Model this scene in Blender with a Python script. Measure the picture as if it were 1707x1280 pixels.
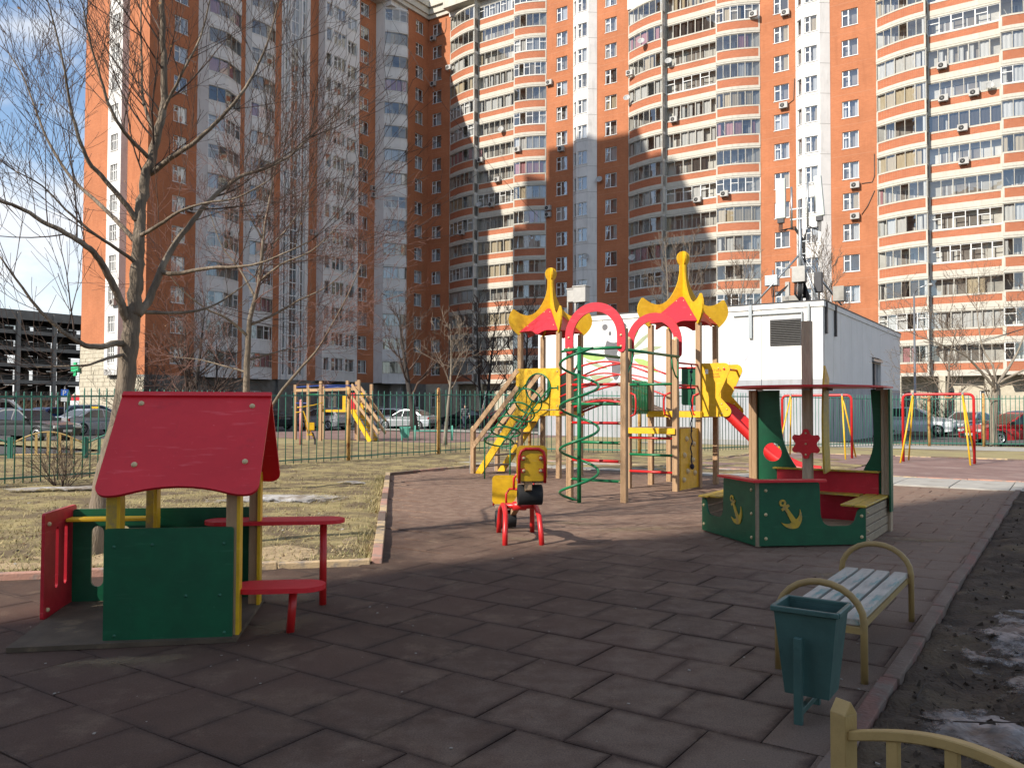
import bpy, bmesh, math, random
from math import sin, cos, pi, radians, sqrt, atan2
from mathutils import Vector, Matrix, Euler, noise
from mathutils.geometry import tessellate_polygon

for o in list(bpy.data.objects):
    bpy.data.objects.remove(o, do_unlink=True)
scene = bpy.context.scene
COL = scene.collection
random.seed(7)

# ------------------------------------------------------------------ camera
cam = bpy.data.cameras.new('camera')
cam.sensor_fit = 'HORIZONTAL'
cam.sensor_width = 36.0
cam.lens = 36.0 * 1380.0 / 1707.0
cam.clip_start = 0.05
cam.clip_end = 6000
cam_o = bpy.data.objects.new('camera', cam)
COL.objects.link(cam_o)
cam_o.location = (0, 0, 1.51)
cam_o.rotation_euler = (Matrix.Rotation(radians(90 + 1.66), 3, 'X') @ Matrix.Rotation(radians(0.2), 3, 'Z')).to_euler()
scene.camera = cam_o

# ------------------------------------------------------------------ light
SUN_AZ, SUN_EL = 37.0, 36.0        # heading of the light in the XY plane, and sun height
LD = Vector((cos(radians(SUN_AZ)) * cos(radians(SUN_EL)), sin(radians(SUN_AZ)) * cos(radians(SUN_EL)), -sin(radians(SUN_EL))))
sun = bpy.data.lights.new('sun', 'SUN')
sun.energy = 4.9
sun.angle = radians(0.53)
sun.color = (1.0, 0.93, 0.83)
sun_o = bpy.data.objects.new('sun', sun)
COL.objects.link(sun_o)
sun_o.rotation_euler = LD.to_track_quat('-Z', 'Y').to_euler()
sun_o.location = (-40, -30, 60)

world = bpy.data.worlds.new('World')
scene.world = world
world.use_nodes = True
wt = world.node_tree
wt.nodes.clear()
def wn(t, **k):
    n = wt.nodes.new(t)
    for a, b in k.items():
        setattr(n, a, b)
    return n
w_out = wn('ShaderNodeOutputWorld')
w_bg = wn('ShaderNodeBackground')
w_bg.inputs["Strength"].default_value = 0.13
w_sky = wn('ShaderNodeTexSky', sky_type='NISHITA')
w_sky.sun_disc = False
w_sky.sun_elevation = radians(SUN_EL)
w_sky.sun_rotation = radians((270 - SUN_AZ) % 360)
w_sky.air_density = 1.0
w_sky.dust_density = 0.15
w_sky.ozone_density = 1.3
CLX = 7.7
w_tc = wn('ShaderNodeTexCoord')
w_sep = wn('ShaderNodeSeparateXYZ')
w_add = wn('ShaderNodeMath', operation='ADD'); w_add.inputs[1].default_value = 0.25
w_cmb = wn('ShaderNodeCombineXYZ')
w_noise = wn('ShaderNodeTexNoise')
w_noise.inputs['Scale'].default_value = 4.2
w_noise.inputs['Detail'].default_value = 7
w_noise.inputs['Roughness'].default_value = 0.58
w_noise.inputs['Distortion'].default_value = 0.1
w_ramp = wn('ShaderNodeValToRGB')
w_ramp.color_ramp.elements[0].position = 0.45; w_ramp.color_ramp.elements[0].color = (0, 0, 0, 1)
w_ramp.color_ramp.elements[1].position = 0.63; w_ramp.color_ramp.elements[1].color = (.85, .85, .85, 1)
w_mix = wn('ShaderNodeMix', data_type='RGBA')
w_mix.inputs['B'].default_value = (5.6, 5.65, 5.8, 1)
L = wt.links.new
L(w_tc.outputs['Generated'], w_sep.inputs[0])
L(w_sep.outputs['X'], w_cmb.inputs[0]); L(w_sep.outputs['Y'], w_cmb.inputs[1])
w_add.operation = 'MULTIPLY'; w_add.inputs[1].default_value = 2.1
L(w_sep.outputs['Z'], w_add.inputs[0]); L(w_add.outputs[0], w_cmb.inputs[2])
w_off = wn('ShaderNodeVectorMath', operation='ADD'); w_off.inputs[1].default_value = (CLX, 0.0, 0.0)
L(w_cmb.outputs[0], w_off.inputs[0]); L(w_off.outputs[0], w_noise.inputs['Vector'])
L(w_noise.outputs['Fac'], w_ramp.inputs[0])
L(w_ramp.outputs[0], w_mix.inputs['Factor'])
L(w_sky.outputs[0], w_mix.inputs['A'])
L(w_mix.outputs['Result'], w_bg.inputs['Color'])
L(w_bg.outputs[0], w_out.inputs['Surface'])

vs = scene.view_settings
vs.view_transform = 'Standard'
vs.look = 'None'
vs.exposure = 0.55
vs.gamma = 1.0
vs.use_curve_mapping = False

# ------------------------------------------------------------------ the site grid
# paving, kerbs and buildings share one grid, turned against the camera
YAW = radians(-34.1)
GU = Vector((cos(YAW), sin(YAW), 0))
GV = Vector((-sin(YAW), cos(YAW), 0))
def W(a, b, z=0.0):
    return GU * a + GV * b + Vector((0, 0, z))
def grid_of(x, y):
    p = Vector((x, y, 0))
    return p.dot(GU), p.dot(GV)

# ------------------------------------------------------------------ mesh helpers
class MB:
    def __init__(s):
        s.v = []; s.f = []; s.m = []; s.sm = []
    def add(s, vs_, fs, mi=0, smooth=False):
        n = len(s.v)
        s.v.extend([tuple(p) for p in vs_])
        for f in fs:
            s.f.append(tuple(i + n for i in f)); s.m.append(mi); s.sm.append(smooth)
    def quad(s, a, b, c, d, mi=0):
        s.add([a, b, c, d], [(0, 1, 2, 3)], mi)
    def box(s, c, size, rot=None, mi=0):
        hx, hy, hz = size[0] / 2, size[1] / 2, size[2] / 2
        ps = [Vector((x, y, z)) for z in (-hz, hz) for y in (-hy, hy) for x in (-hx, hx)]
        if rot is not None:
            R = rot if isinstance(rot, Matrix) else Euler(rot).to_matrix()
            ps = [R @ p for p in ps]
        c = Vector(c)
        s.add([p + c for p in ps], [(0, 2, 3, 1), (4, 5, 7, 6), (0, 1, 5, 4), (2, 6, 7, 3), (0, 4, 6, 2), (1, 3, 7, 5)], mi)
        return s
    def span(s, x0, x1, y0, y1, z0, z1, mi=0):
        return s.box(((x0 + x1) / 2, (y0 + y1) / 2, (z0 + z1) / 2), (abs(x1 - x0), abs(y1 - y0), abs(z1 - z0)), None, mi)
    def beam(s, p, q, w, h, mi=0, up=(0, 0, 1)):
        p, q = Vector(p), Vector(q)
        d = (q - p); ln = d.length; d.normalize()
        up = Vector(up)
        x = d.cross(up)
        if x.length < 1e-4:
            x = d.cross(Vector((1, 0, 0)))
        x.normalize(); z = x.cross(d)
        R = Matrix((x, d, z)).transposed()
        return s.box((p + q) / 2, (w, ln, h), R, mi)
    def tube(s, pts, r, n=8, mi=0, closed=False, cap=True, smooth=True):
        pts = [Vector(p) for p in pts]
        m = len(pts)
        rs = r if isinstance(r, (list, tuple)) else [r] * m
        rings = []
        prev = None
        for i in range(m):
            if closed:
                t = pts[(i + 1) % m] - pts[i - 1]
            else:
                t = pts[min(i + 1, m - 1)] - pts[max(i - 1, 0)]
            if t.length < 1e-9:
                t = Vector((0, 0, 1))
            t.normalize()
            if prev is None:
                u = t.cross(Vector((0, 0, 1)))
                if u.length < 0.05:
                    u = t.cross(Vector((1, 0, 0)))
            else:
                u = prev - t * prev.dot(t)
                if u.length < 1e-5:
                    u = t.cross(Vector((1, 0.3, 0.1)))
            u.normalize(); prev = u
            w = t.cross(u)
            rings.append([pts[i] + (u * cos(2 * pi * k / n) + w * sin(2 * pi * k / n)) * rs[i] for k in range(n)])
        vs_ = [p for ring in rings for p in ring]
        fs = []
        for i in range(m if closed else m - 1):
            j = (i + 1) % m
            for k in range(n):
                k2 = (k + 1) % n
                fs.append((i * n + k, i * n + k2, j * n + k2, j * n + k))
        s.add(vs_, fs, mi, smooth)
        if cap and not closed:
            b = len(s.v) - len(vs_)
            s.f.append(tuple(b + k for k in reversed(range(n)))); s.m.append(mi); s.sm.append(False)
            b += (m - 1) * n
            s.f.append(tuple(b + k for k in range(n))); s.m.append(mi); s.sm.append(False)
        return s
    def lathe(s, prof, n=16, c=(0, 0, 0), mi=0, smooth=True, axis=None):
        vs_, fs = [], []
        c = Vector(c)
        R = Matrix.Identity(3)
        if axis is not None:
            R = Vector((0, 0, 1)).rotation_difference(Vector(axis)).to_matrix()
        for (r, z) in prof:
            for k in range(n):
                vs_.append(R @ Vector((r * cos(2 * pi * k / n), r * sin(2 * pi * k / n), z)) + c)
        for i in range(len(prof) - 1):
            for k in range(n):
                k2 = (k + 1) % n
                fs.append((i * n + k, i * n + k2, (i + 1) * n + k2, (i + 1) * n + k))
        s.add(vs_, fs, mi, smooth)
        return s
    def ball(s, c, r, n=10, mi=0, squash=1.0, axis=None):
        k = max(4, n // 2)
        prof = [(r * sin(pi * i / k) + (1e-5 if i in (0, k) else 0), -r * cos(pi * i / k) * squash) for i in range(k + 1)]
        return s.lathe(prof, n, c, mi, True, axis)
    def plate(s, loops, o, ex, ey, t, mi=0, edge_mi=None):
        """flat board: outline loops (first outer, rest holes) in the ex/ey plane at o, thickness t along ex x ey (centred)"""
        o, ex, ey = Vector(o), Vector(ex).normalized(), Vector(ey).normalized()
        nz = ex.cross(ey).normalized()
        if edge_mi is None:
            edge_mi = mi
        pts = [p for lp in loops for p in lp]
        tris = tessellate_polygon([[Vector((p[0], p[1], 0)) for p in lp] for lp in loops])
        A = [o + ex * p[0] + ey * p[1] + nz * (t / 2) for p in pts]
        B = [o + ex * p[0] + ey * p[1] - nz * (t / 2) for p in pts]
        fa = []
        for tr in tris:
            p0, p1, p2 = (pts[i] for i in tr)
            ar = (p1[0] - p0[0]) * (p2[1] - p0[1]) - (p2[0] - p0[0]) * (p1[1] - p0[1])
            fa.append(tr if ar > 0 else (tr[0], tr[2], tr[1]))
        s.add(A, fa, mi)
        s.add(B, [(f[0], f[2], f[1]) for f in fa], mi)
        base = 0
        for li, lp in enumerate(loops):
            n = len(lp)
            area = sum(lp[i][0] * lp[(i + 1) % n][1] - lp[(i + 1) % n][0] * lp[i][1] for i in range(n))
            ccw = area > 0
            if li > 0:
                ccw = not ccw
            vs_ = [A[base + i] for i in range(n)] + [B[base + i] for i in range(n)]
            fs = []
            for i in range(n):
                j = (i + 1) % n
                fs.append((i, n + i, n + j, j) if ccw else (i, j, n + j, n + i))
            s.add(vs_, fs, edge_mi)
            base += n
        return s
    def mesh(s, name, mats):
        me = bpy.data.meshes.new(name)
        me.from_pydata(s.v, [], s.f)
        for m in mats:
            me.materials.append(m)
        if len(mats) > 1:
            me.polygons.foreach_set('material_index', s.m)
        me.polygons.foreach_set('use_smooth', s.sm)
        me.update()
        return me
    def build(s, name, mats, parent=None, bevel=0.0, seg=2, **props):
        if not isinstance(mats, (list, tuple)):
            mats = [mats]
        return link(name, s.mesh(name, mats), parent, bevel, seg, **props)

def link(name, me, parent=None, bevel=0.0, seg=2, loc=None, rz=None, **props):
    o = bpy.data.objects.new(name, me)
    COL.objects.link(o)
    if parent is not None:
        o.parent = parent
    if loc is not None:
        o.location = loc
    if rz is not None:
        o.rotation_euler = (0, 0, rz)
    if bevel > 0:
        md = o.modifiers.new('bevel', 'BEVEL')
        md.width = bevel; md.segments = seg; md.limit_method = 'ANGLE'; md.angle_limit = radians(40)
        md.harden_normals = False
    for k, v in props.items():
        o[k] = v
    return o

def tag(o, label, cat=None, group=None):
    o['label'] = label
    if cat: o['category'] = cat
    if group: o['group'] = group
    return o

def thing(name, label, cat, loc=(0, 0, 0), rz=0.0, group=None):
    o = bpy.data.objects.new(name, None)
    COL.objects.link(o)
    o.empty_display_size = 0.2
    o.location = loc; o.rotation_euler = (0, 0, rz)
    return tag(o, label, cat, group)

def structure(o):
    o['kind'] = 'structure'
    return o

def copy_tree(o, parent=None):
    c = o.copy()
    COL.objects.link(c)
    c.parent = parent
    for ch in list(o.children):
        copy_tree(ch, c)
    return c

def arc(cx, cy, r, a0, a1, n):
    return [(cx + r * cos(radians(a0 + (a1 - a0) * i / n)), cy + r * sin(radians(a0 + (a1 - a0) * i / n))) for i in range(n + 1)]

def rrect(x0, y0, x1, y1, r, n=4):
    return (arc(x1 - r, y0 + r, r, -90, 0, n) + arc(x1 - r, y1 - r, r, 0, 90, n) + arc(x0 + r, y1 - r, r, 90, 180, n) + arc(x0 + r, y0 + r, r, 180, 270, n))

def circle(cx, cy, r, n=20):
    return [(cx + r * cos(2 * pi * i / n), cy + r * sin(2 * pi * i / n)) for i in range(n)]

def bez(p0, p1, p2, p3, n=10):
    out = []
    for i in range(n + 1):
        t = i / n; u = 1 - t
        out.append(tuple(u ** 3 * a + 3 * u * u * t * b + 3 * u * t * t * c + t ** 3 * d for a, b, c, d in zip(p0, p1, p2, p3)))
    return out

# ------------------------------------------------------------------ materials
def mat(name, c1, c2=None, rough=0.55, scale=6.0, bump=0.0, bscale=40.0, metal=0.0, detail=5.0, lo=0.35, hi=0.65,
        c3=None, scale3=1.5, lo3=0.55, hi3=0.7, stretch=None, spec=0.4, rvar=0.1, rand=0.0):
    m = bpy.data.materials.new(name)
    m.use_nodes = True
    nt = m.node_tree; N = nt.nodes; K = nt.links.new
    bs = N['Principled BSDF']
    bs.inputs['Roughness'].default_value = rough
    bs.inputs['Metallic'].default_value = metal
    bs.inputs['Specular IOR Level'].default_value = spec
    c1 = (*c1, 1)
    if c2 is None:
        c2 = tuple(min(1, x * 0.8) for x in c1[:3])
    tc = N.new('ShaderNodeTexCoord')
    vec = tc.outputs['Object']
    if stretch is not None:
        mp = N.new('ShaderNodeMapping'); mp.inputs['Scale'].default_value = stretch
        K(vec, mp.inputs[0]); vec = mp.outputs[0]
    n1 = N.new('ShaderNodeTexNoise'); n1.inputs['Scale'].default_value = scale; n1.inputs['Detail'].default_value = min(detail, 6)
    n1.inputs['Roughness'].default_value = 0.6
    K(vec, n1.inputs['Vector'])
    mr = N.new('ShaderNodeMapRange'); mr.inputs['From Min'].default_value = lo; mr.inputs['From Max'].default_value = hi
    K(n1.outputs['Fac'], mr.inputs['Value'])
    mx = N.new('ShaderNodeMix'); mx.data_type = 'RGBA'
    mx.inputs['A'].default_value = c1; mx.inputs['B'].default_value = (*c2, 1)
    K(mr.outputs[0], mx.inputs['Factor'])
    col = mx.outputs['Result']
    if c3 is not None:
        n3 = N.new('ShaderNodeTexNoise'); n3.inputs['Scale'].default_value = scale3; n3.inputs['Detail'].default_value = 5
        n3.inputs['Roughness'].default_value = 0.65
        K(vec, n3.inputs['Vector'])
        m3 = N.new('ShaderNodeMapRange'); m3.inputs['From Min'].default_value = lo3; m3.inputs['From Max'].default_value = hi3
        K(n3.outputs['Fac'], m3.inputs['Value'])
        x3 = N.new('ShaderNodeMix'); x3.data_type = 'RGBA'
        K(m3.outputs[0], x3.inputs['Factor']); K(col, x3.inputs['A']); x3.inputs['B'].default_value = (*c3, 1)
        col = x3.outputs['Result']
    if rand > 0:
        oi = N.new('ShaderNodeObjectInfo')
        hs = N.new('ShaderNodeHueSaturation')
        rm = N.new('ShaderNodeMapRange'); rm.inputs['To Min'].default_value = 1 - rand; rm.inputs['To Max'].default_value = 1 + rand
        K(oi.outputs['Random'], rm.inputs['Value']); K(rm.outputs[0], hs.inputs['Value']); K(col, hs.inputs['Color'])
        col = hs.outputs['Color']
    K(col, bs.inputs['Base Color'])
    if rvar > 0:
        rr = N.new('ShaderNodeMapRange'); rr.inputs['To Min'].default_value = max(0.02, rough - rvar); rr.inputs['To Max'].default_value = min(1, rough + rvar)
        K(n1.outputs['Fac'], rr.inputs['Value']); K(rr.outputs[0], bs.inputs['Roughness'])
    if bump > 0:
        nb = N.new('ShaderNodeTexNoise'); nb.inputs['Scale'].default_value = bscale; nb.inputs['Detail'].default_value = 3
        K(vec, nb.inputs['Vector'])
        b = N.new('ShaderNodeBump'); b.inputs['Strength'].default_value = bump; b.inputs['Distance'].default_value = 0.02
        K(nb.outputs['Fac'], b.inputs['Height']); K(b.outputs[0], bs.inputs['Normal'])
    return m

def glass(name, tint, refl=0.18, rough=0.02):
    m = bpy.data.materials.new(name); m.use_nodes = True
    nt = m.node_tree; N = nt.nodes; K = nt.links.new
    N.remove(N['Principled BSDF'])
    out = N['Material Output']
    tr = N.new('ShaderNodeBsdfTransparent'); tr.inputs[0].default_value = (*tint, 1)
    gl = N.new('ShaderNodeBsdfGlossy'); gl.inputs['Roughness'].default_value = rough
    gl.inputs['Color'].default_value = (.92, .95, 1, 1)
    fr = N.new('ShaderNodeLayerWeight'); fr.inputs['Blend'].default_value = 0.25
    mr = N.new('ShaderNodeMapRange'); mr.inputs['To Min'].default_value = refl; mr.inputs['To Max'].default_value = min(1.0, refl + 0.6)
    K(fr.outputs['Fresnel'], mr.inputs['Value'])
    # panes are never quite in one plane
    oi = N.new('ShaderNodeTexCoord'); nz = N.new('ShaderNodeTexNoise'); nz.inputs['Scale'].default_value = 0.9
    K(oi.outputs['Object'], nz.inputs['Vector'])
    bp = N.new('ShaderNodeBump'); bp.inputs['Strength'].default_value = 0.12; bp.inputs['Distance'].default_value = 0.05
    K(nz.outputs['Fac'], bp.inputs['Height']); K(bp.outputs[0], gl.inputs['Normal'])
    mx = N.new('ShaderNodeMixShader')
    K(mr.outputs[0], mx.inputs[0]); K(tr.outputs[0], mx.inputs[1]); K(gl.outputs[0], mx.inputs[2])
    K(mx.outputs[0], out.inputs['Surface'])
    return m

def facade_brick(name, c1, c2, mortar, contrast=1.0):
    m = bpy.data.materials.new(name); m.use_nodes = True
    nt = m.node_tree; N = nt.nodes; K = nt.links.new
    bs = N['Principled BSDF']; bs.inputs['Roughness'].default_value = 0.85; bs.inputs['Specular IOR Level'].default_value = 0.2
    tc = N.new('ShaderNodeTexCoord'); sp = N.new('ShaderNodeSeparateXYZ'); K(tc.outputs['Object'], sp.inputs[0])
    ad = N.new('ShaderNodeMath'); ad.operation = 'ADD'; K(sp.outputs['X'], ad.inputs[0]); K(sp.outputs['Y'], ad.inputs[1])
    cb = N.new('ShaderNodeCombineXYZ'); K(ad.outputs[0], cb.inputs[0]); K(sp.outputs['Z'], cb.inputs[1])
    br = N.new('ShaderNodeTexBrick')
    br.inputs['Scale'].default_value = 1.0
    br.inputs['Brick Width'].default_value = 0.26; br.inputs['Row Height'].default_value = 0.088
    br.inputs['Mortar Size'].default_value = 0.008
    br.inputs['Color1'].default_value = (*c1, 1); br.inputs['Color2'].default_value = (*c2, 1); br.inputs['Mortar'].default_value = (*mortar, 1)
    K(cb.outputs[0], br.inputs['Vector'])
    nz = N.new('ShaderNodeTexNoise'); nz.inputs['Scale'].default_value = 0.35; nz.inputs['Detail'].default_value = 8
    K(tc.outputs['Object'], nz.inputs['Vector'])
    mr = N.new('ShaderNodeMapRange'); mr.inputs['From Min'].default_value = .3; mr.inputs['From Max'].default_value = .7
    mr.inputs['To Min'].default_value = 0.88; mr.inputs['To Max'].default_value = 1.1
    K(nz.outputs['Fac'], mr.inputs['Value'])
    hs = N.new('ShaderNodeHueSaturation'); K(br.outputs['Color'], hs.inputs['Color']); K(mr.outputs[0], hs.inputs['Value'])
    K(hs.outputs[0], bs.inputs['Base Color'])
    bp = N.new('ShaderNodeBump'); bp.inputs['Strength'].default_value = 0.3; bp.inputs['Distance'].default_value = 0.01; bp.invert = True
    K(br.outputs['Fac'], bp.inputs['Height']); K(bp.outputs[0], bs.inputs['Normal'])
    return m

X = {}
X['red'] = mat('red_painted_board', (.56, .022, .038), (.47, .018, .032), rough=.42, scale=9, bump=.03, bscale=300, c3=(.3, .02, .03), scale3=14, lo3=.66, hi3=.74)
X['crimson'] = mat('crimson_painted_plywood', (.66, .018, .028), (.57, .015, .024), rough=.45, scale=3, detail=9, bump=.04, bscale=240, c3=(.47, .016, .024), scale3=5, lo3=.6, hi3=.8)
X['redpipe'] = mat('red_powder_coat', (.55, .02, .02), (.46, .016, .016), rough=.35, scale=12)
X['green'] = mat('green_painted_board', (.005, .098, .043), (.004, .076, .034), rough=.4, scale=7, bump=.03, bscale=300, c3=(.012, .09, .05), scale3=11, lo3=.62, hi3=.74)
X['greenpipe'] = mat('green_powder_coat', (.008, .17, .06), (.006, .13, .05), rough=.35, scale=12)
X['yellow'] = mat('yellow_painted_board', (.72, .43, .014), (.6, .34, .011), rough=.42, scale=9, bump=.03, bscale=300, c3=(.5, .3, .03), scale3=12, lo3=.64, hi3=.76)
X['yellowworn'] = mat('worn_yellow_paint', (.56, .37, .03), (.42, .28, .04), rough=.55, scale=14, bump=.1, bscale=120, c3=(.3, .21, .09), scale3=9, lo3=.5, hi3=.66)
X['timber'] = mat('ribbed_tan_timber', (.42, .27, .15), (.34, .21, .11), rough=.6, scale=7, stretch=(6, 6, .7), bump=.08, bscale=60)
X['timberworn'] = mat('weathered_brown_timber', (.29, .225, .15), (.21, .16, .11), rough=.65, scale=7, stretch=(2, 2, 2), bump=.1, bscale=60)
X['plank'] = mat('grey_brown_deck_plank', (.27, .2, .15), (.2, .15, .11), rough=.7, scale=9, bump=.1, bscale=50)
X['bolt'] = mat('cream_plastic_bolt_cap', (.62, .5, .28), (.55, .44, .24), rough=.4, scale=20)
X['rubber'] = mat('black_rubber', (.012, .012, .013), (.02, .02, .02), rough=.75, scale=20, bump=.15, bscale=80)
X['rope'] = mat('dark_blue_rope', (.012, .016, .04), (.02, .025, .06), rough=.8, scale=60)
X['galv'] = mat('galvanised_steel', (.42, .44, .45), (.33, .35, .36), rough=.38, metal=.8, scale=16)
X['orange_brick'] = facade_brick('orange_facade_brick', (.445, .162, .074), (.39, .136, .061), (.425, .205, .115))
X['orange_panel'] = facade_brick('balcony_brick', (.43, .135, .06), (.36, .105, .048), (.44, .27, .19))
X['white_wall'] = mat('white_facade_render', (.7, .69, .665), (.62, .61, .59), rough=.85, scale=.7, detail=8, bump=.05, bscale=8, c3=(.5, .49, .47), scale3=.5, lo3=.58, hi3=.75)
X['white_trim'] = mat('cream_concrete_trim', (.55, .515, .44), (.49, .46, .39), rough=.8, scale=1.2, c3=(.46, .44, .39), scale3=1.6, lo3=.56, hi3=.76)
X['stone'] = mat('pale_split_stone', (.52, .47, .37), (.42, .38, .29), rough=.9, scale=3, bump=.4, bscale=9, c3=(.36, .32, .25), scale3=2.2)
X['stone_dark'] = mat('grey_stone_base', (.2, .19, .17), (.14, .135, .12), rough=.9, scale=2, bump=.3, bscale=7)
X['frame_white'] = mat('white_plastic_window_frame', (.74, .74, .72), (.68, .68, .66), rough=.45, scale=3)
X['frame_beige'] = mat('grey_beige_aluminium_frame', (.40, .38, .33), (.34, .325, .28), rough=.5, scale=3)
X['frame_brown'] = mat('dark_window_frame', (.10, .075, .06), (.07, .055, .045), rough=.5, scale=3)
X['glass'] = glass('window_glass', (.86, .88, .9), .16)
X['glass_balcony'] = glass('balcony_glass', (.9, .91, .9), .13)
X['interior'] = mat('dim_room_interior', (.3, .27, .24), (.2, .18, .16), rough=.9, scale=.8)
X['loggia'] = mat('loggia_back_wall', (.6, .58, .53), (.48, .46, .42), rough=.9, scale=1.0, rand=.3)
X['curtain'] = mat('white_net_curtain', (.66, .65, .63), (.52, .52, .51), rough=.9, scale=3, stretch=(9, 9, .4))
X['curtain_cream'] = mat('cream_curtain', (.58, .48, .33), (.46, .38, .26), rough=.9, scale=3, stretch=(9, 9, .4))
X['curtain_pink'] = mat('pink_curtain', (.52, .26, .27), (.42, .2, .22), rough=.9, scale=3, stretch=(9, 9, .4))
X['curtain_teal'] = mat('teal_blind', (.05, .36, .32), (.04, .28, .26), rough=.7, scale=3)
X['curtain_dark'] = mat('dark_drape', (.08, .07, .065), (.05, .045, .04), rough=.9, scale=3, stretch=(9, 9, .4))
X['ac_white'] = mat('air_conditioner_casing', (.42, .41, .385), (.35, .34, .32), rough=.5, scale=5)
X['black'] = mat('black_plastic', (.012, .012, .013), (.02, .02, .02), rough=.5, scale=10)
X['cable'] = mat('black_cable', (.015, .015, .016), (.025, .025, .026), rough=.6, scale=30)

def lacy(m, scale, lo, hi, rx, ry, soft=.5, amount=.55, top=1.0):
    """let the ground show through thin, broken edges: transparency from noise and distance to the middle"""
    nt = m.node_tree; N = nt.nodes; K = nt.links.new
    bs = N['Principled BSDF']; out = N['Material Output']
    tc = N.new('ShaderNodeTexCoord')
    mp = N.new('ShaderNodeMapping'); mp.inputs['Scale'].default_value = (1 / rx, 1 / ry, 0); K(tc.outputs['Object'], mp.inputs[0])
    ln = N.new('ShaderNodeVectorMath'); ln.operation = 'LENGTH'; K(mp.outputs[0], ln.inputs[0])
    nz = N.new('ShaderNodeTexNoise'); nz.inputs['Scale'].default_value = scale; nz.inputs['Detail'].default_value = 6; nz.inputs['Roughness'].default_value = .68
    K(tc.outputs['Object'], nz.inputs['Vector'])
    mu = N.new('ShaderNodeMath'); mu.operation = 'MULTIPLY'; mu.inputs[1].default_value = amount; K(ln.outputs['Value'], mu.inputs[0])
    sb = N.new('ShaderNodeMath'); sb.operation = 'SUBTRACT'; K(nz.outputs['Fac'], sb.inputs[0]); K(mu.outputs[0], sb.inputs[1])
    mr = N.new('ShaderNodeMapRange'); mr.interpolation_type = 'SMOOTHSTEP'; mr.inputs['From Min'].default_value = lo; mr.inputs['From Max'].default_value = hi; mr.inputs['To Max'].default_value = top
    K(sb.outputs[0], mr.inputs['Value'])
    tr = N.new('ShaderNodeBsdfTransparent'); mx = N.new('ShaderNodeMixShader')
    K(mr.outputs[0], mx.inputs[0]); K(tr.outputs[0], mx.inputs[1]); K(bs.outputs[0], mx.inputs[2]); K(mx.outputs[0], out.inputs['Surface'])
    return m

def scuff(m, amount=.5, light=1.5, s1=38.0):
    """fine chips, specks and rubbed streaks on painted boards"""
    nt = m.node_tree; N = nt.nodes; K = nt.links.new
    bs = N['Principled BSDF']; src = bs.inputs['Base Color'].links[0].from_socket
    tc = N.new('ShaderNodeTexCoord')
    nz = N.new('ShaderNodeTexNoise'); nz.inputs['Scale'].default_value = s1; nz.inputs['Detail'].default_value = 4; nz.inputs['Roughness'].default_value = .75; K(tc.outputs['Object'], nz.inputs['Vector'])
    mp = N.new('ShaderNodeMapping'); mp.inputs['Scale'].default_value = (3, 3, 26); mp.inputs['Rotation'].default_value = (.4, .7, .2); K(tc.outputs['Object'], mp.inputs[0])
    n2_ = N.new('ShaderNodeTexNoise'); n2_.inputs['Scale'].default_value = 1.6; n2_.inputs['Detail'].default_value = 4; K(mp.outputs[0], n2_.inputs['Vector'])
    r1 = N.new('ShaderNodeMapRange'); r1.inputs['From Min'].default_value = .66; r1.inputs['From Max'].default_value = .74; r1.inputs['To Max'].default_value = amount; K(nz.outputs['Fac'], r1.inputs['Value'])
    r2 = N.new('ShaderNodeMapRange'); r2.inputs['From Min'].default_value = .62; r2.inputs['From Max'].default_value = .8; r2.inputs['To Max'].default_value = amount * .6; K(n2_.outputs['Fac'], r2.inputs['Value'])
    mx = N.new('ShaderNodeMath'); mx.operation = 'MAXIMUM'; K(r1.outputs[0], mx.inputs[0]); K(r2.outputs[0], mx.inputs[1])
    hs = N.new('ShaderNodeHueSaturation'); hs.inputs['Value'].default_value = light; hs.inputs['Saturation'].default_value = .78; K(src, hs.inputs['Color'])
    mc = N.new('ShaderNodeMix'); mc.data_type = 'RGBA'; K(mx.outputs[0], mc.inputs['Factor']); K(src, mc.inputs['A']); K(hs.outputs[0], mc.inputs['B'])
    K(mc.outputs['Result'], bs.inputs['Base Color'])
for k in ('red', 'crimson', 'yellow'):
    scuff(X[k], .6, 1.4)
scuff(X['green'], .6, 2.3)
for k in ('timber', 'creampipe' if 'creampipe' in X else 'timber'):
    scuff(X[k], .35, .7, 60)
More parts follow.
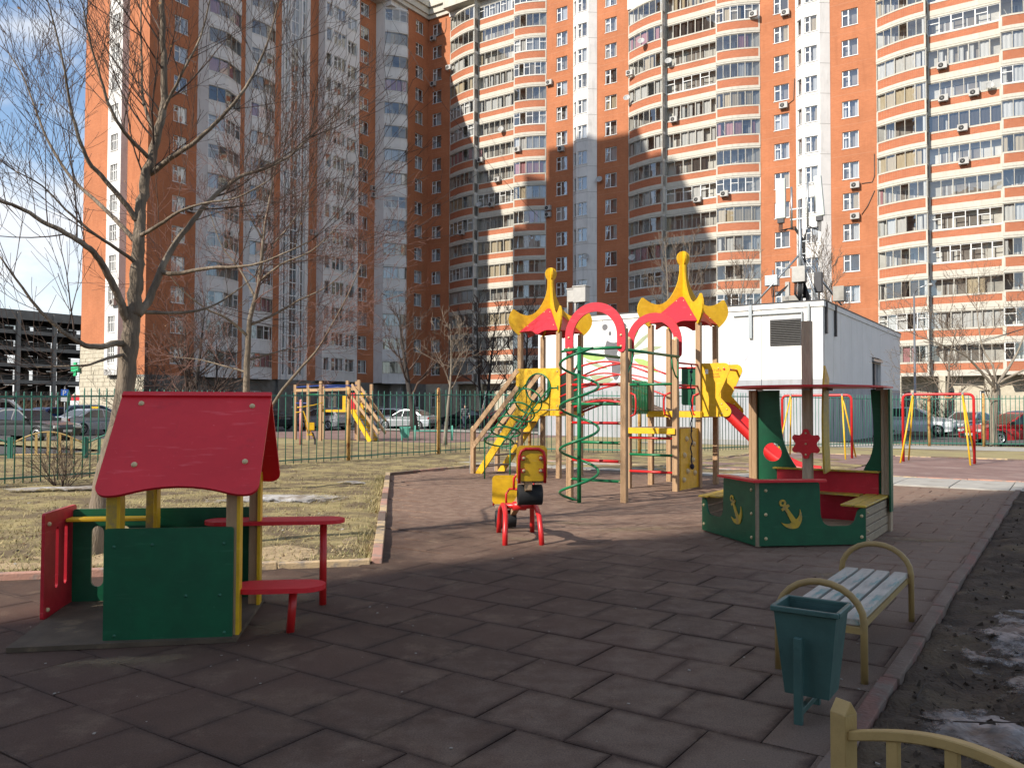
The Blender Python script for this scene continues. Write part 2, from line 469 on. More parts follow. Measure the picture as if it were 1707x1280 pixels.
BIG_TREE = {'trunk':([(-4.251,8.47,-0.018),(-4.203,8.45,0.277),(-4.166,8.45,0.581),(-4.086,8.4,0.889),(-4.001,8.4,1.253),(-3.935,8.4,1.618),(-3.904,8.4,1.984),(-3.873,8.4,2.289),(-3.852,8.4,2.522)],0.135,0.085),'A':([(-3.857,8.4,2.442),(-3.837,8.4,2.718),(-3.823,8.4,2.964),(-3.815,8.4,3.21),(-3.816,8.42,3.461),(-3.791,8.45,3.778),(-3.744,8.5,4.105),(-3.69,8.55,4.404),(-3.659,8.6,4.707),(-3.67,8.6,5.025),(-3.689,8.6,5.408),(-3.701,8.6,5.792),(-3.696,8.6,6.242)],0.072,0.016),'B':([(-3.886,8.4,2.32),(-3.915,8.3,2.491),(-3.961,8.2,2.689),(-4.009,8.05,2.902),(-4.052,7.9,3.02),(-4.174,7.8,3.115),(-4.347,7.7,3.206),(-4.515,7.6,3.323),(-4.676,7.5,3.381),(-4.859,7.4,3.447)],0.056,0.01),'C':([(-3.814,8.4,2.442),(-3.733,8.5,2.64),(-3.656,8.6,2.936),(-3.576,8.7,3.208),(-3.429,8.8,3.486),(-3.244,8.9,3.771),(-2.988,9.0,4.029),(-2.757,9.1,4.145),(-2.52,9.2,4.31),(-2.312,9.3,4.561)],0.056,0.009),'D':([(-3.818,8.4,3.394),(-3.933,8.3,3.585),(-4.069,8.2,3.77),(-4.183,8.1,3.921),(-4.229,8.0,4.126),(-4.316,8.0,4.422),(-4.327,7.9,4.736),(-4.409,7.9,5.087),(-4.445,7.8,5.361)],0.03,0.006),'D2':([(-3.827,8.4,3.179),(-4.103,8.6,3.407),(-4.459,8.8,3.708),(-4.828,9.0,4.002),(-5.121,9.1,4.384),(-5.354,9.2,4.823),(-5.556,9.3,5.237),(-5.794,9.4,5.555)],0.028,0.006),'E':([(-3.756,8.5,4.073),(-3.822,8.3,4.165),(-3.881,8.1,4.28),(-3.954,8.0,4.482),(-3.997,7.9,4.737),(-4.037,7.8,4.985),(-4.047,7.7,5.227)],0.024,0.006),'F':([(-3.754,8.5,3.917),(-3.497,8.4,4.044),(-3.246,8.3,4.167),(-3.006,8.3,4.383),(-2.733,8.2,4.622),(-2.557,8.2,4.926),(-2.411,8.1,5.185),(-2.326,8.1,5.547)],0.03,0.006),'G':([(-3.685,8.5,4.305),(-3.884,8.7,4.615),(-3.985,8.8,4.911),(-4.042,8.9,5.279),(-4.055,8.9,5.676),(-4.102,9.0,6.192)],0.022,0.006),'G2':([(-3.682,8.6,4.58),(-3.519,8.5,4.796),(-3.358,8.4,5.007),(-3.209,8.4,5.319),(-3.084,8.3,5.645)],0.02,0.006),'H':([(-3.913,8.4,2.155),(-3.981,8.2,2.127),(-4.086,8.0,2.088),(-4.18,7.9,2.149),(-4.299,7.8,2.259),(-4.444,7.7,2.446),(-4.556,7.6,2.655),(-4.665,7.5,2.869)],0.036,0.007),'I':([(-3.911,8.4,2.045),(-3.959,8.1,1.984),(-4.032,7.9,1.914),(-4.151,7.8,1.891),(-4.432,7.7,1.874)],0.02,0.005),'J':([(-3.668,8.6,2.905),(-3.387,8.4,2.867),(-3.106,8.3,2.9),(-2.771,8.2,2.902),(-2.501,8.1,2.916),(-2.181,8.0,3.017),(-1.924,7.9,3.114)],0.026,0.005),'K':([(-3.782,8.45,2.479),(-3.524,8.6,2.485),(-3.287,8.8,2.553),(-3.067,8.9,2.696),(-2.81,9.0,2.94)],0.022,0.005),'Lm':([(-3.815,8.4,3.24),(-3.523,8.2,3.32),(-3.276,8.1,3.435),(-2.974,8.0,3.495),(-2.649,7.9,3.517),(-2.305,7.8,3.665)],0.022,0.005),'M':([(-3.829,8.4,2.964),(-3.938,8.2,3.078),(-4.107,8.0,3.215),(-4.29,7.9,3.396),(-4.468,7.8,3.6),(-4.666,7.7,3.714)],0.022,0.005)}
SECOND_TREE = {'trunk':([(-4.755,15.0,0.021),(-4.779,15.0,1.059),(-4.812,15.0,1.928),(-4.798,15.0,2.581),(-4.762,15.0,3.127),(-4.627,15.0,3.675),(-4.568,15.0,4.223),(-4.52,15.0,4.773),(-4.408,15.0,5.434),(-4.306,15.0,6.075)],0.075,0.014),'a':([(-4.779,15.0,2.778),(-5.096,14.8,3.083),(-5.454,14.6,3.273),(-5.803,14.4,3.584),(-6.081,14.3,3.986)],0.03,0.006),'b':([(-4.738,15.0,3.018),(-4.461,15.2,3.172),(-3.963,15.4,3.511),(-3.507,15.6,3.789),(-3.039,15.8,4.259)],0.028,0.006),'c':([(-4.679,15.0,3.511),(-5.024,15.2,4.036),(-5.398,15.3,4.499),(-5.666,15.4,5.139)],0.026,0.006),'d':([(-4.617,15.0,3.785),(-4.139,14.8,4.08),(-3.554,14.6,4.282),(-3.059,14.5,4.722)],0.026,0.006),'e':([(-4.762,15.0,0.626),(-4.585,14.9,1.009),(-4.376,14.8,1.388),(-4.085,14.7,1.794),(-3.692,14.6,2.238),(-3.386,14.5,2.571),(-3.075,14.4,3.068),(-2.829,14.3,3.496),(-2.607,14.2,3.981)],0.042,0.006),'f':([(-4.804,15.0,2.146),(-5.256,15.3,2.246),(-5.832,15.5,2.389),(-6.421,15.7,2.455)],0.022,0.005),'g':([(-4.806,15.0,2.363),(-4.482,15.3,2.493),(-4.092,15.5,2.62),(-3.689,15.7,2.693)],0.02,0.005),'h':([(-4.547,15.0,4.333),(-4.148,15.2,4.818),(-3.847,15.3,5.402),(-3.653,15.4,5.995)],0.02,0.005),'i':([(-4.528,15.0,4.553),(-4.798,14.8,5.054),(-4.934,14.7,5.57)],0.018,0.005)}
RIGHT_TREE = {'trunk':([(19.771,34.0,0.005),(19.761,34.0,1.087),(19.848,34.0,2.072),(19.88,34.0,2.565)],0.1508,0.15200000000000002),'a':([(19.852,34.0,2.367),(19.277,33.8,2.925),(18.731,33.6,3.403),(18.212,33.4,3.754),(17.264,33.2,4.1),(16.205,33.0,4.441)],0.0696,0.016),'b':([(19.878,34.0,2.441),(20.501,34.2,3.193),(21.004,34.4,3.829),(21.439,34.6,4.599),(21.906,34.8,5.632)],0.0754,0.016),'c':([(19.878,34.0,2.441),(19.941,34.3,3.32),(19.747,34.6,3.964),(19.67,34.8,4.863),(19.695,35.0,5.902)],0.057999999999999996,0.016),'d':([(19.929,34.0,2.565),(20.382,33.6,2.921),(20.867,33.2,3.268),(21.706,33.0,3.74)],0.0638,0.016),'e':([(19.629,34.0,2.268),(19.004,34.2,2.518),(18.368,34.4,2.571),(17.724,34.6,2.775)],0.040600000000000004,0.012)}
# ================================================================== ground
X['asphalt'] = mat('asphalt', (.075, .073, .072), (.055, .054, .053), rough=.9, scale=1.2, bump=.15, bscale=60, c3=(.1, .095, .09), scale3=.3)
X['tile'] = mat('rubber_paving_tile', (.079, .045, .029), (.06, .033, .021), rough=.82, scale=5, detail=9, bump=.55, bscale=150, c3=(.108, .069, .046), scale3=1.3, lo3=.5, hi3=.76, rand=.08)
def tile_rim(m):
    """rubber worn pale in the middle of each tile, dark reddish along its rim"""
    nt = m.node_tree; N = nt.nodes; K = nt.links.new
    bs = N['Principled BSDF']; src = bs.inputs['Base Color'].links[0].from_socket
    uv = N.new('ShaderNodeUVMap'); uv.uv_map = 'UVMap'
    sb = N.new('ShaderNodeVectorMath'); sb.operation = 'SUBTRACT'; sb.inputs[1].default_value = (.5, .5, 0); K(uv.outputs[0], sb.inputs[0])
    ab = N.new('ShaderNodeVectorMath'); ab.operation = 'ABSOLUTE'; K(sb.outputs[0], ab.inputs[0])
    sp = N.new('ShaderNodeSeparateXYZ'); K(ab.outputs[0], sp.inputs[0])
    mx = N.new('ShaderNodeMath'); mx.operation = 'MAXIMUM'; K(sp.outputs[0], mx.inputs[0]); K(sp.outputs[1], mx.inputs[1])
    ge = N.new('ShaderNodeNewGeometry')
    nz = N.new('ShaderNodeTexNoise'); nz.inputs['Scale'].default_value = 7; nz.inputs['Detail'].default_value = 3; K(ge.outputs['Position'], nz.inputs['Vector'])
    ml = N.new('ShaderNodeMath'); ml.operation = 'MULTIPLY_ADD'; ml.inputs[1].default_value = .22; K(nz.outputs['Fac'], ml.inputs[0]); K(mx.outputs[0], ml.inputs[2])
    mr = N.new('ShaderNodeMapRange'); mr.interpolation_type = 'SMOOTHSTEP'; mr.inputs['From Min'].default_value = .48; mr.inputs['From Max'].default_value = .62; K(ml.outputs[0], mr.inputs['Value'])
    mc = N.new('ShaderNodeMix'); mc.data_type = 'RGBA'; K(mr.outputs[0], mc.inputs['Factor']); K(src, mc.inputs['A']); mc.inputs['B'].default_value = (.044, .025, .017, 1)
    # larger patches of reddish and dusty wear that run across tiles
    n2_ = N.new('ShaderNodeTexNoise'); n2_.inputs['Scale'].default_value = .55; n2_.inputs['Detail'].default_value = 4; K(ge.outputs['Position'], n2_.inputs['Vector'])
    r2 = N.new('ShaderNodeMapRange'); r2.inputs['From Min'].default_value = .42; r2.inputs['From Max'].default_value = .68; r2.inputs['To Max'].default_value = .6; K(n2_.outputs['Fac'], r2.inputs['Value'])
    m2 = N.new('ShaderNodeMix'); m2.data_type = 'RGBA'; K(r2.outputs[0], m2.inputs['Factor']); K(mc.outputs['Result'], m2.inputs['A']); m2.inputs['B'].default_value = (.096, .05, .034, 1)
    n3_ = N.new('ShaderNodeTexNoise'); n3_.inputs['Scale'].default_value = 2.6; n3_.inputs['Detail'].default_value = 5; n3_.inputs['Roughness'].default_value = .7; K(ge.outputs['Position'], n3_.inputs['Vector'])
    r3 = N.new('ShaderNodeMapRange'); r3.inputs['From Min'].default_value = .53; r3.inputs['From Max'].default_value = .68; r3.inputs['To Max'].default_value = .75; K(n3_.outputs['Fac'], r3.inputs['Value'])
    m3 = N.new('ShaderNodeMix'); m3.data_type = 'RGBA'; K(r3.outputs[0], m3.inputs['Factor']); K(m2.outputs['Result'], m3.inputs['A']); m3.inputs['B'].default_value = (.142, .094, .062, 1)
    # sunlit brightness put into the colour, plus pale dust, away from the near corner
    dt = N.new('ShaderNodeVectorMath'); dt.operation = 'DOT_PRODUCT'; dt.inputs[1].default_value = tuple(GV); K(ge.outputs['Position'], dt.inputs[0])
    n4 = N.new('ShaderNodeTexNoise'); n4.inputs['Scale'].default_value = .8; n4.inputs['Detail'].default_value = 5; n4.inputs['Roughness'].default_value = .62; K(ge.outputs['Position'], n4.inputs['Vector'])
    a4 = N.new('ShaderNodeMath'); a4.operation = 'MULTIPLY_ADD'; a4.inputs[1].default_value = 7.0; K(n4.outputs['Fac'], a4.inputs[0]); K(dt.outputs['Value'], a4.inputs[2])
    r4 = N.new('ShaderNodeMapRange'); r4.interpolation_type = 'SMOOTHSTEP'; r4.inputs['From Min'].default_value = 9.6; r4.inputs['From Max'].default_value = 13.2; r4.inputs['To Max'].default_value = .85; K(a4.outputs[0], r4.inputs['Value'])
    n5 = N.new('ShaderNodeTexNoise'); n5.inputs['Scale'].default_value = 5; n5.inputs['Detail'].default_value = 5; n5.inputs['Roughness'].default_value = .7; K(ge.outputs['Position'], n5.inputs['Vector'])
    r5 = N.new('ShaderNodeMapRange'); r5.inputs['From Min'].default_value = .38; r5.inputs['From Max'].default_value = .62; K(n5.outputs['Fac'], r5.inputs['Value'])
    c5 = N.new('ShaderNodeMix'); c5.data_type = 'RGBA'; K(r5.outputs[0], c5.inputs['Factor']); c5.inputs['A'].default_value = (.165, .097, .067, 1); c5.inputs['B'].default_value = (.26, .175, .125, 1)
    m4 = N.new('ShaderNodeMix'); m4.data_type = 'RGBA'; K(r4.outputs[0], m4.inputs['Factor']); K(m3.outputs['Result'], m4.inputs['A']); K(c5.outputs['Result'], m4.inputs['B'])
    # paler, rubbed tiles beside the bench and the right kerb
    da = N.new('ShaderNodeVectorMath'); da.operation = 'DOT_PRODUCT'; da.inputs[1].default_value = tuple(GU); K(ge.outputs['Position'], da.inputs[0])
    a7 = N.new('ShaderNodeMath'); a7.operation = 'MULTIPLY_ADD'; a7.inputs[1].default_value = 4.5; K(n5.outputs['Fac'], a7.inputs[0]); K(da.outputs['Value'], a7.inputs[2])
    r7 = N.new('ShaderNodeMapRange'); r7.interpolation_type = 'SMOOTHSTEP'; r7.inputs['From Min'].default_value = -1.2; r7.inputs['From Max'].default_value = 1.4; r7.inputs['To Max'].default_value = .7; K(a7.outputs[0], r7.inputs['Value'])
    i7 = N.new('ShaderNodeMath'); i7.operation = 'MULTIPLY'; K(r7.outputs[0], i7.inputs[0])
    v7 = N.new('ShaderNodeMath'); v7.operation = 'SUBTRACT'; v7.inputs[0].default_value = 1.0; K(mr.outputs[0], v7.inputs[1]); K(v7.outputs[0], i7.inputs[1])
    m7 = N.new('ShaderNodeMix'); m7.data_type = 'RGBA'; K(i7.outputs[0], m7.inputs['Factor']); K(m4.outputs['Result'], m7.inputs['A']); m7.inputs['B'].default_value = (.165, .122, .092, 1)
    # crumb grain
    n6 = N.new('ShaderNodeTexNoise'); n6.inputs['Scale'].default_value = 120; n6.inputs['Detail'].default_value = 2; K(ge.outputs['Position'], n6.inputs['Vector'])
    r6 = N.new('ShaderNodeMapRange'); r6.inputs['From Min'].default_value = .3; r6.inputs['From Max'].default_value = .7; r6.inputs['To Min'].default_value = .72; r6.inputs['To Max'].default_value = 1.3; K(n6.outputs['Fac'], r6.inputs['Value'])
    h6 = N.new('ShaderNodeHueSaturation'); K(m7.outputs['Result'], h6.inputs['Color']); K(r6.outputs[0], h6.inputs['Value'])
    K(h6.outputs[0], bs.inputs['Base Color'])
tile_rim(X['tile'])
X['tile_base'] = mat('rubber_base', (.12, .08, .068), (.09, .06, .052), rough=.9, scale=6, bump=.3, bscale=120)
X['rubber_red'] = mat('worn_red_rubber_coating', (.2, .125, .108), (.16, .1, .088), rough=.85, scale=1.3, detail=9, bump=.25, bscale=120, c3=(.27, .195, .17), scale3=.9, lo3=.48, hi3=.7)
X['lawn'] = mat('dry_spring_lawn', (.22, .178, .076), (.31, .245, .112), rough=.95, scale=4.2, detail=10, bump=.9, bscale=34, c3=(.125, .09, .05), scale3=1.3, lo3=.42, hi3=.58)
X['lawn_far'] = mat('thin_spring_lawn', (.24, .205, .09), (.285, .235, .12), rough=.95, scale=1.4, detail=10, bump=.6, bscale=22, c3=(.19, .145, .088), scale3=.4, lo3=.5, hi3=.66)
X['dirt'] = mat('trodden_straw_dirt', (.40, .30, .175), (.29, .21, .118), rough=.95, scale=5, detail=10, bump=.9, bscale=30)
X['soil'] = mat('dark_wet_soil', (.06, .04, .024), (.034, .023, .0145), rough=.9, scale=3.2, detail=10, bump=1.0, bscale=38, c3=(.1, .072, .04), scale3=1.4, lo3=.5, hi3=.68)
X['ice'] = mat('dirty_melting_ice', (.27, .255, .25), (.16, .148, .14), rough=.5, scale=4.5, detail=10, bump=.6, bscale=26, c3=(.055, .046, .04), scale3=2.4, lo3=.47, hi3=.62)
X['snow'] = mat('dirty_snow', (.5, .485, .47), (.36, .34, .31), rough=.7, scale=5, detail=9, bump=.6, bscale=30, c3=(.2, .16, .12), scale3=4, lo3=.5, hi3=.66)
X['kerb_yellow'] = mat('faded_yellow_kerb_paint', (.5, .36, .2), (.42, .31, .19), rough=.8, scale=7, bump=.3, bscale=50, c3=(.24, .2, .16), scale3=8, lo3=.52, hi3=.66)
X['kerb_red'] = mat('faded_red_kerb_paint', (.42, .23, .17), (.36, .2, .15), rough=.8, scale=7, bump=.3, bscale=50, c3=(.25, .2, .17), scale3=8, lo3=.52, hi3=.66)
X['kerb_bare'] = mat('worn_bare_kerb', (.155, .115, .09), (.12, .085, .066), rough=.88, scale=6, bump=.35, bscale=40, c3=(.2, .085, .068), scale3=2.5, lo3=.52, hi3=.64)
X['kerb_old'] = mat('worn_red_kerb', (.18, .09, .07), (.13, .075, .06), rough=.88, scale=6, bump=.35, bscale=40, c3=(.14, .11, .09), scale3=5, lo3=.48, hi3=.62)
X['concrete'] = mat('pale_concrete', (.36, .345, .31), (.29, .275, .245), rough=.85, scale=2.5, bump=.2, bscale=50, c3=(.24, .225, .2), scale3=1.3)
X['sand'] = mat('loose_sand', (.34, .255, .155), (.27, .2, .12), rough=.95, scale=6, bump=.5, bscale=60)

g = MB(); g.quad((-900, -300, -.09), (900, -300, -.09), (900, 1500, -.09), (-900, 1500, -.09))
structure(g.build('ground', X['asphalt']))

PLAY = [(-0.90, -4), (-0.90, 18.05), (-12.73, 18.05), (-12.73, 13.86), (-5.61, 5.95), (-7.81, 3.54), (-14.6, -4)]
def inside(a, b, poly=PLAY):
    r = False
    n = len(poly)
    for i in range(n):
        (x0, y0), (x1, y1) = poly[i], poly[(i + 1) % n]
        if (y0 > b) != (y1 > b) and a < (x1 - x0) * (b - y0) / (y1 - y0) + x0:
            r = not r
    return r
def edge_dist(a, b, poly=PLAY):
    d = 1e9
    n = len(poly)
    for i in range(n):
        (x0, y0), (x1, y1) = poly[i], poly[(i + 1) % n]
        ex, ey = x1 - x0, y1 - y0
        t = max(0, min(1, ((a - x0) * ex + (b - y0) * ey) / (ex * ex + ey * ey)))
        d = min(d, math.hypot(a - x0 - t * ex, b - y0 - t * ey))
    return d

def height_sheet(name, a0, a1, b0, b1, st, fn, m):
    na, nb = int((a1 - a0) / st) + 1, int((b1 - b0) / st) + 1
    vs_, fs = [], []
    for j in range(nb):
        for i in range(na):
            a, b = a0 + i * st, b0 + j * st
            vs_.append(W(a, b, fn(a, b)))
    for j in range(nb - 1):
        for i in range(na - 1):
            k = j * na + i
            fs.append((k, k + 1, k + na + 1, k + na))
    q = MB(); q.add(vs_, fs, 0, True)
    return structure(q.build(name, m))

def n2(a, b, s, seed=0.0):
    return noise.noise(Vector((a * s, b * s, seed)))

def lawn_h(a, b):
    e = edge_dist(a, b)
    if inside(a, b):
        return -.07
    h = .012 + .03 * n2(a, b, .7) + .018 * n2(a, b, 2.6, 3) + .012 * n2(a, b, 7, 9)
    k = max(0, min(1, (e - .05) / .25))
    return -.02 * (1 - k) + h * k
height_sheet('lawn', -27, -4.6, -3, 26, .16, lawn_h, X['lawn'])
def far_h(a, b):
    if -27 < a < -4.6 and b < 26:
        return -.06
    if -13.5 < a < 0 and b < 20.6:
        return -.06
    if -9.2 < a < .2 and b < 29:
        return -.06
    return -.012 + .02 * n2(a, b, .3, 5)
height_sheet('lawn_beyond_path', -38, 22, 16, 40, .5, far_h, X['lawn_far'])

def soil_h(a, b):
    if a < -.84:
        return -.08
    return -.005 + .045 * n2(a, b, 1.1, 7) + .034 * n2(a, b, 3.3, 2) + .03 * n2(a, b, 9, 4) + .014 * n2(a, b, 17, 6)
height_sheet('soil_bed', -1.0, 7.0, -2.0, 18.6, .065, soil_h, X['soil'])
def soil_far(a, b):
    return .0 + .04 * n2(a, b, .6, 7)
height_sheet('soil_bed_far', 6.9, 16, -2.0, 22, .4, soil_far, X['soil'])

# trodden strip of straw and dirt along the left kerb
q = MB()
strip = [(-5.75, 6.25, .55), (-6.5, 5.35, .62), (-7.3, 4.5, .6), (-8.1, 3.6, .6), (-9.0, 2.6, .6)]
for (a, b, r) in strip + [(-6.1, 6.8, .6), (-6.5, 7.4, .5), (-6.9, 7.9, .45)]:
    aa, bb = a - .28, b + .18
    n = 26
    ring = []
    for k in range(n):
        t = 2 * pi * k / n
        rr = r * (.85 + .35 * noise.noise(Vector((aa + cos(t), bb + sin(t), 4.0))))
        x, y = aa + rr * cos(t), bb + rr * sin(t)
        ring.append((x, y))
    c = W(aa, bb, lawn_h(aa, bb) + .02)
    vs_ = [c] + [W(x, y, max(lawn_h(x, y), -.03) + .004) for x, y in ring]
    q.add(vs_, [(0, 1 + k, 1 + (k + 1) % n) for k in range(n)], 0, True)
structure(q.build('dirt_strip', X['dirt']))

# ---------------------------------------------------------------- rubber tile playground
q = MB()
tris = tessellate_polygon([[Vector((a, b, 0)) for a, b in PLAY]])
vs_ = [W(a, b, -.014) for a, b in PLAY]
q.add(vs_, [tuple(t) for t in tris])
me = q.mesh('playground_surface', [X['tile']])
bm = bmesh.new(); bm.from_mesh(me); bmesh.ops.recalc_face_normals(bm, faces=bm.faces)
if bm.faces[0].normal.z < 0: bmesh.ops.reverse_faces(bm, faces=bm.faces)
bm.to_mesh(me); bm.free()
ul_ = me.uv_layers.new(name='UVMap')
for lp in me.loops:
    ul_.data[lp.index].uv = (.5, .96)
play = structure(link('playground_surface', me))

def tile_mesh(seed):
    rnd = random.Random(seed)
    s, t = .2475, MB()
    def ring(h, z):
        return [Vector((x * h, y * h, z)) for x, y in ((-1, -1), (1, -1), (1, 1), (-1, 1))]
    warp = [rnd.uniform(-.0006, .0006) for _ in range(4)]
    r0, r1 = ring(s, -.03), ring(s, -.004)
    r2 = ring(s - .007, 0)
    for k in range(4):
        r2[k].z += warp[k]; r1[k].z += warp[k]
    vs_ = r0 + r1 + r2 + [Vector((0, 0, .0004))]
    fs = []
    for a in (0, 4):
        for k in range(4):
            fs.append((a + k, a + (k + 1) % 4, a + 4 + (k + 1) % 4, a + 4 + k))
    for k in range(4):
        fs.append((8 + k, 8 + (k + 1) % 4, 12))
    t.add(vs_, fs, 0, False)
    return t
tiles_m = [tile_mesh(i) for i in range(6)]
def uv_tiles(me, vert_uv):
    ul = me.uv_layers.new(name='UVMap')
    for lp in me.loops:
        ul.data[lp.index].uv = vert_uv[lp.vertex_index]
TUV = [((v[0] / .495) + .5, (v[1] / .495) + .5) for v in tiles_m[0].v]
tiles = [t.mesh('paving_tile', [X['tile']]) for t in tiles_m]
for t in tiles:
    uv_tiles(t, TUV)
A0, B0 = -2.192, 3.787
cells = []
for j in range(-14, 29):
    off = 0.0 if j % 2 == 0 else .25
    for i in range(-30, 4):
        a, b = A0 + .25 + i * .5 + off, B0 + .25 + j * .5
        corners = [(a + dx, b + dy) for dx in (-.24, .24) for dy in (-.24, .24)]
        if all(inside(x, y) for x, y in corners) and a < -1.13:
            p = W(a, b)
            if p.y < 1.5 or abs(p.x) > .68 * p.y + .6:
                continue
            cells.append((p.length, a, b))
cells.sort()
rest = MB()
rnd = random.Random(3)
for k, (d, a, b) in enumerate(cells):
    z = rnd.uniform(-.0012, .0012)
    rz = YAW + rnd.choice((0, pi / 2, pi)) + rnd.gauss(0, .006)
    jit = (rnd.gauss(0, .0025), rnd.gauss(0, .0025))
    p = W(a + jit[0], b + jit[1], z)
    if k < 300:
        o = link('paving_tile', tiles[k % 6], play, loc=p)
        o.rotation_euler = (rnd.gauss(0, .0012), rnd.gauss(0, .0012), rz)
    else:
        R = Matrix.Rotation(rz, 3, 'Z')
        t = tiles_m[k % 6]
        rest.add([R @ Vector(v) + p for v in t.v], t.f)
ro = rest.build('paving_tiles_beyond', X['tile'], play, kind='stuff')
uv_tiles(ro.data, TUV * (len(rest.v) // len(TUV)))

# cut strip of tile along the right kerb
q = MB()
for j in range(-14, 29):
    off = 0.0 if j % 2 == 0 else .25
    b = B0 + j * .5 + .25
    k = int((-1.13 - (A0 + .25 + off)) / .5 + 100) - 100
    right = A0 + .25 + off + k * .5
    while right >= -1.13: right -= .5
    x0 = right + .25 + .004
    q.box(W((x0 - .915) / 2, b, -.0155), (-.915 - x0, .492, .03), Matrix.Rotation(YAW, 3, 'Z'))
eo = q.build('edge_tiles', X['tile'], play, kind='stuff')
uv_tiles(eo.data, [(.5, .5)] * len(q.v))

# path of concrete slabs beyond the tiles and the rubber area under the swings
path = MB(); path.quad(W(-34, 18.05, -.03), W(9, 18.05, -.03), W(9, 20.12, -.03), W(-34, 20.12, -.03))
path = structure(path.build('path', X['concrete']))
slab = MB(); slab.box((0, 0, 0), (.985, 1.02, .05)); slab = slab.mesh('path_slab', [X['concrete']])
for i in range(-14, 9):
    for j in (0, 1):
        o = link('path_slab', slab, path, loc=W(i + .5, 18.57 + j * 1.035, -.012 + random.uniform(-.004, .004)), rz=YAW, bevel=.006, seg=1)
q = MB(); q.quad(W(-8.87, 20.2, .006), W(-.6, 20.2, .006), W(-.6, 28.9, .006), W(-8.87, 28.9, .006))
structure(q.build('rubber_swing_area', X['rubber_red']))
q = MB(); q.quad(W(-40, 27.5, .0), W(-22.4, 27.5, .0), W(-22.4, 40, .0), W(-40, 40, .0))
structure(q.build('rubber_far_playground', X['rubber_red']))
q = MB(); q.quad(W(-45, 41, .01), W(-12, 41, .01), W(-12, 44.5, .01), W(-45, 44.5, .01))
structure(q.build('far_path', X['concrete']))
q = MB(); q.quad(W(-16, 33.6, .0), W(8, 36.6, .0), W(8, 39, .0), W(-16, 39, .0))
structure(q.build('concrete_apron', X['concrete']))

# ---------------------------------------------------------------- kerbs
def kerb(label_name, p0, p1, mats, L_=1.0, w=.085, top=.045):
    root = bpy.data.objects.new('kerb', None); COL.objects.link(root); structure(root)
    d = math.hypot(p1[0] - p0[0], p1[1] - p0[1]); n = max(1, round(d / L_)); ll = d / n
    root.location = W(p0[0], p0[1])
    ang = YAW + atan2(p1[1] - p0[1], p1[0] - p0[0])
    root.rotation_euler = (0, 0, ang)
    me_ = {}
    for i in range(n):
        m_ = mats[i % len(mats)]
        if m_ not in me_:
            b = MB(); b.box((0, 0, top / 2 - .05), (ll - .008, w, top + .1)); me_[m_] = b.mesh('kerb_stone', [X[m_]])
        o = link('kerb_stone', me_[m_], root, bevel=.008, seg=2, loc=(ll * (i + .5), random.uniform(-.004, .004), random.uniform(-.006, .006)))
        o.rotation_euler = (0, random.gauss(0, .004), random.gauss(0, .004))
    return root
kerb('k', (-0.86, -3), (-0.86, 18.05), ['kerb_bare', 'kerb_bare', 'kerb_bare', 'kerb_old', 'kerb_bare', 'kerb_bare', 'kerb_bare', 'kerb_old', 'kerb_bare'], 1.0, .09, .028)
kerb('k', (-5.61, 5.95), (-12.73, 13.86), ['kerb_red', 'kerb_yellow', 'kerb_yellow', 'kerb_bare', 'kerb_yellow', 'kerb_red', 'kerb_bare'], .9, .1, .06)
kerb('k', (-5.66, 5.92), (-14.4, -3.66), ['kerb_yellow', 'kerb_yellow', 'kerb_red', 'kerb_red', 'kerb_yellow', 'kerb_yellow'], .85, .09, .05)
kerb('k', (-12.73, 13.9), (-12.73, 18.0), ['kerb_bare', 'kerb_red', 'kerb_yellow', 'kerb_bare'], 1.0, .09, .05)
kerb('k', (-12.7, 20.17), (6, 20.17), ['kerb_red', 'kerb_red', 'kerb_red', 'kerb_yellow', 'kerb_yellow'], 1.0, .09, .03)
kerb('k', (-8.87, 20.3), (-8.87, 28.9), ['kerb_yellow', 'kerb_bare'], 1.0, .08, .035)
kerb('k', (-8.87, 28.95), (-.6, 28.95), ['kerb_yellow', 'kerb_bare'], 1.0, .08, .035)

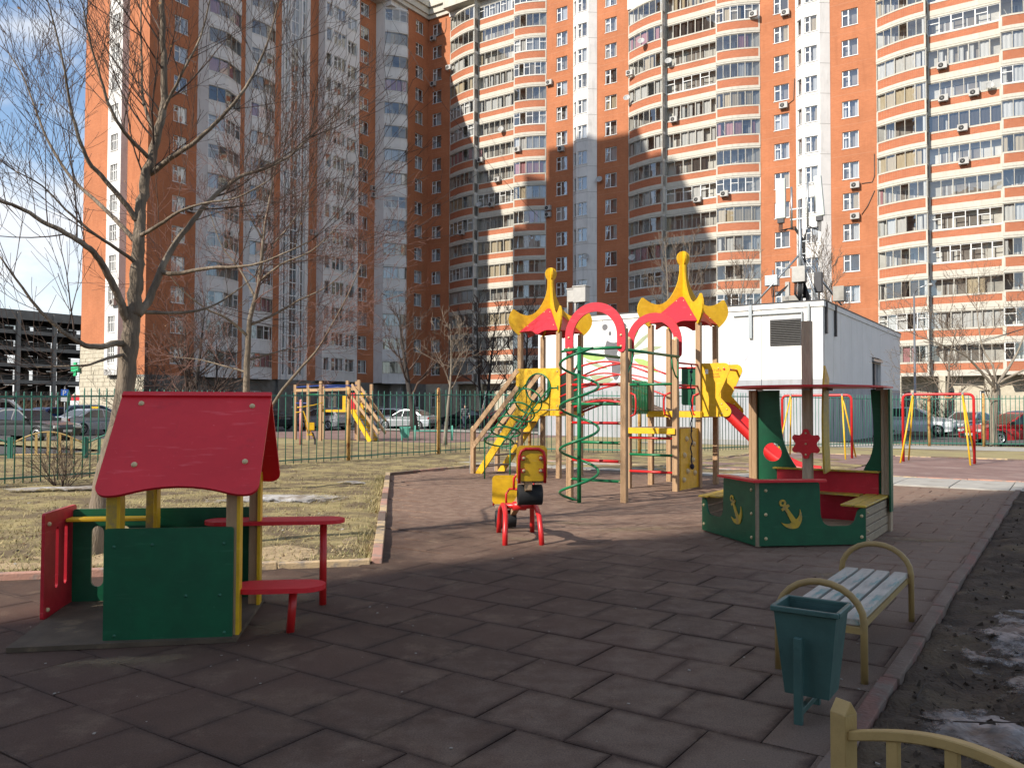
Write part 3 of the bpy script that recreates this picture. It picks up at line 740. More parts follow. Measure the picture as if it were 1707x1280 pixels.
# ---------------------------------------------------------------- melting snow and ice
LACE = {'ice_patch': (4.2, .1, .34, .42), 'snow_patch': (4.0, .18, .42, .4), 'sand_drift': (5.0, .0, .5, .5)}
def patch(name, label, cx, cy, rx, ry, h, m, seed, rot=0.0, st=.06, thr=.1, follow=None):
    na, nb = int(2 * rx / st) + 1, int(2 * ry / st) + 1
    hv = {}
    vs_, idx, fs = [], {}, []
    for j in range(nb):
        for i in range(na):
            u, v = -1 + 2 * i / (na - 1), -1 + 2 * j / (nb - 1)
            f = 1 - sqrt(u * u + v * v)
            x, y = u * rx, v * ry
            nz = .75 * n2(x, y, .9, seed) + .5 * n2(x, y, 2.4, seed + 3) + .25 * n2(x, y, 6, seed + 5)
            hv[i, j] = (f * 1.1 + nz - thr)
    for j in range(nb - 1):
        for i in range(na - 1):
            if max(hv[i, j], hv[i + 1, j], hv[i, j + 1], hv[i + 1, j + 1]) > 0:
                q = []
                for (a, b) in ((i, j), (i + 1, j), (i + 1, j + 1), (i, j + 1)):
                    if (a, b) not in idx:
                        u, v = -1 + 2 * a / (na - 1), -1 + 2 * b / (nb - 1)
                        x, y = u * rx, v * ry
                        hh = hv[a, b]
                        z = h * (1 - math.exp(-3 * hh)) if hh > 0 else -.02
                        idx[a, b] = len(vs_)
                        if follow is not None:
                            z += follow(*grid_of(cx + x * cos(rot) - y * sin(rot), cy + x * sin(rot) + y * cos(rot))) - .03
                        vs_.append((x, y, z + .012 * n2(x, y, 5, seed)))
                    q.append(idx[a, b])
                fs.append(q)
    t = MB(); t.add(vs_, fs, 0, True)
    m = lacy(m.copy(), *LACE[name][:3], rx, ry, .5, LACE[name][3], .45 if name == 'sand_drift' else 1.0)
    o = t.build(name, m)
    o.location = (cx, cy, .03); o.rotation_euler = (0, 0, rot)
    return tag(o, label, 'snow patch')
patch('ice_patch', 'large grey dirty ice sheet on the dark soil behind the bench', 3.75, 5.35, .85, 1.5, .05, X['ice'], 1.3, radians(-34), .05, .1, soil_h)
patch('ice_patch', 'small bright ice remnant on the soil in front of the litter bin', 2.25, 3.95, .33, .5, .028, X['ice'], 6.1, radians(-34), .04, .05, soil_h)
patch('ice_patch', 'ice at the picture corner behind the low yellow fence', 2.35, 3.2, .5, .4, .025, X['ice'], 9.7, 0, .04, .05, soil_h)
patch('ice_patch', 'narrow ice strip on the soil beside the far end of the bench', 4.6, 6.6, .35, .9, .045, X['ice'], 12.4, radians(-34), .05, .1, soil_h)
patch('ice_patch', 'ice crust at the right picture edge above the low fence', 3.0, 4.45, .4, .55, .045, X['ice'], 15.2, radians(-34), .045, .1, soil_h)
patch('snow_patch', 'melting snow patch on the lawn right behind the red playhouse', -3.75, 13.4, 1.5, .75, .05, X['snow'], 4.2, radians(12), .06, .25)
patch('snow_patch', 'thin snow strip beside the bare bush at the fence', -8.0, 14.9, 1.7, .35, .04, X['snow'], 2.7, radians(20), .06, .25)
patch('snow_patch', 'small snow scrap near the diagonal kerb on the lawn', -3.1, 16.3, .5, .3, .03, X['snow'], 8.2, 0, .05, .2)

# ---------------------------------------------------------------- matted dry grass, litter
rnd = random.Random(11)
bl = MB()
cnt = 0
while cnt < 26000:
    y = 7.3 + 16 * rnd.random() ** 1.7
    x = rnd.uniform(-.66 * y - .5, .5)
    a, b = grid_of(x, y)
    if inside(a, b) or edge_dist(a, b) < .1 or a > -5.3 or a < -26.5 or b > 25.8:
        continue
    if n2(a, b, .8, 21) < -.25 and rnd.random() < .7:
        continue
    z = lawn_h(a, b)
    t = rnd.uniform(0, 2 * pi); ln = rnd.uniform(.03, .09); w = rnd.uniform(.003, .007)
    up = rnd.uniform(.15, .75)
    d = Vector((cos(t), sin(t), 0)); s_ = Vector((-sin(t), cos(t), 0)) * w
    p = Vector((x, y, z - .004))
    bl.add([p - s_, p + s_, p + d * ln * (1 - up * .5) + Vector((0, 0, ln * up))], [(0, 1, 2)], 0 if rnd.random() < .6 else 1)
    cnt += 1
for k in range(5200):
    t = rnd.random()
    seg = rnd.choice((((-5.7, 6.0), (-12.8, 13.9)), ((-5.7, 5.95), (-9.5, 1.7)), ((-5.7, 6.0), (-12.8, 13.9))))
    a = seg[0][0] + (seg[1][0] - seg[0][0]) * t; b = seg[0][1] + (seg[1][1] - seg[0][1]) * t
    nx, ny = (seg[1][1] - seg[0][1]), -(seg[1][0] - seg[0][0])
    l_ = math.hypot(nx, ny); sgn = -1 if seg[1][1] > 6 else 1
    off = .05 + abs(rnd.gauss(0, .09))
    a += sgn * nx / l_ * off; b += sgn * ny / l_ * off
    if inside(a, b) or n2(a, b, 1.4, 33) < -.05:
        continue
    p = W(a, b, lawn_h(a, b) - .01)
    an = rnd.uniform(0, 2 * pi); ln = rnd.uniform(.05, .13); w = rnd.uniform(.003, .006); up = rnd.uniform(.4, 1.0)
    d = Vector((cos(an), sin(an), 0)); s_ = Vector((-sin(an), cos(an), 0)) * w
    bl.add([p - s_, p + s_, p + d * ln * (1 - up * .6) + Vector((0, 0, ln * up))], [(0, 1, 2)], 0 if rnd.random() < .7 else 1)
X['blade_straw'] = mat('dry_grass_blade', (.4, .32, .165), (.3, .24, .115), rough=.9, scale=1.5)
X['blade_green'] = mat('new_grass_blade', (.2, .2, .07), (.25, .21, .09), rough=.9, scale=1.5)
tag(bl.build('dry_grass', [X['blade_straw'], X['blade_green']], kind='stuff'), 'matted dry grass on the lawn left of the playground', 'grass')

lt = MB()
for k in range(420):
    y = 2.6 + 13 * rnd.random() ** 1.4
    x = rnd.uniform(-.6, .62) * y
    a, b = grid_of(x, y)
    s_ = rnd.uniform(.003, .008)
    z = .003
    if not inside(a, b):
        if a > -.75: z = soil_h(a, b) + .004; s_ *= 1.6
        else: continue
    elif rnd.random() < .35:
        continue
    lt.box((x, y, z + s_ * .2), (s_ * 2, s_ * rnd.uniform(.6, 1.6), s_ * .5), (rnd.uniform(-.3, .3), rnd.uniform(-.3, .3), rnd.uniform(0, 3)), rnd.choice((0, 0, 1)))
for k in range(700):
    y = 7.5 + 14 * rnd.random() ** 1.5
    x = rnd.uniform(-.64 * y, -.5)
    a, b = grid_of(x, y)
    if inside(a, b) or a > -5.4 or a < -26 or b > 25.5:
        continue
    s_ = rnd.uniform(.008, .022)
    lt.box((x, y, lawn_h(a, b) + .012), (s_ * 2, s_ * rnd.uniform(.8, 1.6), .003), (rnd.uniform(-.5, .5), rnd.uniform(-.5, .5), rnd.uniform(0, 3)), rnd.choice((1, 1, 1, 0)))
X['chip'] = mat('pale_chip', (.34, .31, .27), (.24, .22, .19), rough=.9)
X['leaf'] = mat('dead_leaf', (.17, .105, .05), (.12, .07, .035), rough=.9)
tag(lt.build('litter', [X['chip'], X['leaf']], kind='stuff'), 'small pale chips and dead leaves scattered over the paving', 'litter')

# drifts of sand on the tiles
def drift(cx, cy, rx, ry, seed, rot, nm='sand'):
    o = patch('sand_drift', '', cx, cy, rx, ry, .006, X[nm], seed, rot, .03, .12)
    o.location.z = .0035
    del o['category']; del o['label']
    structure(o)
drift(-2.35, 4.95, .62, .12, 3.3, radians(14))
drift(1.55, 10.4, .8, .3, 5.2, radians(20))
drift(.85, 10.9, .5, .2, 2.2, radians(-10))
drift(4.75, 9.6, .75, .22, 7.4, radians(-5))
drift(3.0, 7.5, .5, .22, 1.4, radians(-30))
drift(.1, 9.6, .35, .22, 6.6, radians(0))
drift(-1.6, 5.75, .28, .4, 9.1, radians(-30))
drift(-1.75, 6.6, .3, .3, 4.9, radians(0))
# clods and dead grass on the bare soil
cl = MB()
for k in range(2600):
    y = 3.0 + 13 * rnd.random() ** 1.6
    x = rnd.uniform(.3, .64) * y
    a, b = grid_of(x, y)
    if a < -.74 or a > 6.5 or b > 18:
        continue
    s_ = rnd.uniform(.006, .022) * (1 if rnd.random() < .9 else 1.8)
    z = soil_h(a, b)
    if k % 3:
        ps = [Vector((rnd.gauss(0, 1), rnd.gauss(0, 1), rnd.gauss(0, .7))).normalized() * s_ for _ in range(5)]
        c = Vector((x, y, z + s_ * .3))
        cl.add([c + p for p in ps], [(0, 1, 2), (0, 2, 3), (0, 3, 4), (1, 2, 4), (2, 3, 4), (0, 1, 4)], 0)
    else:
        for q_ in range(3):
            an = rnd.uniform(0, 2 * pi); ln = rnd.uniform(.03, .1); up = rnd.uniform(.1, .6); w = .003
            d = Vector((cos(an), sin(an), 0)); sd = Vector((-sin(an), cos(an), 0)) * w
            p = Vector((x + rnd.gauss(0, .04), y + rnd.gauss(0, .04), z - .004))
            cl.add([p - sd, p + sd, p + d * ln * (1 - .4 * up) + Vector((0, 0, ln * up))], [(0, 1, 2)], 1)
X['clod'] = mat('soil_clod', (.05, .034, .022), (.03, .021, .014), rough=.95, scale=12)
X['dead_blade'] = mat('dead_grass_blade', (.13, .095, .05), (.09, .065, .034), rough=.95, scale=3)
tag(cl.build('soil_clods', [X['clod'], X['dead_blade']], kind='stuff'), 'clods and dead grass blades on the dark soil bed', 'soil')
# twigs lying on the soil
tw = MB()
for k in range(60):
    x, y = rnd.uniform(1.8, 6.5), rnd.uniform(3.2, 10)
    a, b = grid_of(x, y)
    if a < -.7: continue
    t = rnd.uniform(0, pi); ln = rnd.uniform(.12, .45)
    pts = [(x + ln * (i / 4 - .5) * cos(t) + rnd.gauss(0, .008), y + ln * (i / 4 - .5) * sin(t) + rnd.gauss(0, .008), soil_h(*grid_of(x, y)) + .02 + rnd.uniform(0, .012)) for i in range(5)]
    tw.tube(pts, [.004, .004, .0035, .003, .002], 4)
X['twig_dark'] = mat('dark_twig', (.05, .036, .028), (.035, .026, .02), rough=.9)
tag(tw.build('fallen_twigs', X['twig_dark'], kind='stuff'), 'thin fallen twigs scattered on the dark soil', 'twigs')
# ================================================================== apartment block
FH = 2.8
ZC0 = 3.44                       # middle of the ground storey's windows
WALL_TOP = 49.7
RB = random.Random(5)

def wall_strip(mb, p0, p1, z0, z1, ops=(), mi=0, room=1, depth=.5):
    """vertical wall p0->p1 (outside on the right hand), with openings (t0, t1, [(zb, zt), ...])"""
    p0, p1 = Vector((*p0, 0)), Vector((*p1, 0))
    d = (p1 - p0); ln = d.length; d.normalize()
    inn = Vector((-d.y, d.x, 0))
    def P(t, z, k=0.0):
        return p0 + d * t + inn * k + Vector((0, 0, z))
    t = 0.0
    for (t0, t1, rows) in sorted(ops):
        mb.quad(P(t, z0), P(t0, z0), P(t0, z1), P(t, z1), mi)
        z = z0
        for (zb, zt) in rows:
            mb.quad(P(t0, z), P(t1, z), P(t1, zb), P(t0, zb), mi)
            mb.quad(P(t0, zb), P(t1, zb), P(t1, zb, depth), P(t0, zb, depth), mi)
            mb.quad(P(t0, zt, depth), P(t1, zt, depth), P(t1, zt), P(t0, zt), mi)
            mb.quad(P(t0, zb, depth), P(t0, zt, depth), P(t0, zt), P(t0, zb), mi)
            mb.quad(P(t1, zb), P(t1, zt), P(t1, zt, depth), P(t1, zb, depth), mi)
            mb.quad(P(t0, zb, depth), P(t1, zb, depth), P(t1, zt, depth), P(t0, zt, depth), room)
            z = zt
        mb.quad(P(t0, z), P(t1, z), P(t1, z1), P(t0, z1), mi)
        t = t1
    mb.quad(P(t, z0), P(ln, z0), P(ln, z1), P(t, z1), mi)

WT = {}
def window_meshes(w, h, style, fm):
    key = (round(w, 2), round(h, 2), style, fm)
    if key in WT:
        return WT[key]
    f = MB(); pn = MB()
    fw = .065
    y0, y1 = .09, .15
    f.span(0, fw, y0, y1, 0, h); f.span(w - fw, w, y0, y1, 0, h)
    f.span(fw, w - fw, y0, y1, 0, fw); f.span(fw, w - fw, y0, y1, h - fw, h)
    f.span(-.05, w + .05, -.05, .1, -.05, -.005)
    cols = {'pair': [.42], 'triple': [.33, .66], 'single': [], 'quad': [.25, .5, .75], 'grid': [.34, .67]}[style]
    xs = [0.0] + [c * w for c in cols] + [w]
    for x in xs[1:-1]:
        f.span(x - .05, x + .05, y0 - .01, y1, fw, h - fw)
    if style == 'pair':
        f.span(fw, xs[1] - .05, y0 - .008, y1, h * .66 - .045, h * .66 + .045)
        f.span(fw, fw + .03, y0 - .012, y0 + .004, fw, h - fw)
    if style == 'triple':
        f.span(fw, xs[1] - .05, y0 - .008, y1, h * .64 - .04, h * .64 + .04)
    if style == 'grid':
        f.span(fw, w - fw, y0 + .005, y1, h * .62 - .03, h * .62 + .03)
        for i in range(3):
            x = (xs[i] + xs[i + 1]) / 2
            f.span(x - .015, x + .015, y0 + .01, y1 - .01, fw, h - fw)
    for i in range(len(xs) - 1):
        a, b = xs[i] + .04, xs[i + 1] - .04
        k = (RB.random() - .5) * .012
        pn.quad((a, .125 + k, .05), (b, .125 - k, .05), (b, .125 - k, h - .05), (a, .125 + k, h - .05))
    cur = []
    for var in ((.04, .96), (.04, .34), (.62, .96), (.04, .25, .75, .96), (.4, .96)):
        c = MB()
        for k in range(0, len(var), 2):
            xa, xb = var[k] * w, var[k + 1] * w
            n = max(4, int((xb - xa) / .07))
            pts = [(xa + (xb - xa) * i / n, .26 + .025 * ((-1) ** i)) for i in range(n + 1)]
            for i in range(n):
                c.quad((*pts[i], .03), (*pts[i + 1], .03), (*pts[i + 1], h - .03), (*pts[i], h - .03))
        cur.append(c)
    cms = {}
    for cm in ('curtain', 'curtain_cream', 'curtain_dark'):
        cms[cm] = [c.mesh('curtain', [X[cm]]) for c in cur]
    WT[key] = (f.mesh('window', [X[fm]]), pn.mesh('pane', [X['glass']]), cms)
    return WT[key]

def place_window(root, p0, p1, t0, zb, w, h, style='pair', fm='frame_white', curtain=.85):
    d = Vector((p1[0] - p0[0], p1[1] - p0[1], 0)); d.normalize()
    fme, pme, cms = window_meshes(w, h, style, fm)
    o = link('window', fme, root, loc=(p0[0] + d.x * t0, p0[1] + d.y * t0, zb), rz=atan2(d.y, d.x))
    link('pane', pme, o)
    if RB.random() < curtain:
        cm = RB.choice(('curtain', 'curtain', 'curtain', 'curtain_cream', 'curtain_dark'))
        link('curtain', RB.choice(cms[cm]), o)
    return o

def normals(pts):
    out = []
    n = len(pts)
    for i in range(n):
        a, b = Vector(pts[max(i - 1, 0)]), Vector(pts[min(i + 1, n - 1)])
        d = (b - a).normalized()
        out.append(Vector((d.y, -d.x)))
    return out
def offset(pts, k):
    ns = normals(pts)
    return [(p[0] + n.x * k, p[1] + n.y * k) for p, n in zip(pts, ns)]
def band(mb, pts, off, z0, z1, th=.1, mi=0):
    o_, i_ = offset(pts, off), offset(pts, off - th)
    for k in range(len(pts) - 1):
        a, b, c, d = o_[k], o_[k + 1], i_[k + 1], i_[k]
        mb.quad((*a, z0), (*b, z0), (*b, z1), (*a, z1), mi)
        mb.quad((*c, z0), (*d, z0), (*d, z1), (*c, z1), mi)
        mb.quad((*a, z1), (*b, z1), (*c, z1), (*d, z1), mi)
        mb.quad((*d, z0), (*c, z0), (*b, z0), (*a, z0), mi)
    for k, (p, q) in ((0, (o_[0], i_[0])), (-1, (o_[-1], i_[-1]))):
        mb.quad((*p, z0), (*q, z0), (*q, z1), (*p, z1), mi)
def resample(pts, n, i0=0.0, i1=1.0):
    ds = [0.0]
    for k in range(1, len(pts)):
        ds.append(ds[-1] + math.hypot(pts[k][0] - pts[k - 1][0], pts[k][1] - pts[k - 1][1]))
    out = []
    for i in range(n + 1):
        s = (i0 + (i1 - i0) * i / n) * ds[-1]
        for k in range(1, len(pts)):
            if s <= ds[k] + 1e-9:
                u = (s - ds[k - 1]) / max(1e-9, ds[k] - ds[k - 1])
                out.append((pts[k - 1][0] + u * (pts[k][0] - pts[k - 1][0]), pts[k - 1][1] + u * (pts[k][1] - pts[k - 1][1])))
                break
    return out

def balcony_column(root, pts, back, floors, npanes, brick=True, slab_h=.22, panel=(.26, 1.06), frames=('frame_beige', 'frame_beige', 'frame_beige', 'frame_white'), curtain=.7, name='balcony', top=2.62):
    """glazed balconies one above another; pts = plan outline, back = plan of the rear wall (two points)"""
    ln = sum(math.hypot(pts[k + 1][0] - pts[k][0], pts[k + 1][1] - pts[k][1]) for k in range(len(pts) - 1))
    e = .14 / ln
    m = len(pts) * 2
    b = MB()
    band(b, pts, .05, 0, slab_h, .25)
    rail0 = panel[1]
    band(b, pts, .035, rail0, rail0 + .1, .14)
    band(b, pts, .03, top, FH - .01, .12)
    band(b, resample(pts, 1, 0, e), .03, slab_h, rail0, .12); band(b, resample(pts, 1, 1 - e, 1), .03, slab_h, rail0, .12)
    if not brick:
        band(b, resample(pts, m, e, 1 - e), .0, slab_h, rail0, .1)
    else:
        band(b, resample(pts, m, e, 1 - e), .022, slab_h, panel[0] + .03, .1)
    poly = [(*p, .1) for p in pts] + [(*p, .1) for p in reversed(back)]
    b.add(poly, [tuple(range(len(poly)))], 0)
    b.add([(x, y, top + .05) for x, y, _ in poly], [tuple(reversed(range(len(poly))))], 0)
    bw = MB()
    bw.quad((*back[0], .1), (*back[1], .1), (*back[1], top + .05), (*back[0], top + .05), 0)
    wd = (Vector(back[1]) - Vector(back[0])); wl = wd.length; wd.normalize(); wn_ = Vector((wd.y, -wd.x))
    for (u0, u1, z0, z1) in ((.15, .32, .15, 2.25), (.36, .72, .95, 2.25)):
        p, q = Vector(back[0]) + wd * wl * u0 + wn_ * .03, Vector(back[0]) + wd * wl * u1 + wn_ * .03
        bw.quad((*p, z0), (*q, z0), (*q, z1), (*p, z1), 1)
        for (x0, x1) in ((p, p + wd * .07), (q - wd * .07, q), ((p + q) / 2, (p + q) / 2 + wd * .07)):
            bw.quad((*(x0 + wn_ * .02), z0), (*(x1 + wn_ * .02), z0), (*(x1 + wn_ * .02), z1), (*(x0 + wn_ * .02), z1), 2)
    bw.quad((*pts[0], .1), (*back[0], .1), (*back[0], top), (*pts[0], top), 0)
    bw.quad((*back[1], .1), (*pts[-1], .1), (*pts[-1], top), (*back[1], top), 0)
    bmesh_ = b.mesh(name, [X['white_trim'] if brick else X['white_wall']])
    bwm = bw.mesh('loggia_wall', [X['loggia'], X['interior'], X['frame_white']])
    if brick:
        p_ = MB(); band(p_, resample(pts, m, e, 1 - e), .008, panel[0] + .02, panel[1] + .02, .08)
        pm = p_.mesh('brick_panel', [X['orange_panel']])
    g0, g1 = rail0 + .1, top
    var = []
    for fm in sorted(set(frames)):
        for n in (npanes, npanes + 1):
            f = MB(); pn = MB()
            gp = resample(pts, n, .005, .995)
            dn = resample(pts, n * 2, .005, .995)
            band(f, dn, -.02, g0, g0 + .07, .05); band(f, dn, -.02, g1 - .07, g1, .05)
            ns = normals(gp)
            for k, p in enumerate(gp):
                w_ = .085 if (k % 2 == 0) else .055
                ang = atan2(ns[k].y, ns[k].x)
                f.box((p[0] - ns[k].x * .045, p[1] - ns[k].y * .045, (g0 + g1) / 2), (.06, w_, g1 - g0 - .12), (0, 0, ang))
            if fm == 'frame_white':
                for k in range(0, n, 2):
                    a, c = Vector(gp[k]), Vector(gp[k + 1])
                    f.beam((*(a - ns[k] * .045), g0 + .95), (*(c - ns[k + 1] * .045), g0 + .95), .05, .06)
            for k in range(n):
                a, c = Vector(gp[k]) - ns[k] * .05, Vector(gp[k + 1]) - ns[k + 1] * .05
                pn.quad((*a, g0 + .05), (*c, g0 + .05), (*c, g1 - .05), (*a, g1 - .05))
            cur = []
            for c_ in range(4):
                cb_ = MB()
                rr = random.Random(c_ * 7 + n)
                for k in range(n):
                    if rr.random() < (.3, .55, .25, .8)[c_]:
                        ww = rr.choice((1.0, 1.0, .5))
                        a, c = Vector(gp[k]) - ns[k] * .2, Vector(gp[k + 1]) - ns[k + 1] * .2
                        c = a + (c - a) * ww
                        st = 5
                        for i in range(st):
                            q0, q1 = a + (c - a) * (i / st), a + (c - a) * ((i + 1) / st)
                            k0, k1 = ns[k] * (.025 * (-1) ** i), ns[k] * (.025 * (-1) ** (i + 1))
                            zl = g0 if c_ != 2 else g0 - .1
                            cb_.quad((*(q0 + k0), zl), (*(q1 + k1), zl), (*(q1 + k1), g1 - .1), (*(q0 + k0), g1 - .1))
                if cb_.f:
                    cur.append(cb_)
            var.append((fm, f.mesh('glazing', [X[fm]]), pn.mesh('pane', [X['glass_balcony']]), [(c.mesh('curtain', [X['curtain']]), c.mesh('curtain', [X['curtain_cream']]), c.mesh('curtain', [X['curtain_pink']]), c.mesh('curtain', [X['curtain_dark']])) for c in cur]))
    for fl in floors:
        z = ZC0 + FH * fl - 1.92
        o = link(name, bmesh_, root, loc=(0, 0, z))
        link('loggia_wall', bwm, o)
        if brick:
            link('brick_panel', pm, o)
        fm = RB.choice(frames)
        v = RB.choice([x for x in var if x[0] == fm])
        gl = link('glazing', v[1], o)
        link('pane', v[2], o)
        if RB.random() < curtain and v[3]:
            link('curtain', RB.choice(v[3])[RB.choice((0, 0, 0, 1, 1, 2, 3))], o)

def rows(floors, h=1.52):
    return [(ZC0 + FH * f - h / 2, ZC0 + FH * f + h / 2) for f in floors]

def window_column(root, mb, p0, p1, centre, floors, w=1.4, h=1.52, style='pair', extra=None):
    """centre measured along p0->p1; returns the opening for wall_strip and places the windows"""
    for (zb, zt) in rows(floors, h):
        place_window(root, p0, p1, centre - w / 2, zb, w, h, style)
    return (centre - w / 2, centre + w / 2, rows(floors, h))

def top_floor(D, xm=16):
    return max(3, min(xm, int((690 * D) / (1380 * FH) - .69 + .9)))

# ------------------------------------------------------------------ right wing (its street front runs along the grid's a axis)
RW = thing('apartment_building', 'lit orange brick apartment block with curved glazed balconies behind the white pavilion', 'building', W(0, 78.5), YAW)
def rD(a):
    return (W(a, 78.5)).y
wall = MB()
def rbrick(x0, x1, cx, w=1.4):
    fl = list(range(1, top_floor(rD((x0 + x1) / 2)) + 1))
    op = window_column(RW, wall, (x0, 0), (x1, 0), cx - x0, fl, w)
    wall_strip(wall, (x0, 0), (x1, 0), 4.4, WALL_TOP, [op], 0, 1)
    for f in fl:
        z = ZC0 + FH * f - 1.42
        wall.quad((x0, -.004, z), (x1, -.004, z), (x1, -.004, z + .022), (x0, -.004, z + .022), 2)
rbrick(-65.9, -62.4, -64.5)
rbrick(-48.6, -45.13, -46.6)
rbrick(-42.17, -38.4, -40.5)
rbrick(-24.46, -21.11, -22.45)
rbrick(-18.02, -14.08, -16.3)
wall_strip(wall, (-.6, 0), (6, 0), 4.4, WALL_TOP, [], 0, 1)
X['brick_joint'] = mat('pale_brick_joint', (.5, .27, .17), (.42, .2, .12), rough=.9)
wall.build('brick_wall', [X['orange_brick'], X['interior'], X['brick_joint']], RW)

bay = MB()
def rbay(x0, x1):
    fl = list(range(1, top_floor(rD((x0 + x1) / 2)) + 1))
    pl = [(x0, -.02), (x0 + .75, -.62), (x1 - .75, -.62), (x1, -.02)]
    for i, (w, st) in enumerate(((.62, 'single'), (1.15, 'pair'))):
        p, q = pl[i], pl[i + 1]
        ln = math.hypot(q[0] - p[0], q[1] - p[1])
        c = ln / 2 if i else ln * .56
        for (zb, zt) in rows(fl, 1.45):
            place_window(RW, p, q, c - w / 2, zb, w, 1.45, st)
        wall_strip(bay, p, q, 4.4, WALL_TOP, [(c - w / 2, c + w / 2, rows(fl, 1.45))], 0, 1)
    wall_strip(bay, pl[2], pl[3], 4.4, WALL_TOP, [], 0, 1)
    # thin joints between the storey-high panels
    for f in fl:
        z = ZC0 + FH * f - 1.05
        for i in range(3):
            p, q = Vector(pl[i]), Vector(pl[i + 1])
            d = (q - p).normalized(); n = Vector((d.y, -d.x)) * .004
            bay.quad((*(p + n), z), (*(q + n), z), (*(q + n), z + .035), (*(p + n), z + .035), 2)
rbay(-45.13, -42.17)
rbay(-21.11, -18.02)
X['joint'] = mat('panel_joint', (.3, .29, .27), (.24, .23, .21), rough=.9)

def rgroup(x0, x1, x2, x3, np_=(5, 6, 5)):
    fl = list(range(1, top_floor(rD((x0 + x3) / 2)) + 1))
    A = [(x0 + (x1 - x0) * t, -1.25 * sin(t * pi / 2) ** .9 if t > 0 else -.02) for t in (0, .12, .28, .46, .64, .82, 1)]
    balcony_column(RW, A, [(x0, .08), (x1, .08)], fl, np_[0])
    Mi = [(x1 + .02, -.5), (x2 - .02, -.5)]
    balcony_column(RW, Mi, [(x1 + .02, .08), (x2 - .02, .08)], fl, np_[1], slab_h=.42, panel=(.46, 1.06))
    B = [(x2 + (x3 - x2) * t, -1.25 * sin((1 - t) * pi / 2) ** .9 if t < 1 else -.02) for t in (0, .18, .36, .54, .72, .88, 1)]
    balcony_column(RW, B, [(x2, .08), (x3, .08)], fl, np_[2])
    # return wall at the end of the first bay, narrow windows in it
    p, q = (x1, -1.27), (x1, -.5)
    # outside faces +x: walk from low y to high y with the outside on the right hand
    wall_strip(bay, p, q, 4.3, WALL_TOP, [(.14, .66, rows(fl, 1.42))], 0, 1, .3)
    for (zb, zt) in rows(fl, 1.42):
        place_window(RW, p, q, .14, zb, .52, 1.42, 'single', RB.choice(('frame_beige', 'frame_white', 'frame_white')), .9)
    top = ZC0 + FH * fl[-1] + .9
    bay.span(x0, x3, -.3, .5, top, WALL_TOP, 0)
rgroup(-62.4, -57.8, -52.2, -48.6)
rgroup(-38.4, -34.0, -28.4, -24.46)
rgroup(-14.08, -9.93, -4.46, -.6)
bay.build('white_bay', [X['white_wall'], X['interior'], X['joint']], RW)

core = MB()
core.span(-65.9, 6, .76, 15, 0, WALL_TOP)
core.build('rear_block', X['white_wall'], RW)
base = MB()
for (x0, x1, cx) in ((-65.9, -62.4, -64.4), (-48.6, -45.13, -46.6), (-45.13, -38.4, -41.4), (-24.46, -21.11, -22.6), (-21.11, -14.08, -18), (-.6, 6, 3)):
    wall_strip(base, (x0, -.06), (x1, -.06), -.1, 4.4, [(cx - x0 - .7, cx - x0 + .7, [(1.6, 3.3)])], 0, 1)
    base.quad((x0, -.06, 4.4), (x1, -.06, 4.4), (x1, .1, 4.4), (x0, .1, 4.4))
    place_window(RW, (x0, -.06), (x1, -.06), cx - x0 - .7, 1.6, 1.4, 1.7, 'pair')
for (x0, x3) in ((-62.4, -48.6), (-38.4, -24.46), (-14.08, -.6)):
    ops = []
    n = int((x3 - x0) / 3.2)
    for k in range(n):
        c = (k + .5) * (x3 - x0) / n
        ops.append((c - .75, c + .75, [(1.3, 3.1)]))
        place_window(RW, (x0, .5), (x3, .5), c - .75, 1.3, 1.5, 1.8, 'pair')
    wall_strip(base, (x0, .5), (x3, .5), -.1, 4.4, ops, 0, 1)
    for k in range(4):
        x = x0 + (x3 - x0) * (k + .5) / 4
        base.span(x - .25, x + .25, -1.0, -.5, -.1, 4.32)
base.build('stone_base', [X['stone'], X['interior']], RW)
cor = MB()
for k, (zz, h, o_) in enumerate(((49.7, .5, .25), (50.2, .35, .45), (50.55, .5, .35), (51.05, .3, .6), (51.35, .6, .5))):
    cor.span(-65.9, 6, -o_, .8, zz, zz + h - .003)
for (x0, x3) in ((-62.4, -48.6), (-38.4, -24.46), (-14.08, -.6)):
    cor.span(x0, x3, -1.5, -.3, 49.72, 50.5)
cor.build('cornice', X['white_trim'], RW)
rail = MB()
for k in range(36):
    rail.tube([(-65.4 + k * 2, -.3, 51.9), (-65.4 + k * 2, -.3, 53.0)], .03, 4)
for zz in (52.2, 52.6, 53.0):
    rail.tube([(-65.4, -.3, zz), (5, -.3, zz)], .025, 4)
rail.build('roof_railing', X['frame_brown'], RW)

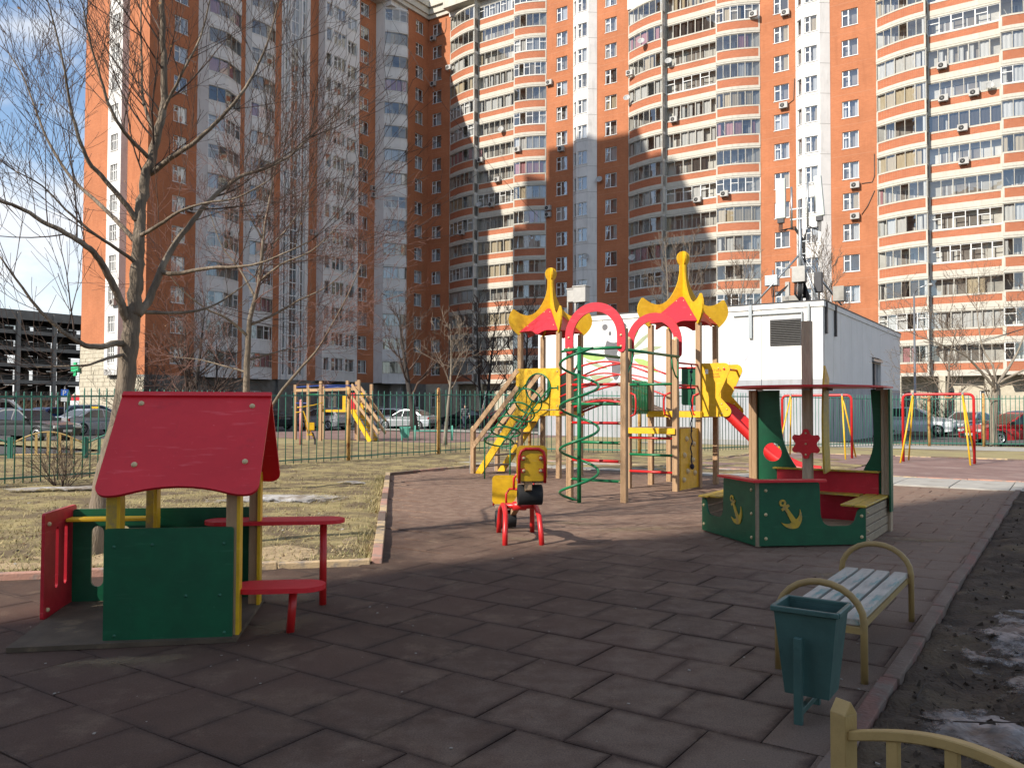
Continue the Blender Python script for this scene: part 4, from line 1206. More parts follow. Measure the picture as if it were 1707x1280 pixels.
# outdoor units, dishes and pipes on the front
acb = MB(); acb.box((0, -.2, 0), (.85, .32, .6)); acb.box((-.3, -.02, -.36), (.05, .42, .05)); acb.box((.3, -.02, -.36), (.05, .42, .05))
for i_, v_ in enumerate(acb.v):
    acb.v[i_] = (v_[0] * .9, v_[1] * .9, v_[2] * .9)
acb = acb.mesh('air_conditioner', [X['ac_white']])
acf = MB(); acf.lathe([(.03, 0), (.1, .01), (.2, .01), (.205, 0)], 14, (-.09, -.327, 0), 0, True, (0, -1, 0)); acf = acf.mesh('fan_grille', [X['black']])
for (a, z, y) in [(-64.98, 47.2, 0.0), (-64.93, 41.5, 0.0), (-62.2, 42.79, -0.35), (-48.12, 37.97, 0.0), (-51.6, 30.7, -1.15), (-57.23, 30.6, -0.55), (-54.8, 27.9, -0.55), (-55.64, 25.11, -0.55), (-46.55, 30.2, 0.0), (-48.24, 23.84, 0.0), (-48.24, 23.1, 0.0), (-59.44, 22.2, -1.25), (-37.95, 36.6, -0.45), (-32.99, 30.7, -0.55), (-24.9, 39.4, -0.35), (-30.53, 22.2, -0.55), (-27.52, 22.2, -1.25), (-21.98, 38.9, 0.0), (-22.2, 30.1, 0.0), (-15.91, 21.6, 0.0), (-15.93, 18.8, 0.0), (-8.77, 30.6, -0.55), (-6.43, 27.8, -0.55), (-8.71, 27.8, -0.55), (-7.3, 25.0, -0.55), (-7.24, 22.2, -0.55)]:
    o = link('air_conditioner', acb, RW, loc=(a, y - .05, z))
    link('fan_grille', acf, o)
dish = MB(); dish.lathe([(.001, 0), (.2, .03), (.36, .1), (.45, .17), (.455, .165), (.36, .09), (.2, .02), (.001, -.01)], 18, (0, -.35, 0), 0, True, (.25, -1, .45))
dish.tube([(0, 0, -.1), (0, -.3, -.05)], .03, 6); dish.tube([(0, -.35, -.3), (.1, -.75, .2)], .015, 5)
X['dish'] = mat('grey_dish_enamel', (.4, .4, .39), (.32, .32, .31), rough=.5, scale=3)
for i_, v_ in enumerate(dish.v):
    dish.v[i_] = tuple(c * .8 for c in v_)
dish = dish.mesh('satellite_dish', [X['dish']])
for (a, z, y) in [(-54.24, 33.6, -0.55), (-57.3, 25.28, -0.6), (-36.24, 39.2, -1.2), (-33.5, 36.7, -0.6), (-38.3, 34.0, -0.35), (-41.75, 26.0, 0.0), (-5.3, 28.1, -0.55), (-43.0, 17.68, -0.62), (-37.4, 17.0, -1.0)]:
    link('satellite_dish', dish, RW, loc=(a, y, z))
pp = MB()
for pts in ([(-64.6, -.04, 47.4), (-63.3, -.04, 47.5), (-63.1, -.04, 48.0), (-63.1, -.04, 49.3)], [(-15.4, -.04, 21.7), (-14.5, -.04, 21.7), (-14.3, -.04, 22.2), (-14.3, -.04, 24.2)], [(-15.4, -.04, 18.9), (-14.9, -.04, 19.6), (-14.3, -.04, 20.9)], [(-21.8, -.04, 30.2), (-21.3, -.04, 30.5), (-21.2, -.04, 32.5)]):
    pp.tube(pts, .035, 5)
pp.build('drain_pipe', X['frame_brown'], RW)

# ------------------------------------------------------------------ left wing (its front runs along the grid's b axis)
LW = thing('apartment_building', 'shaded orange and white apartment block with lit end wall behind the big bare tree', 'building', W(-68.3, 0), YAW)
def lD(b):
    return W(-68.3, b).y
lw = MB(); lwh = MB()
def lbrick(y0, y1, cy=None, w=1.4, x=0.0):
    fl = list(range(1, top_floor(lD((y0 + y1) / 2)) + 1))
    ops = []
    if cy is not None:
        ops = [window_column(LW, lw, (x, y0), (x, y1), cy - y0, fl, w)]
    wall_strip(lw, (x, y0), (x, y1), 4.4, WALL_TOP, ops, 0, 1)
lbrick(42.57, 47.53, 45.75)
lbrick(52.38, 52.95)
lbrick(56.66, 57.51)
lbrick(61.41, 62.61)
lbrick(68.51, 71.66, 69.8)
lbrick(74.67, 78.5, 76.8, x=2.4)
def lbal(pts, np_, back_x, fr=('frame_beige', 'frame_white'), cur=.6):
    fl = list(range(1, top_floor(lD(pts[0][1])) + 1))
    balcony_column(LW, pts, [(back_x, pts[0][1]), (back_x, pts[-1][1])], fl, np_, brick=False, slab_h=.1, panel=(.1, 1.08), frames=fr, curtain=cur)
    top = ZC0 + FH * fl[-1] + .88
    lwh.span(-.5, .3, pts[0][1], pts[-1][1], top, WALL_TOP)
# first white bay: blank flank, then two glazed faces
wall_strip(lwh, (0, 47.53), (.75, 48.2), 4.4, WALL_TOP, [], 0, 1)
lbal([(.75, 48.2), (1.05, 50.0), (.9, 50.4), (.05, 52.38)], 4, -.5)
wall_strip(lwh, (0, 52.95), (.5, 53.3), 4.4, WALL_TOP, [], 0, 1)
lbal([(.5, 53.3), (.72, 54.4), (.68, 55.3), (.45, 56.1), (.02, 56.66)], 4, -.5)
# stair tower with tall narrow glazing
fl = list(range(1, 16))
q = MB()
wall_strip(lwh, (0, 57.51), (0, 61.41), 4.4, WALL_TOP, [(.5, .85, [(4.9, 47)]), (1.35, 2.35, [(4.9, 47)]), (2.85, 3.2, [(4.9, 47)])], 0, 1)
st = MB()
for (t0, t1) in ((.5, .85), (1.35, 2.35), (2.85, 3.2)):
    for k in range(31):
        z = 4.9 + k * 1.4
        st.span(-.14, -.06, 57.51 + t0, 57.51 + t1, z - .05, z + .05)
    for t in (t0 + .03, (t0 + t1) / 2, t1 - .03):
        if t1 - t0 < .5 and t == (t0 + t1) / 2:
            continue
        st.span(-.16, -.05, 57.51 + t - .03, 57.51 + t + .03, 4.9, 47)
so = st.build('stair_window', X['frame_white'], LW)
q = MB()
for (t0, t1) in ((.5, .85), (1.35, 2.35), (2.85, 3.2)):
    for k in range(30):
        z = 4.9 + k * 1.4
        q.quad((-.1, 57.51 + t0, z), (-.1, 57.51 + t1, z), (-.1, 57.51 + t1, z + 1.4), (-.1, 57.51 + t0, z + 1.4))
q.build('pane', X['glass'], so)
q = MB()
for t in (.3, 1.1, 2.6, 3.4):
    q.span(.0, .16, 57.51 + t - .09, 57.51 + t + .09, 4.4, WALL_TOP)
q.build('pilaster', X['white_wall'], LW)
# stepped white bays with punched windows
pl = [(0, 62.61), (.9, 62.75), (1.0, 66.1), (.45, 66.15), (.45, 68.5), (0, 68.51)]
fl = list(range(1, top_floor(lD(64)) + 1))
def punched(p, q_, specs, h=1.45):
    ops = []
    for (c, w, st_) in specs:
        for (zb, zt) in rows(fl, h):
            place_window(LW, p, q_, c - w / 2, zb, w, h, st_)
        ops.append((c - w / 2, c + w / 2, rows(fl, h)))
    wall_strip(lwh, p, q_, 4.4, WALL_TOP, ops, 0, 1)
wall_strip(lwh, pl[0], pl[1], 4.4, WALL_TOP, [], 0, 1)
punched(pl[1], pl[2], [(.62, .75, 'single'), (2.2, 1.75, 'triple')])
wall_strip(lwh, pl[2], pl[3], 4.4, WALL_TOP, [], 0, 1)
punched(pl[3], pl[4], [(1.15, 1.5, 'pair')])
wall_strip(lwh, pl[4], pl[5], 4.4, WALL_TOP, [], 0, 1)
# last white bay before the corner
wall_strip(lwh, (0, 71.66), (1.2, 71.9), 4.4, WALL_TOP, [], 0, 1)
lbal([(1.2, 71.9), (1.75, 72.35), (2.45, 73.2), (2.9, 74.0), (2.42, 74.67)], 4, .6, ('frame_beige', 'frame_beige', 'frame_white'), .5)
lwh.span(.3, 2.2, 71.9, 74.6, ZC0 + FH * 16 + .9, WALL_TOP)
# end wall
EB = 42.57
ex0, ex1 = -10.65, 0
fl = list(range(1, top_floor(77) + 1))
wall_strip(lw, (ex0, EB), (-5.77, EB), 7.2, WALL_TOP, [], 0, 1)
wall_strip(lw, (-3.21, EB), (0, EB), 4.4, WALL_TOP, [], 0, 1)
pb = [(-5.77, EB), (-5.6, EB - .55), (-3.4, EB - .55), (-3.21, EB)]
wall_strip(lwh, pb[0], pb[1], 4.9, WALL_TOP, [], 0, 1); wall_strip(lwh, pb[2], pb[3], 4.9, WALL_TOP, [], 0, 1)
punched(pb[1], pb[2], [(1.1, 1.15, 'grid')], 1.5)
lwh.quad((-5.77, EB, 4.4), (-3.21, EB, 4.4), (-3.4, EB - .55, 4.4), (-5.6, EB - .55, 4.4))
lwh.quad((-5.6, EB - .55, 4.4), (-3.4, EB - .55, 4.4), (-3.4, EB - .55, 4.9), (-5.6, EB - .55, 4.9))
lw.build('brick_wall', [X['orange_brick'], X['interior']], LW)
lwh.build('white_bay', [X['white_wall'], X['interior'], X['joint']], LW)
q = MB()
q.span(ex0, -.76, EB + .76, 92, 0, WALL_TOP); q.span(-.8, 1.6, 74.8, 92, 0, WALL_TOP); q.span(-10.65, -.5, EB + .02, EB + .8, 44, WALL_TOP)
q.quad((ex0, EB, 0), (ex0, EB + 1, 0), (ex0, EB + 1, WALL_TOP), (ex0, EB, WALL_TOP))
q.build('rear_block', X['white_wall'], LW)
# rusticated stone base of the end wall, built block by block
rs = random.Random(2)
blk = MB()
z = 0.0
r = 0
while z < 7.1:
    h = rs.choice((.34, .42, .42))
    x = ex0 - (.3 if r % 2 else 0)
    while x < -.02:
        w_ = rs.choice((.5, .7, .95, .62))
        x0, x1 = max(x, ex0), min(x + w_, 0)
        if x1 - x0 > .08 and not (z > 4.1 and x1 > -5.75 and x0 < -3.2) and not (z + h > 4.4 and x0 > -3.3):
            k = rs.uniform(.03, .075)
            blk.span(x0 + .012, x1 - .012, EB - k, EB + .1, z + .012, z + h - .012)
        x += w_
    z += h; r += 1
blk.build('stone_blocks', X['stone'], LW, kind='stuff')
q = MB(); q.span(ex0, 0, EB + .02, EB + .3, 0, 7.25); q.build('stone_backing', X['stone_dark'], LW)
q = MB()
for (y0, y1, x) in ((42.6, 47.53, .0), (47.53, 57.5, -.3), (57.5, 62.6, 0), (62.6, 68.5, -.3), (68.5, 71.66, 0), (71.66, 74.67, -.3), (74.67, 78.5, 2.4)):
    n = max(1, int((y1 - y0) / 3.4))
    ops = []
    for k in range(n):
        c = (k + .5) * (y1 - y0) / n
        ops.append((c - .7, c + .7, [(1.5, 3.2)]))
        place_window(LW, (x, y0), (x, y1), c - .7, 1.5, 1.4, 1.7, 'pair')
    wall_strip(q, (x, y0), (x, y1), -.1, 4.4, ops, 0, 1)
q.build('stone_base', [X['stone_dark'], X['interior']], LW)
cor = MB()
for k, (zz, h, o_) in enumerate(((49.7, .5, .25), (50.2, .35, .45), (50.55, .5, .35), (51.05, .3, .6), (51.35, .6, .5))):
    cor.span(-.5, 2.4 + o_, 71.8, 78.5, zz, zz + h - .003)
    cor.span(ex0 - o_, 1.2 + o_, EB - o_, 71.8, zz, zz + h - .003)
cor.build('cornice', X['white_trim'], LW)
for (y, z, x) in ((46.9, 20.0, .02), (68.75, 25.6, .02), (71.2, 27.4, .02), (71.2, 26.6, .02), (62.0, 20.5, .02), (50.3, 18.2, 1.05)):
    o = link('air_conditioner', acb, LW, loc=(x, y, z), rz=pi / 2)
    link('fan_grille', acf, o)
o = link('air_conditioner', acb, LW, loc=(-3.9, EB - .6, 11.0)); link('fan_grille', acf, o)

# ------------------------------------------------------------------ neighbours that stand outside the picture and throw the long shadows
q = MB(); q.span(-6.9, 4.6, -12, 0, 0, 75.5); q.span(4.6, 8.7, -12, 0, 0, 71.4); q.span(-8.9, -6.9, -12, 0, 0, 72); q.span(-10.9, -8.9, -12, 0, 0, 66)
t = thing('tower_block', 'tall brick tower block standing left of the view, throwing its shadow on the facade', 'building', W(-61.6, 20), YAW)
q.build('wall', X['orange_brick'], t)
wq = MB()
for k in range(24):
    for j in range(6):
        wq.span(-9 + j * 3 - .7, -9 + j * 3 + .7, -.02, .04, 3 + k * 2.6, 4.5 + k * 2.6)
wq.build('windows', X['frame_beige'], t, kind='stuff')
a = radians(SUN_AZ)
e = Vector((cos(a), sin(a), 0)); n_ = Vector((sin(a), -cos(a), 0))
P0 = Vector((0, 8.6, 0)) - e * 46
t = thing('tower_block', 'apartment block behind the viewer that shades the near paving', 'building', P0, a)
q = MB(); q.span(-14, 0, -44, 0, 0, 47); q.build('wall', X['orange_brick'], t)
wq = MB()
for k in range(15):
    for j in range(12):
        wq.span(-.02, .04, -42 + j * 3.5 - .7, -42 + j * 3.5 + .7, 3 + k * 2.8, 4.5 + k * 2.8)
wq.build('windows', X['frame_beige'], t, kind='stuff')
# ================================================================== play tower
PT = thing('play_tower', 'big wooden play tower with two yellow and red pagoda roofs, bridge and slide', 'play equipment', W(-7, 14), YAW)
def post_profile(s=.1):
    h = s / 2; g = .006; w = .008
    side = [(-h + .008, -h), (-w - .014, -h), (-.014, -h + g), (.014, -h + g), (w + .014, -h), (h - .008, -h)]
    out = []
    for k in range(4):
        c, s_ = cos(k * pi / 2), sin(k * pi / 2)
        out += [(x * c - y * s_, x * s_ + y * c) for x, y in side]
    return out
def post_mesh(z0, z1, s=.1, m='timber', cap=True):
    b = MB(); pr = post_profile(s); n = len(pr)
    b.add([(x, y, z0) for x, y in pr] + [(x, y, z1) for x, y in pr], [(i, (i + 1) % n, n + (i + 1) % n, n + i) for i in range(n)] + [tuple(range(n, 2 * n))])
    return b.mesh('post', [X[m]])
PMESH = {}
def post(root, x, y, z1, s=.1, m='timber', cap=False, z0=-.03):
    k = (round(z1, 2), s, m)
    if k not in PMESH:
        PMESH[k] = post_mesh(z0, z1, s, m)
    o = link('post', PMESH[k], root, loc=(x, y, 0))
    if cap:
        c = MB(); c.lathe([(.001, .045), (.025, .04), (.04, .02), (.05, .0), (.052, -.02)], 12)
        link('post_cap', c.mesh('post_cap', [X['bolt']]), o, loc=(0, 0, z1))
    return o
def bolts(root, pts, ax, r=.016):
    for p in pts:
        k = ('bolt', tuple(round(v, 2) for v in ax), r)
        if k not in PMESH:
            b = MB(); b.lathe([(r, -.004), (r, .004), (r * .8, .011), (r * .4, .015), (.0005, .016)], 10, (0, 0, 0), 0, True, ax)
            PMESH[k] = b.mesh('bolt_cap', [X['bolt']])
        link('bolt_cap', PMESH[k], root, loc=p)

T1 = dict(x0=-3.2, x1=-2.2, y0=1.4, y1=2.35)
T2 = dict(x0=.05, x1=1.05, y0=1.2, y1=2.1)
for T in (T1, T2):
    for x in (T['x0'], T['x1']):
        for y in (T['y0'], T['y1']):
            post(PT, x, y, 3.17)
for (x, y, h, c) in ((0, -1.92, 2.55, False), (1.02, -1.94, 2.8, False), (0, .3, 2.83, True), (.98, .24, 2.78, True)):
    post(PT, x, y, h, cap=c)

def pagoda(T):
    cx, cy = (T['x0'] + T['x1']) / 2, (T['y0'] + T['y1']) / 2
    root = bpy.data.objects.new('roof', None); COL.objects.link(root); root.parent = PT; root.location = (cx, cy, 3.13)
    half = [(.0, 1.54), (.06, 1.53), (.105, 1.49), (.13, 1.43), (.13, 1.37), (.105, 1.3), (.075, 1.26), (.078, 1.1), (.105, .95), (.15, .82), (.2, .72), (.27, .61), (.345, .53), (.43, .475), (.52, .45), (.6, .455), (.69, .48), (.78, .53), (.85, .58), (.875, .575), (.91, .52), (.95, .44), (.965, .36), (.955, .27), (.92, .19), (.87, .12), (.8, .05), (.74, .0)]
    inner = [(.66, .06), (.05, .52), (0, .56)]
    h2 = half + inner
    out = h2 + [(-x, z) for x, z in reversed(h2[1:-1])]
    seen = []
    for p in out:
        if not seen or math.hypot(p[0] - seen[-1][0], p[1] - seen[-1][1]) > 1e-4:
            seen.append(p)
    for k, an in enumerate((pi / 4, 3 * pi / 4)):
        b = MB()
        b.plate([seen], (0, 0, 0.002 * k), (cos(an), sin(an), 0), (0, 0, 1), .036)
        b.build('roof_fin', X['yellow'], root, .006)
    for k in range(4):
        an = pi / 4 + k * pi / 2
        a0, a1 = an, an + pi / 2
        ap = Vector((0, 0, .70)); R_ = .76
        p0, p1 = Vector((R_ * cos(a0), R_ * sin(a0), .05)), Vector((R_ * cos(a1), R_ * sin(a1), .05))
        mid = (p0 + p1) / 2
        ex = (p1 - p0).normalized(); ey = (ap - mid).normalized()
        w = (p1 - p0).length / 2; hh = (ap - mid).length
        low = bez((-w + .03, .02), (-w * .4, .03), (-w * .35, .08), (-w * .12, -.04), 6) + bez((-w * .12, -.04), (0, -.09), (w * .05, -.09), (w * .12, -.04), 5)[1:] + bez((w * .12, -.04), (w * .35, .08), (w * .4, .03), (w - .03, .02), 6)[1:]
        b = MB(); b.plate([low + [(.035, hh - .12), (-.035, hh - .12)]], mid, ex, ey, .016)
        b.build('roof_panel', X['red'], root, .003, 1)
        nrm = ex.cross(ey)
        bolts(root, [tuple(mid + ex * u + ey * v + nrm * .006) for u, v in ((-w * .62, hh * .22), (w * .62, hh * .22), (-w * .14, hh * .72), (w * .14, hh * .72))], nrm, .013)
pagoda(T1); pagoda(T2)

def deck(T, z=1.47):
    b = MB()
    n = 8
    for k in range(n):
        x = T['x0'] - .03 + (T['x1'] - T['x0'] + .06) * (k + .5) / n
        link('deck_plank', deck_me, PT, loc=(x, (T['y0'] + T['y1']) / 2, z - .015), bevel=.004, seg=1)
    b.span(T['x0'] - .06, T['x1'] + .06, T['y0'] - .075, T['y0'] - .055, z - .13, z - .01)
    b.span(T['x0'] - .06, T['x1'] + .06, T['y1'] + .055, T['y1'] + .075, z - .13, z - .01)
    b.span(T['x0'] - .075, T['x0'] - .055, T['y0'] - .05, T['y1'] + .05, z - .13, z - .01)
    b.span(T['x1'] + .055, T['x1'] + .075, T['y0'] - .05, T['y1'] + .05, z - .13, z - .01)
    b.build('deck_beam', X['yellow'], PT, .004, 1)
dm = MB(); dm.box((0, 0, 0), (.124, .93, .03)); deck_me = dm.mesh('deck_plank', [X['plank']])
deck(T1); deck(T2)
# low intermediate deck in front of the second tower
for k in range(7):
    link('deck_plank', deck_me, PT, loc=(.1 + k * .135, .72, 1.14), bevel=.004, seg=1)
b = MB(); b.span(-.02, 1.0, .155, .18, 1.04, 1.15); b.build('deck_beam', X['yellow'], PT, .004, 1)

# yellow entrance panel with the round hole, tower one
b = MB(); b.plate([rrect(-.57, 1.48, .57, 2.38, .07), list(reversed(circle(.02, 1.95, .31, 28)))], (-2.7, T1['y0'] - .066, 0), (1, 0, 0), (0, 0, 1), .018)
pan = b.build('entrance_panel', X['yellow'], PT, .004, 1)
bolts(pan, [(-2.7 + x, T1['y0'] - .078, z) for x in (-.5, .5) for z in (1.56, 2.3)], (0, -1, 0))
b = MB(); c0 = Vector((-2.68, T1['y0'] - .09, 1.95))
b.tube([(c0.x + .315 * cos(2 * pi * k / 28), c0.y, c0.z + .315 * sin(2 * pi * k / 28)) for k in range(28)], .016, 6, closed=True)
for s in (-1, 1):
    b.tube([c0 + Vector((s * .315, 0, 0)), c0 + Vector((s * .5, 0.01, 0))], .013, 6)
    b.box(c0 + Vector((s * .5, .01, 0)), (.02, .03, .09))
# climbing tube of rings running down from the hole
rc = []
for k in range(6):
    t = k / 5
    c = c0.lerp(Vector((-3.1, .42, .80)), t ** .85)
    tilt = radians(90 - 68 * min(1, t * 1.35 + .12 * (k > 0)))
    n_ = Vector((.1, -cos(radians(90) - tilt) if False else -sin(tilt), -cos(tilt))).normalized()
    u = Vector((1, 0, 0)); u = (u - n_ * u.dot(n_)).normalized(); v = n_.cross(u)
    rc.append((c, u, v))
    if k:
        b.tube([c + u * .32 * cos(2 * pi * i / 24) + v * .30 * sin(2 * pi * i / 24) for i in range(24)], .018, 7, closed=True)
for ph in (0.15, 2.9, 4.3):
    b.tube([c + u * .32 * cos(ph) + v * .30 * sin(ph) for (c, u, v) in rc], .017, 7)
for ph in (2.9, .15):
    c, u, v = rc[5]; p = c + u * .32 * cos(ph) + v * .3 * sin(ph)
    b.tube([p, (p.x, p.y, -.02)], .015, 6)
b.build('ring_climber', X['greenpipe'], PT)

# stairs up to tower one
b = MB()
for y in (T1['y0'] + .02, T1['y1'] - .02):
    b.plate([[(-1.22, -.03), (-1.02, -.03), (.02, 1.32), (.02, 1.5), (-.06, 1.5)]], (T1['x0'] - .06, y, 0), (1, 0, 0), (0, 0, 1), .035)
b.build('stair_stringer', X['yellow'], PT, .005, 1)
for k in range(5):
    t = (k + .7) / 5.6
    s_ = MB(); s_.box((T1['x0'] - 1.12 + 1.02 * t, (T1['y0'] + T1['y1']) / 2, 1.42 * t), (.2, .86, .03)); s_.build('stair_tread', X['plank'], PT, .004, 1)
for y in (T1['y0'] - .01, T1['y1'] + .01):
    post(PT, T1['x0'] - 1.3, y, 1.05, .1, cap=True)
    b = MB()
    b.beam((T1['x0'] - 1.28, y - .06, .98), (T1['x0'] - .02, y - .06, 2.36), .03, .11)
    b.beam((T1['x0'] - 1.28, y - .06, .6), (T1['x0'] - .02, y - .06, 1.98), .03, .11)
    b.build('stair_rail', X['timber'], PT, .004, 1)
    g_ = MB(); g_.span(T1['x0'] - 1.375, T1['x0'] - 1.355, y - .03, y + .03, -.02, .42); g_.build('post_anchor', X['galv'], PT)

# green board on the back of tower one, teal board on the back of tower two
b = MB(); b.plate([rrect(-.42, 1.6, .42, 2.3, .05)], (-2.7, T1['y1'] + .066, 0), (1, 0, 0), (0, 0, 1), .018); b.build('back_panel', X['green'], PT, .004, 1)
b = MB(); b.plate([rrect(-.2, 1.58, .2, 2.36, .05)], (.5, T2['y1'] + .066, 0), (1, 0, 0), (0, 0, 1), .018); b.build('back_panel', X['green'], PT, .004, 1)
b = MB(); b.plate([rrect(-.2, 1.5, .2, 2.25, .05)], (T1['x1'] + .066, T1['y0'] + .18, 0), (0, 1, 0), (0, 0, 1), .018); b.build('side_panel', X['green'], PT, .004, 1)

# arched plank bridge between the towers
x0, x1 = T1['x1'] + .06, T2['x0'] - .06
def bz(t): return 1.45 + .27 * sin(pi * t)
pk = MB(); pk.box((0, 0, 0), (.115, .84, .035)); pk = pk.mesh('bridge_plank', [X['plank']])
yb = (T1['y0'] + T2['y0']) / 2 + .48
n = 17
for k in range(n):
    t = (k + .5) / n
    o = link('bridge_plank', pk, PT, loc=(x0 + (x1 - x0) * t, yb, bz(t)), bevel=.004, seg=1)
    o.rotation_euler = (0, -math.atan(.27 * pi * cos(pi * t) / (x1 - x0)), 0)
for s in (-1, 1):
    for (dz, r) in ((-.05, .026), (.3, .019), (.52, .019), (.76, .022)):
        b = MB(); b.tube([(x0 + (x1 - x0) * i / 14, yb + s * .44, bz(i / 14) + dz) for i in range(15)], r, 7)
        b.build('bridge_rail', X['redpipe'], PT)

# red arches over the climbing frames
def arch_board(y, xc, zt, w, leg):
    ro, ri = w / 2, w / 2 - .15
    zc = zt - ro
    out = [(ro, zc - leg + .05)] + arc(0, zc, ro, 0, 180, 26) + [(-ro, zc - leg + .05)] + arc(-ro + .075, zc - leg, .075, 180, 360, 8)[1:-1] + [(-ri, zc - leg + .05)] + list(reversed(arc(0, zc, ri, 0, 180, 22))) + [(ri, zc - leg + .05)] + arc(ro - .075, zc - leg, .075, 180, 360, 8)[1:-1]
    b = MB(); b.plate([out], (xc, y, 0), (1, 0, 0), (0, 0, 1), .03)
    o = b.build('arch_board', X['red'], PT, .006)
    bolts(o, [(xc + s * (ro - .075), y - .018, zc - leg + dz) for s in (-1, 1) for dz in (.02, .2)], (0, -1, 0), .02)
arch_board(-1.92 - .068, .51, 3.25, 1.12, .2)
arch_board(.3 + .07, .49, 3.31, 1.12, .22)

# rungs
for k, (z, m_) in enumerate(((1.90, 'redpipe'), (1.58, 'greenpipe'), (1.27, 'redpipe'), (.95, 'greenpipe'), (.65, 'redpipe'), (.33, 'greenpipe'))):
    b = MB(); b.tube([(.04, -1.93, z), (.98, -1.93, z)], .024, 8)
    o = b.build('rung', X[m_], PT)
    bolts(o, [(.065, -1.985, z + .0), (.955, -1.985, z)], (0, -1, 0), .012)
for (z, m_) in ((1.96, 'greenpipe'), (.96, 'redpipe'), (.645, 'greenpipe'), (.33, 'redpipe')):
    b = MB(); b.tube([(.04, .27, z), (.95, .27, z)], .024, 8); b.build('rung', X[m_], PT)
for z in (2.35, 1.94):
    b = MB(); b.tube([(1.0, .26, z), (1.04, 1.18, z)], .019, 8); b.build('rung', X['redpipe'], PT)
    b = MB(); b.tube([(0.02, 2.14, z), (1.04, 2.14, z)], .019, 8); b.build('rung', X['redpipe'], PT)
# side mesh of upright green rods
b = MB(); b.tube([(-.02, .32, 1.97), (.03, 1.2, 1.97)], .016, 6); b.tube([(-.02, .32, 1.46), (.03, 1.2, 1.46)], .016, 6)
for k in range(12):
    y = .36 + k * .07
    b.tube([(.0, y, 1.4), (.0, y, 2.02), (-.03, y, 2.05)], .014, 6)
b.build('rod_screen', X['greenpipe'], PT)
# red grip loops
for (x, y) in ((.07, .25), (.9, .2), (1.07, 1.16)):
    b = MB(); s = 1 if x < .5 else -1
    b.tube([(x, y, 1.36), (x + s * .1, y - .03, 1.4), (x + s * .12, y - .03, 1.5), (x + s * .12, y - .03, 1.66), (x + s * .1, y - .03, 1.76), (x, y, 1.8)], .018, 7)
    b.build('grip', X['redpipe'], PT)
# overhead green rails with bent brackets
for x in (0.0, 1.02):
    b = MB(); b.tube([(x, -2.0, 2.46), (x, .3, 2.46)], .026, 8)
    for y, s in ((-1.92, 1), (.26, -1)):
        b.tube([(x, y + s * .05, 2.08), (x, y + s * .12, 2.1), (x, y + s * .26, 2.26), (x, y + s * .3, 2.46)], .016, 6)
        b.box((x, y + s * .055, 2.22), (.05, .012, .36))
    b.build('overhead_rail', X['greenpipe'], PT)
b = MB(); b.tube([(-.1, -2.02, 2.46), (.45, -2.4, 2.47)], .022, 8); b.tube([(-.06, -2.0, 2.49), (1.0, -2.0, 2.49)], .026, 8)
b.tube([(.45, -2.4, -.03), (.45, -2.4, 2.5)], .034, 10)
turns = 3.6
b.tube([(.45 + .31 * cos(2 * pi * turns * i / 110 + 2.2), -2.4 + .31 * sin(2 * pi * turns * i / 110 + 2.2), .0 + 2.46 * i / 110) for i in range(111)], .0215, 8)
b.build('spiral_climber', X['greenpipe'], PT)

# climbing wall and rope
b = MB(); b.plate([[(.28, 0.02), (1.19, 0.02), (1.19, 1.14), (.28, 1.14)]], (1.045, 0, 0), (0, 1, 0), (0, 0, 1), .022)
cw = b.build('climbing_wall', X['yellow'], PT, .004, 1)
for (y, z) in ((.55, .95), (.9, .85), (.45, .65), (.85, .55), (.6, .35), (.95, .3), (.42, .2)):
    b = MB(); b.lathe([(.055, 0), (.05, .02), (.03, .04), (.001, .045)], 10, (1.056, y, z), 0, True, (1, 0, 0)); b.build('climbing_hold', X['bolt'], cw)
b = MB(); pts = [(1.09 + .012 * sin(i * 1.3), .72 + .018 * sin(i * .7), 2.33 - 1.9 * i / 40) for i in range(41)]
b.tube(pts, .012, 6)
for i in range(6, 41, 5):
    b.ball(pts[i], .021, 8)
b.ball(pts[-1], .045, 8, 0, 1.3); b.ball((1.09, .72, 2.2), .035, 8)
b.build('climbing_rope', X['rope'], PT)

# slide: yellow cheeks and red chute
chk = [(0, 1.36), (.47, 1.36)] + arc(.5, 1.46, .1, -75, 40, 6) + [(.36, 1.76)] + arc(.46, 2.26, .12, -20, 95, 6) + [(0, 2.38)]
for y in (T2['y0'] + .02, T2['y1'] - .18):
    b = MB(); b.plate([chk], (T2['x1'] + .03, y, 0), (1, 0, 0), (0, 0, 1), .02)
    o = b.build('slide_cheek', X['yellow'], PT, .004, 1)
    bolts(o, [(T2['x1'] + .03 + u, y - .012, v) for u, v in ((.36, 2.28), (.46, 2.28), (.42, 1.6), (.52, 1.5), (.42, 1.42))], (0, -1, 0), .014)
    if y < T2['y1'] - .5:
        cheek = o
def text_mesh(s, size, name='lettering'):
    cu = bpy.data.curves.new(name, 'FONT'); cu.body = s; cu.size = size; cu.extrude = .0008; cu.align_x = 'LEFT'
    to = bpy.data.objects.new(name, cu); COL.objects.link(to)
    dg = bpy.context.evaluated_depsgraph_get()
    me = bpy.data.meshes.new_from_object(to.evaluated_get(dg))
    bpy.data.objects.remove(to, do_unlink=True)
    return me
X['print_red'] = mat('red_print', (.45, .05, .015), (.4, .05, .02), rough=.5)
for (s, sz, z) in (('НАТУРА', .062, 2.215), ('ДЕТСКИЕ', .042, 2.155), ('ПЛОЩАДКИ', .036, 2.105)):
    me = text_mesh(s, sz); me.materials.append(X['print_red'])
    o = link('lettering', me, cheek, loc=(T2['x1'] + .2, T2['y0'] + .02 - .0115, z)); o.rotation_euler = (pi / 2, 0, 0)
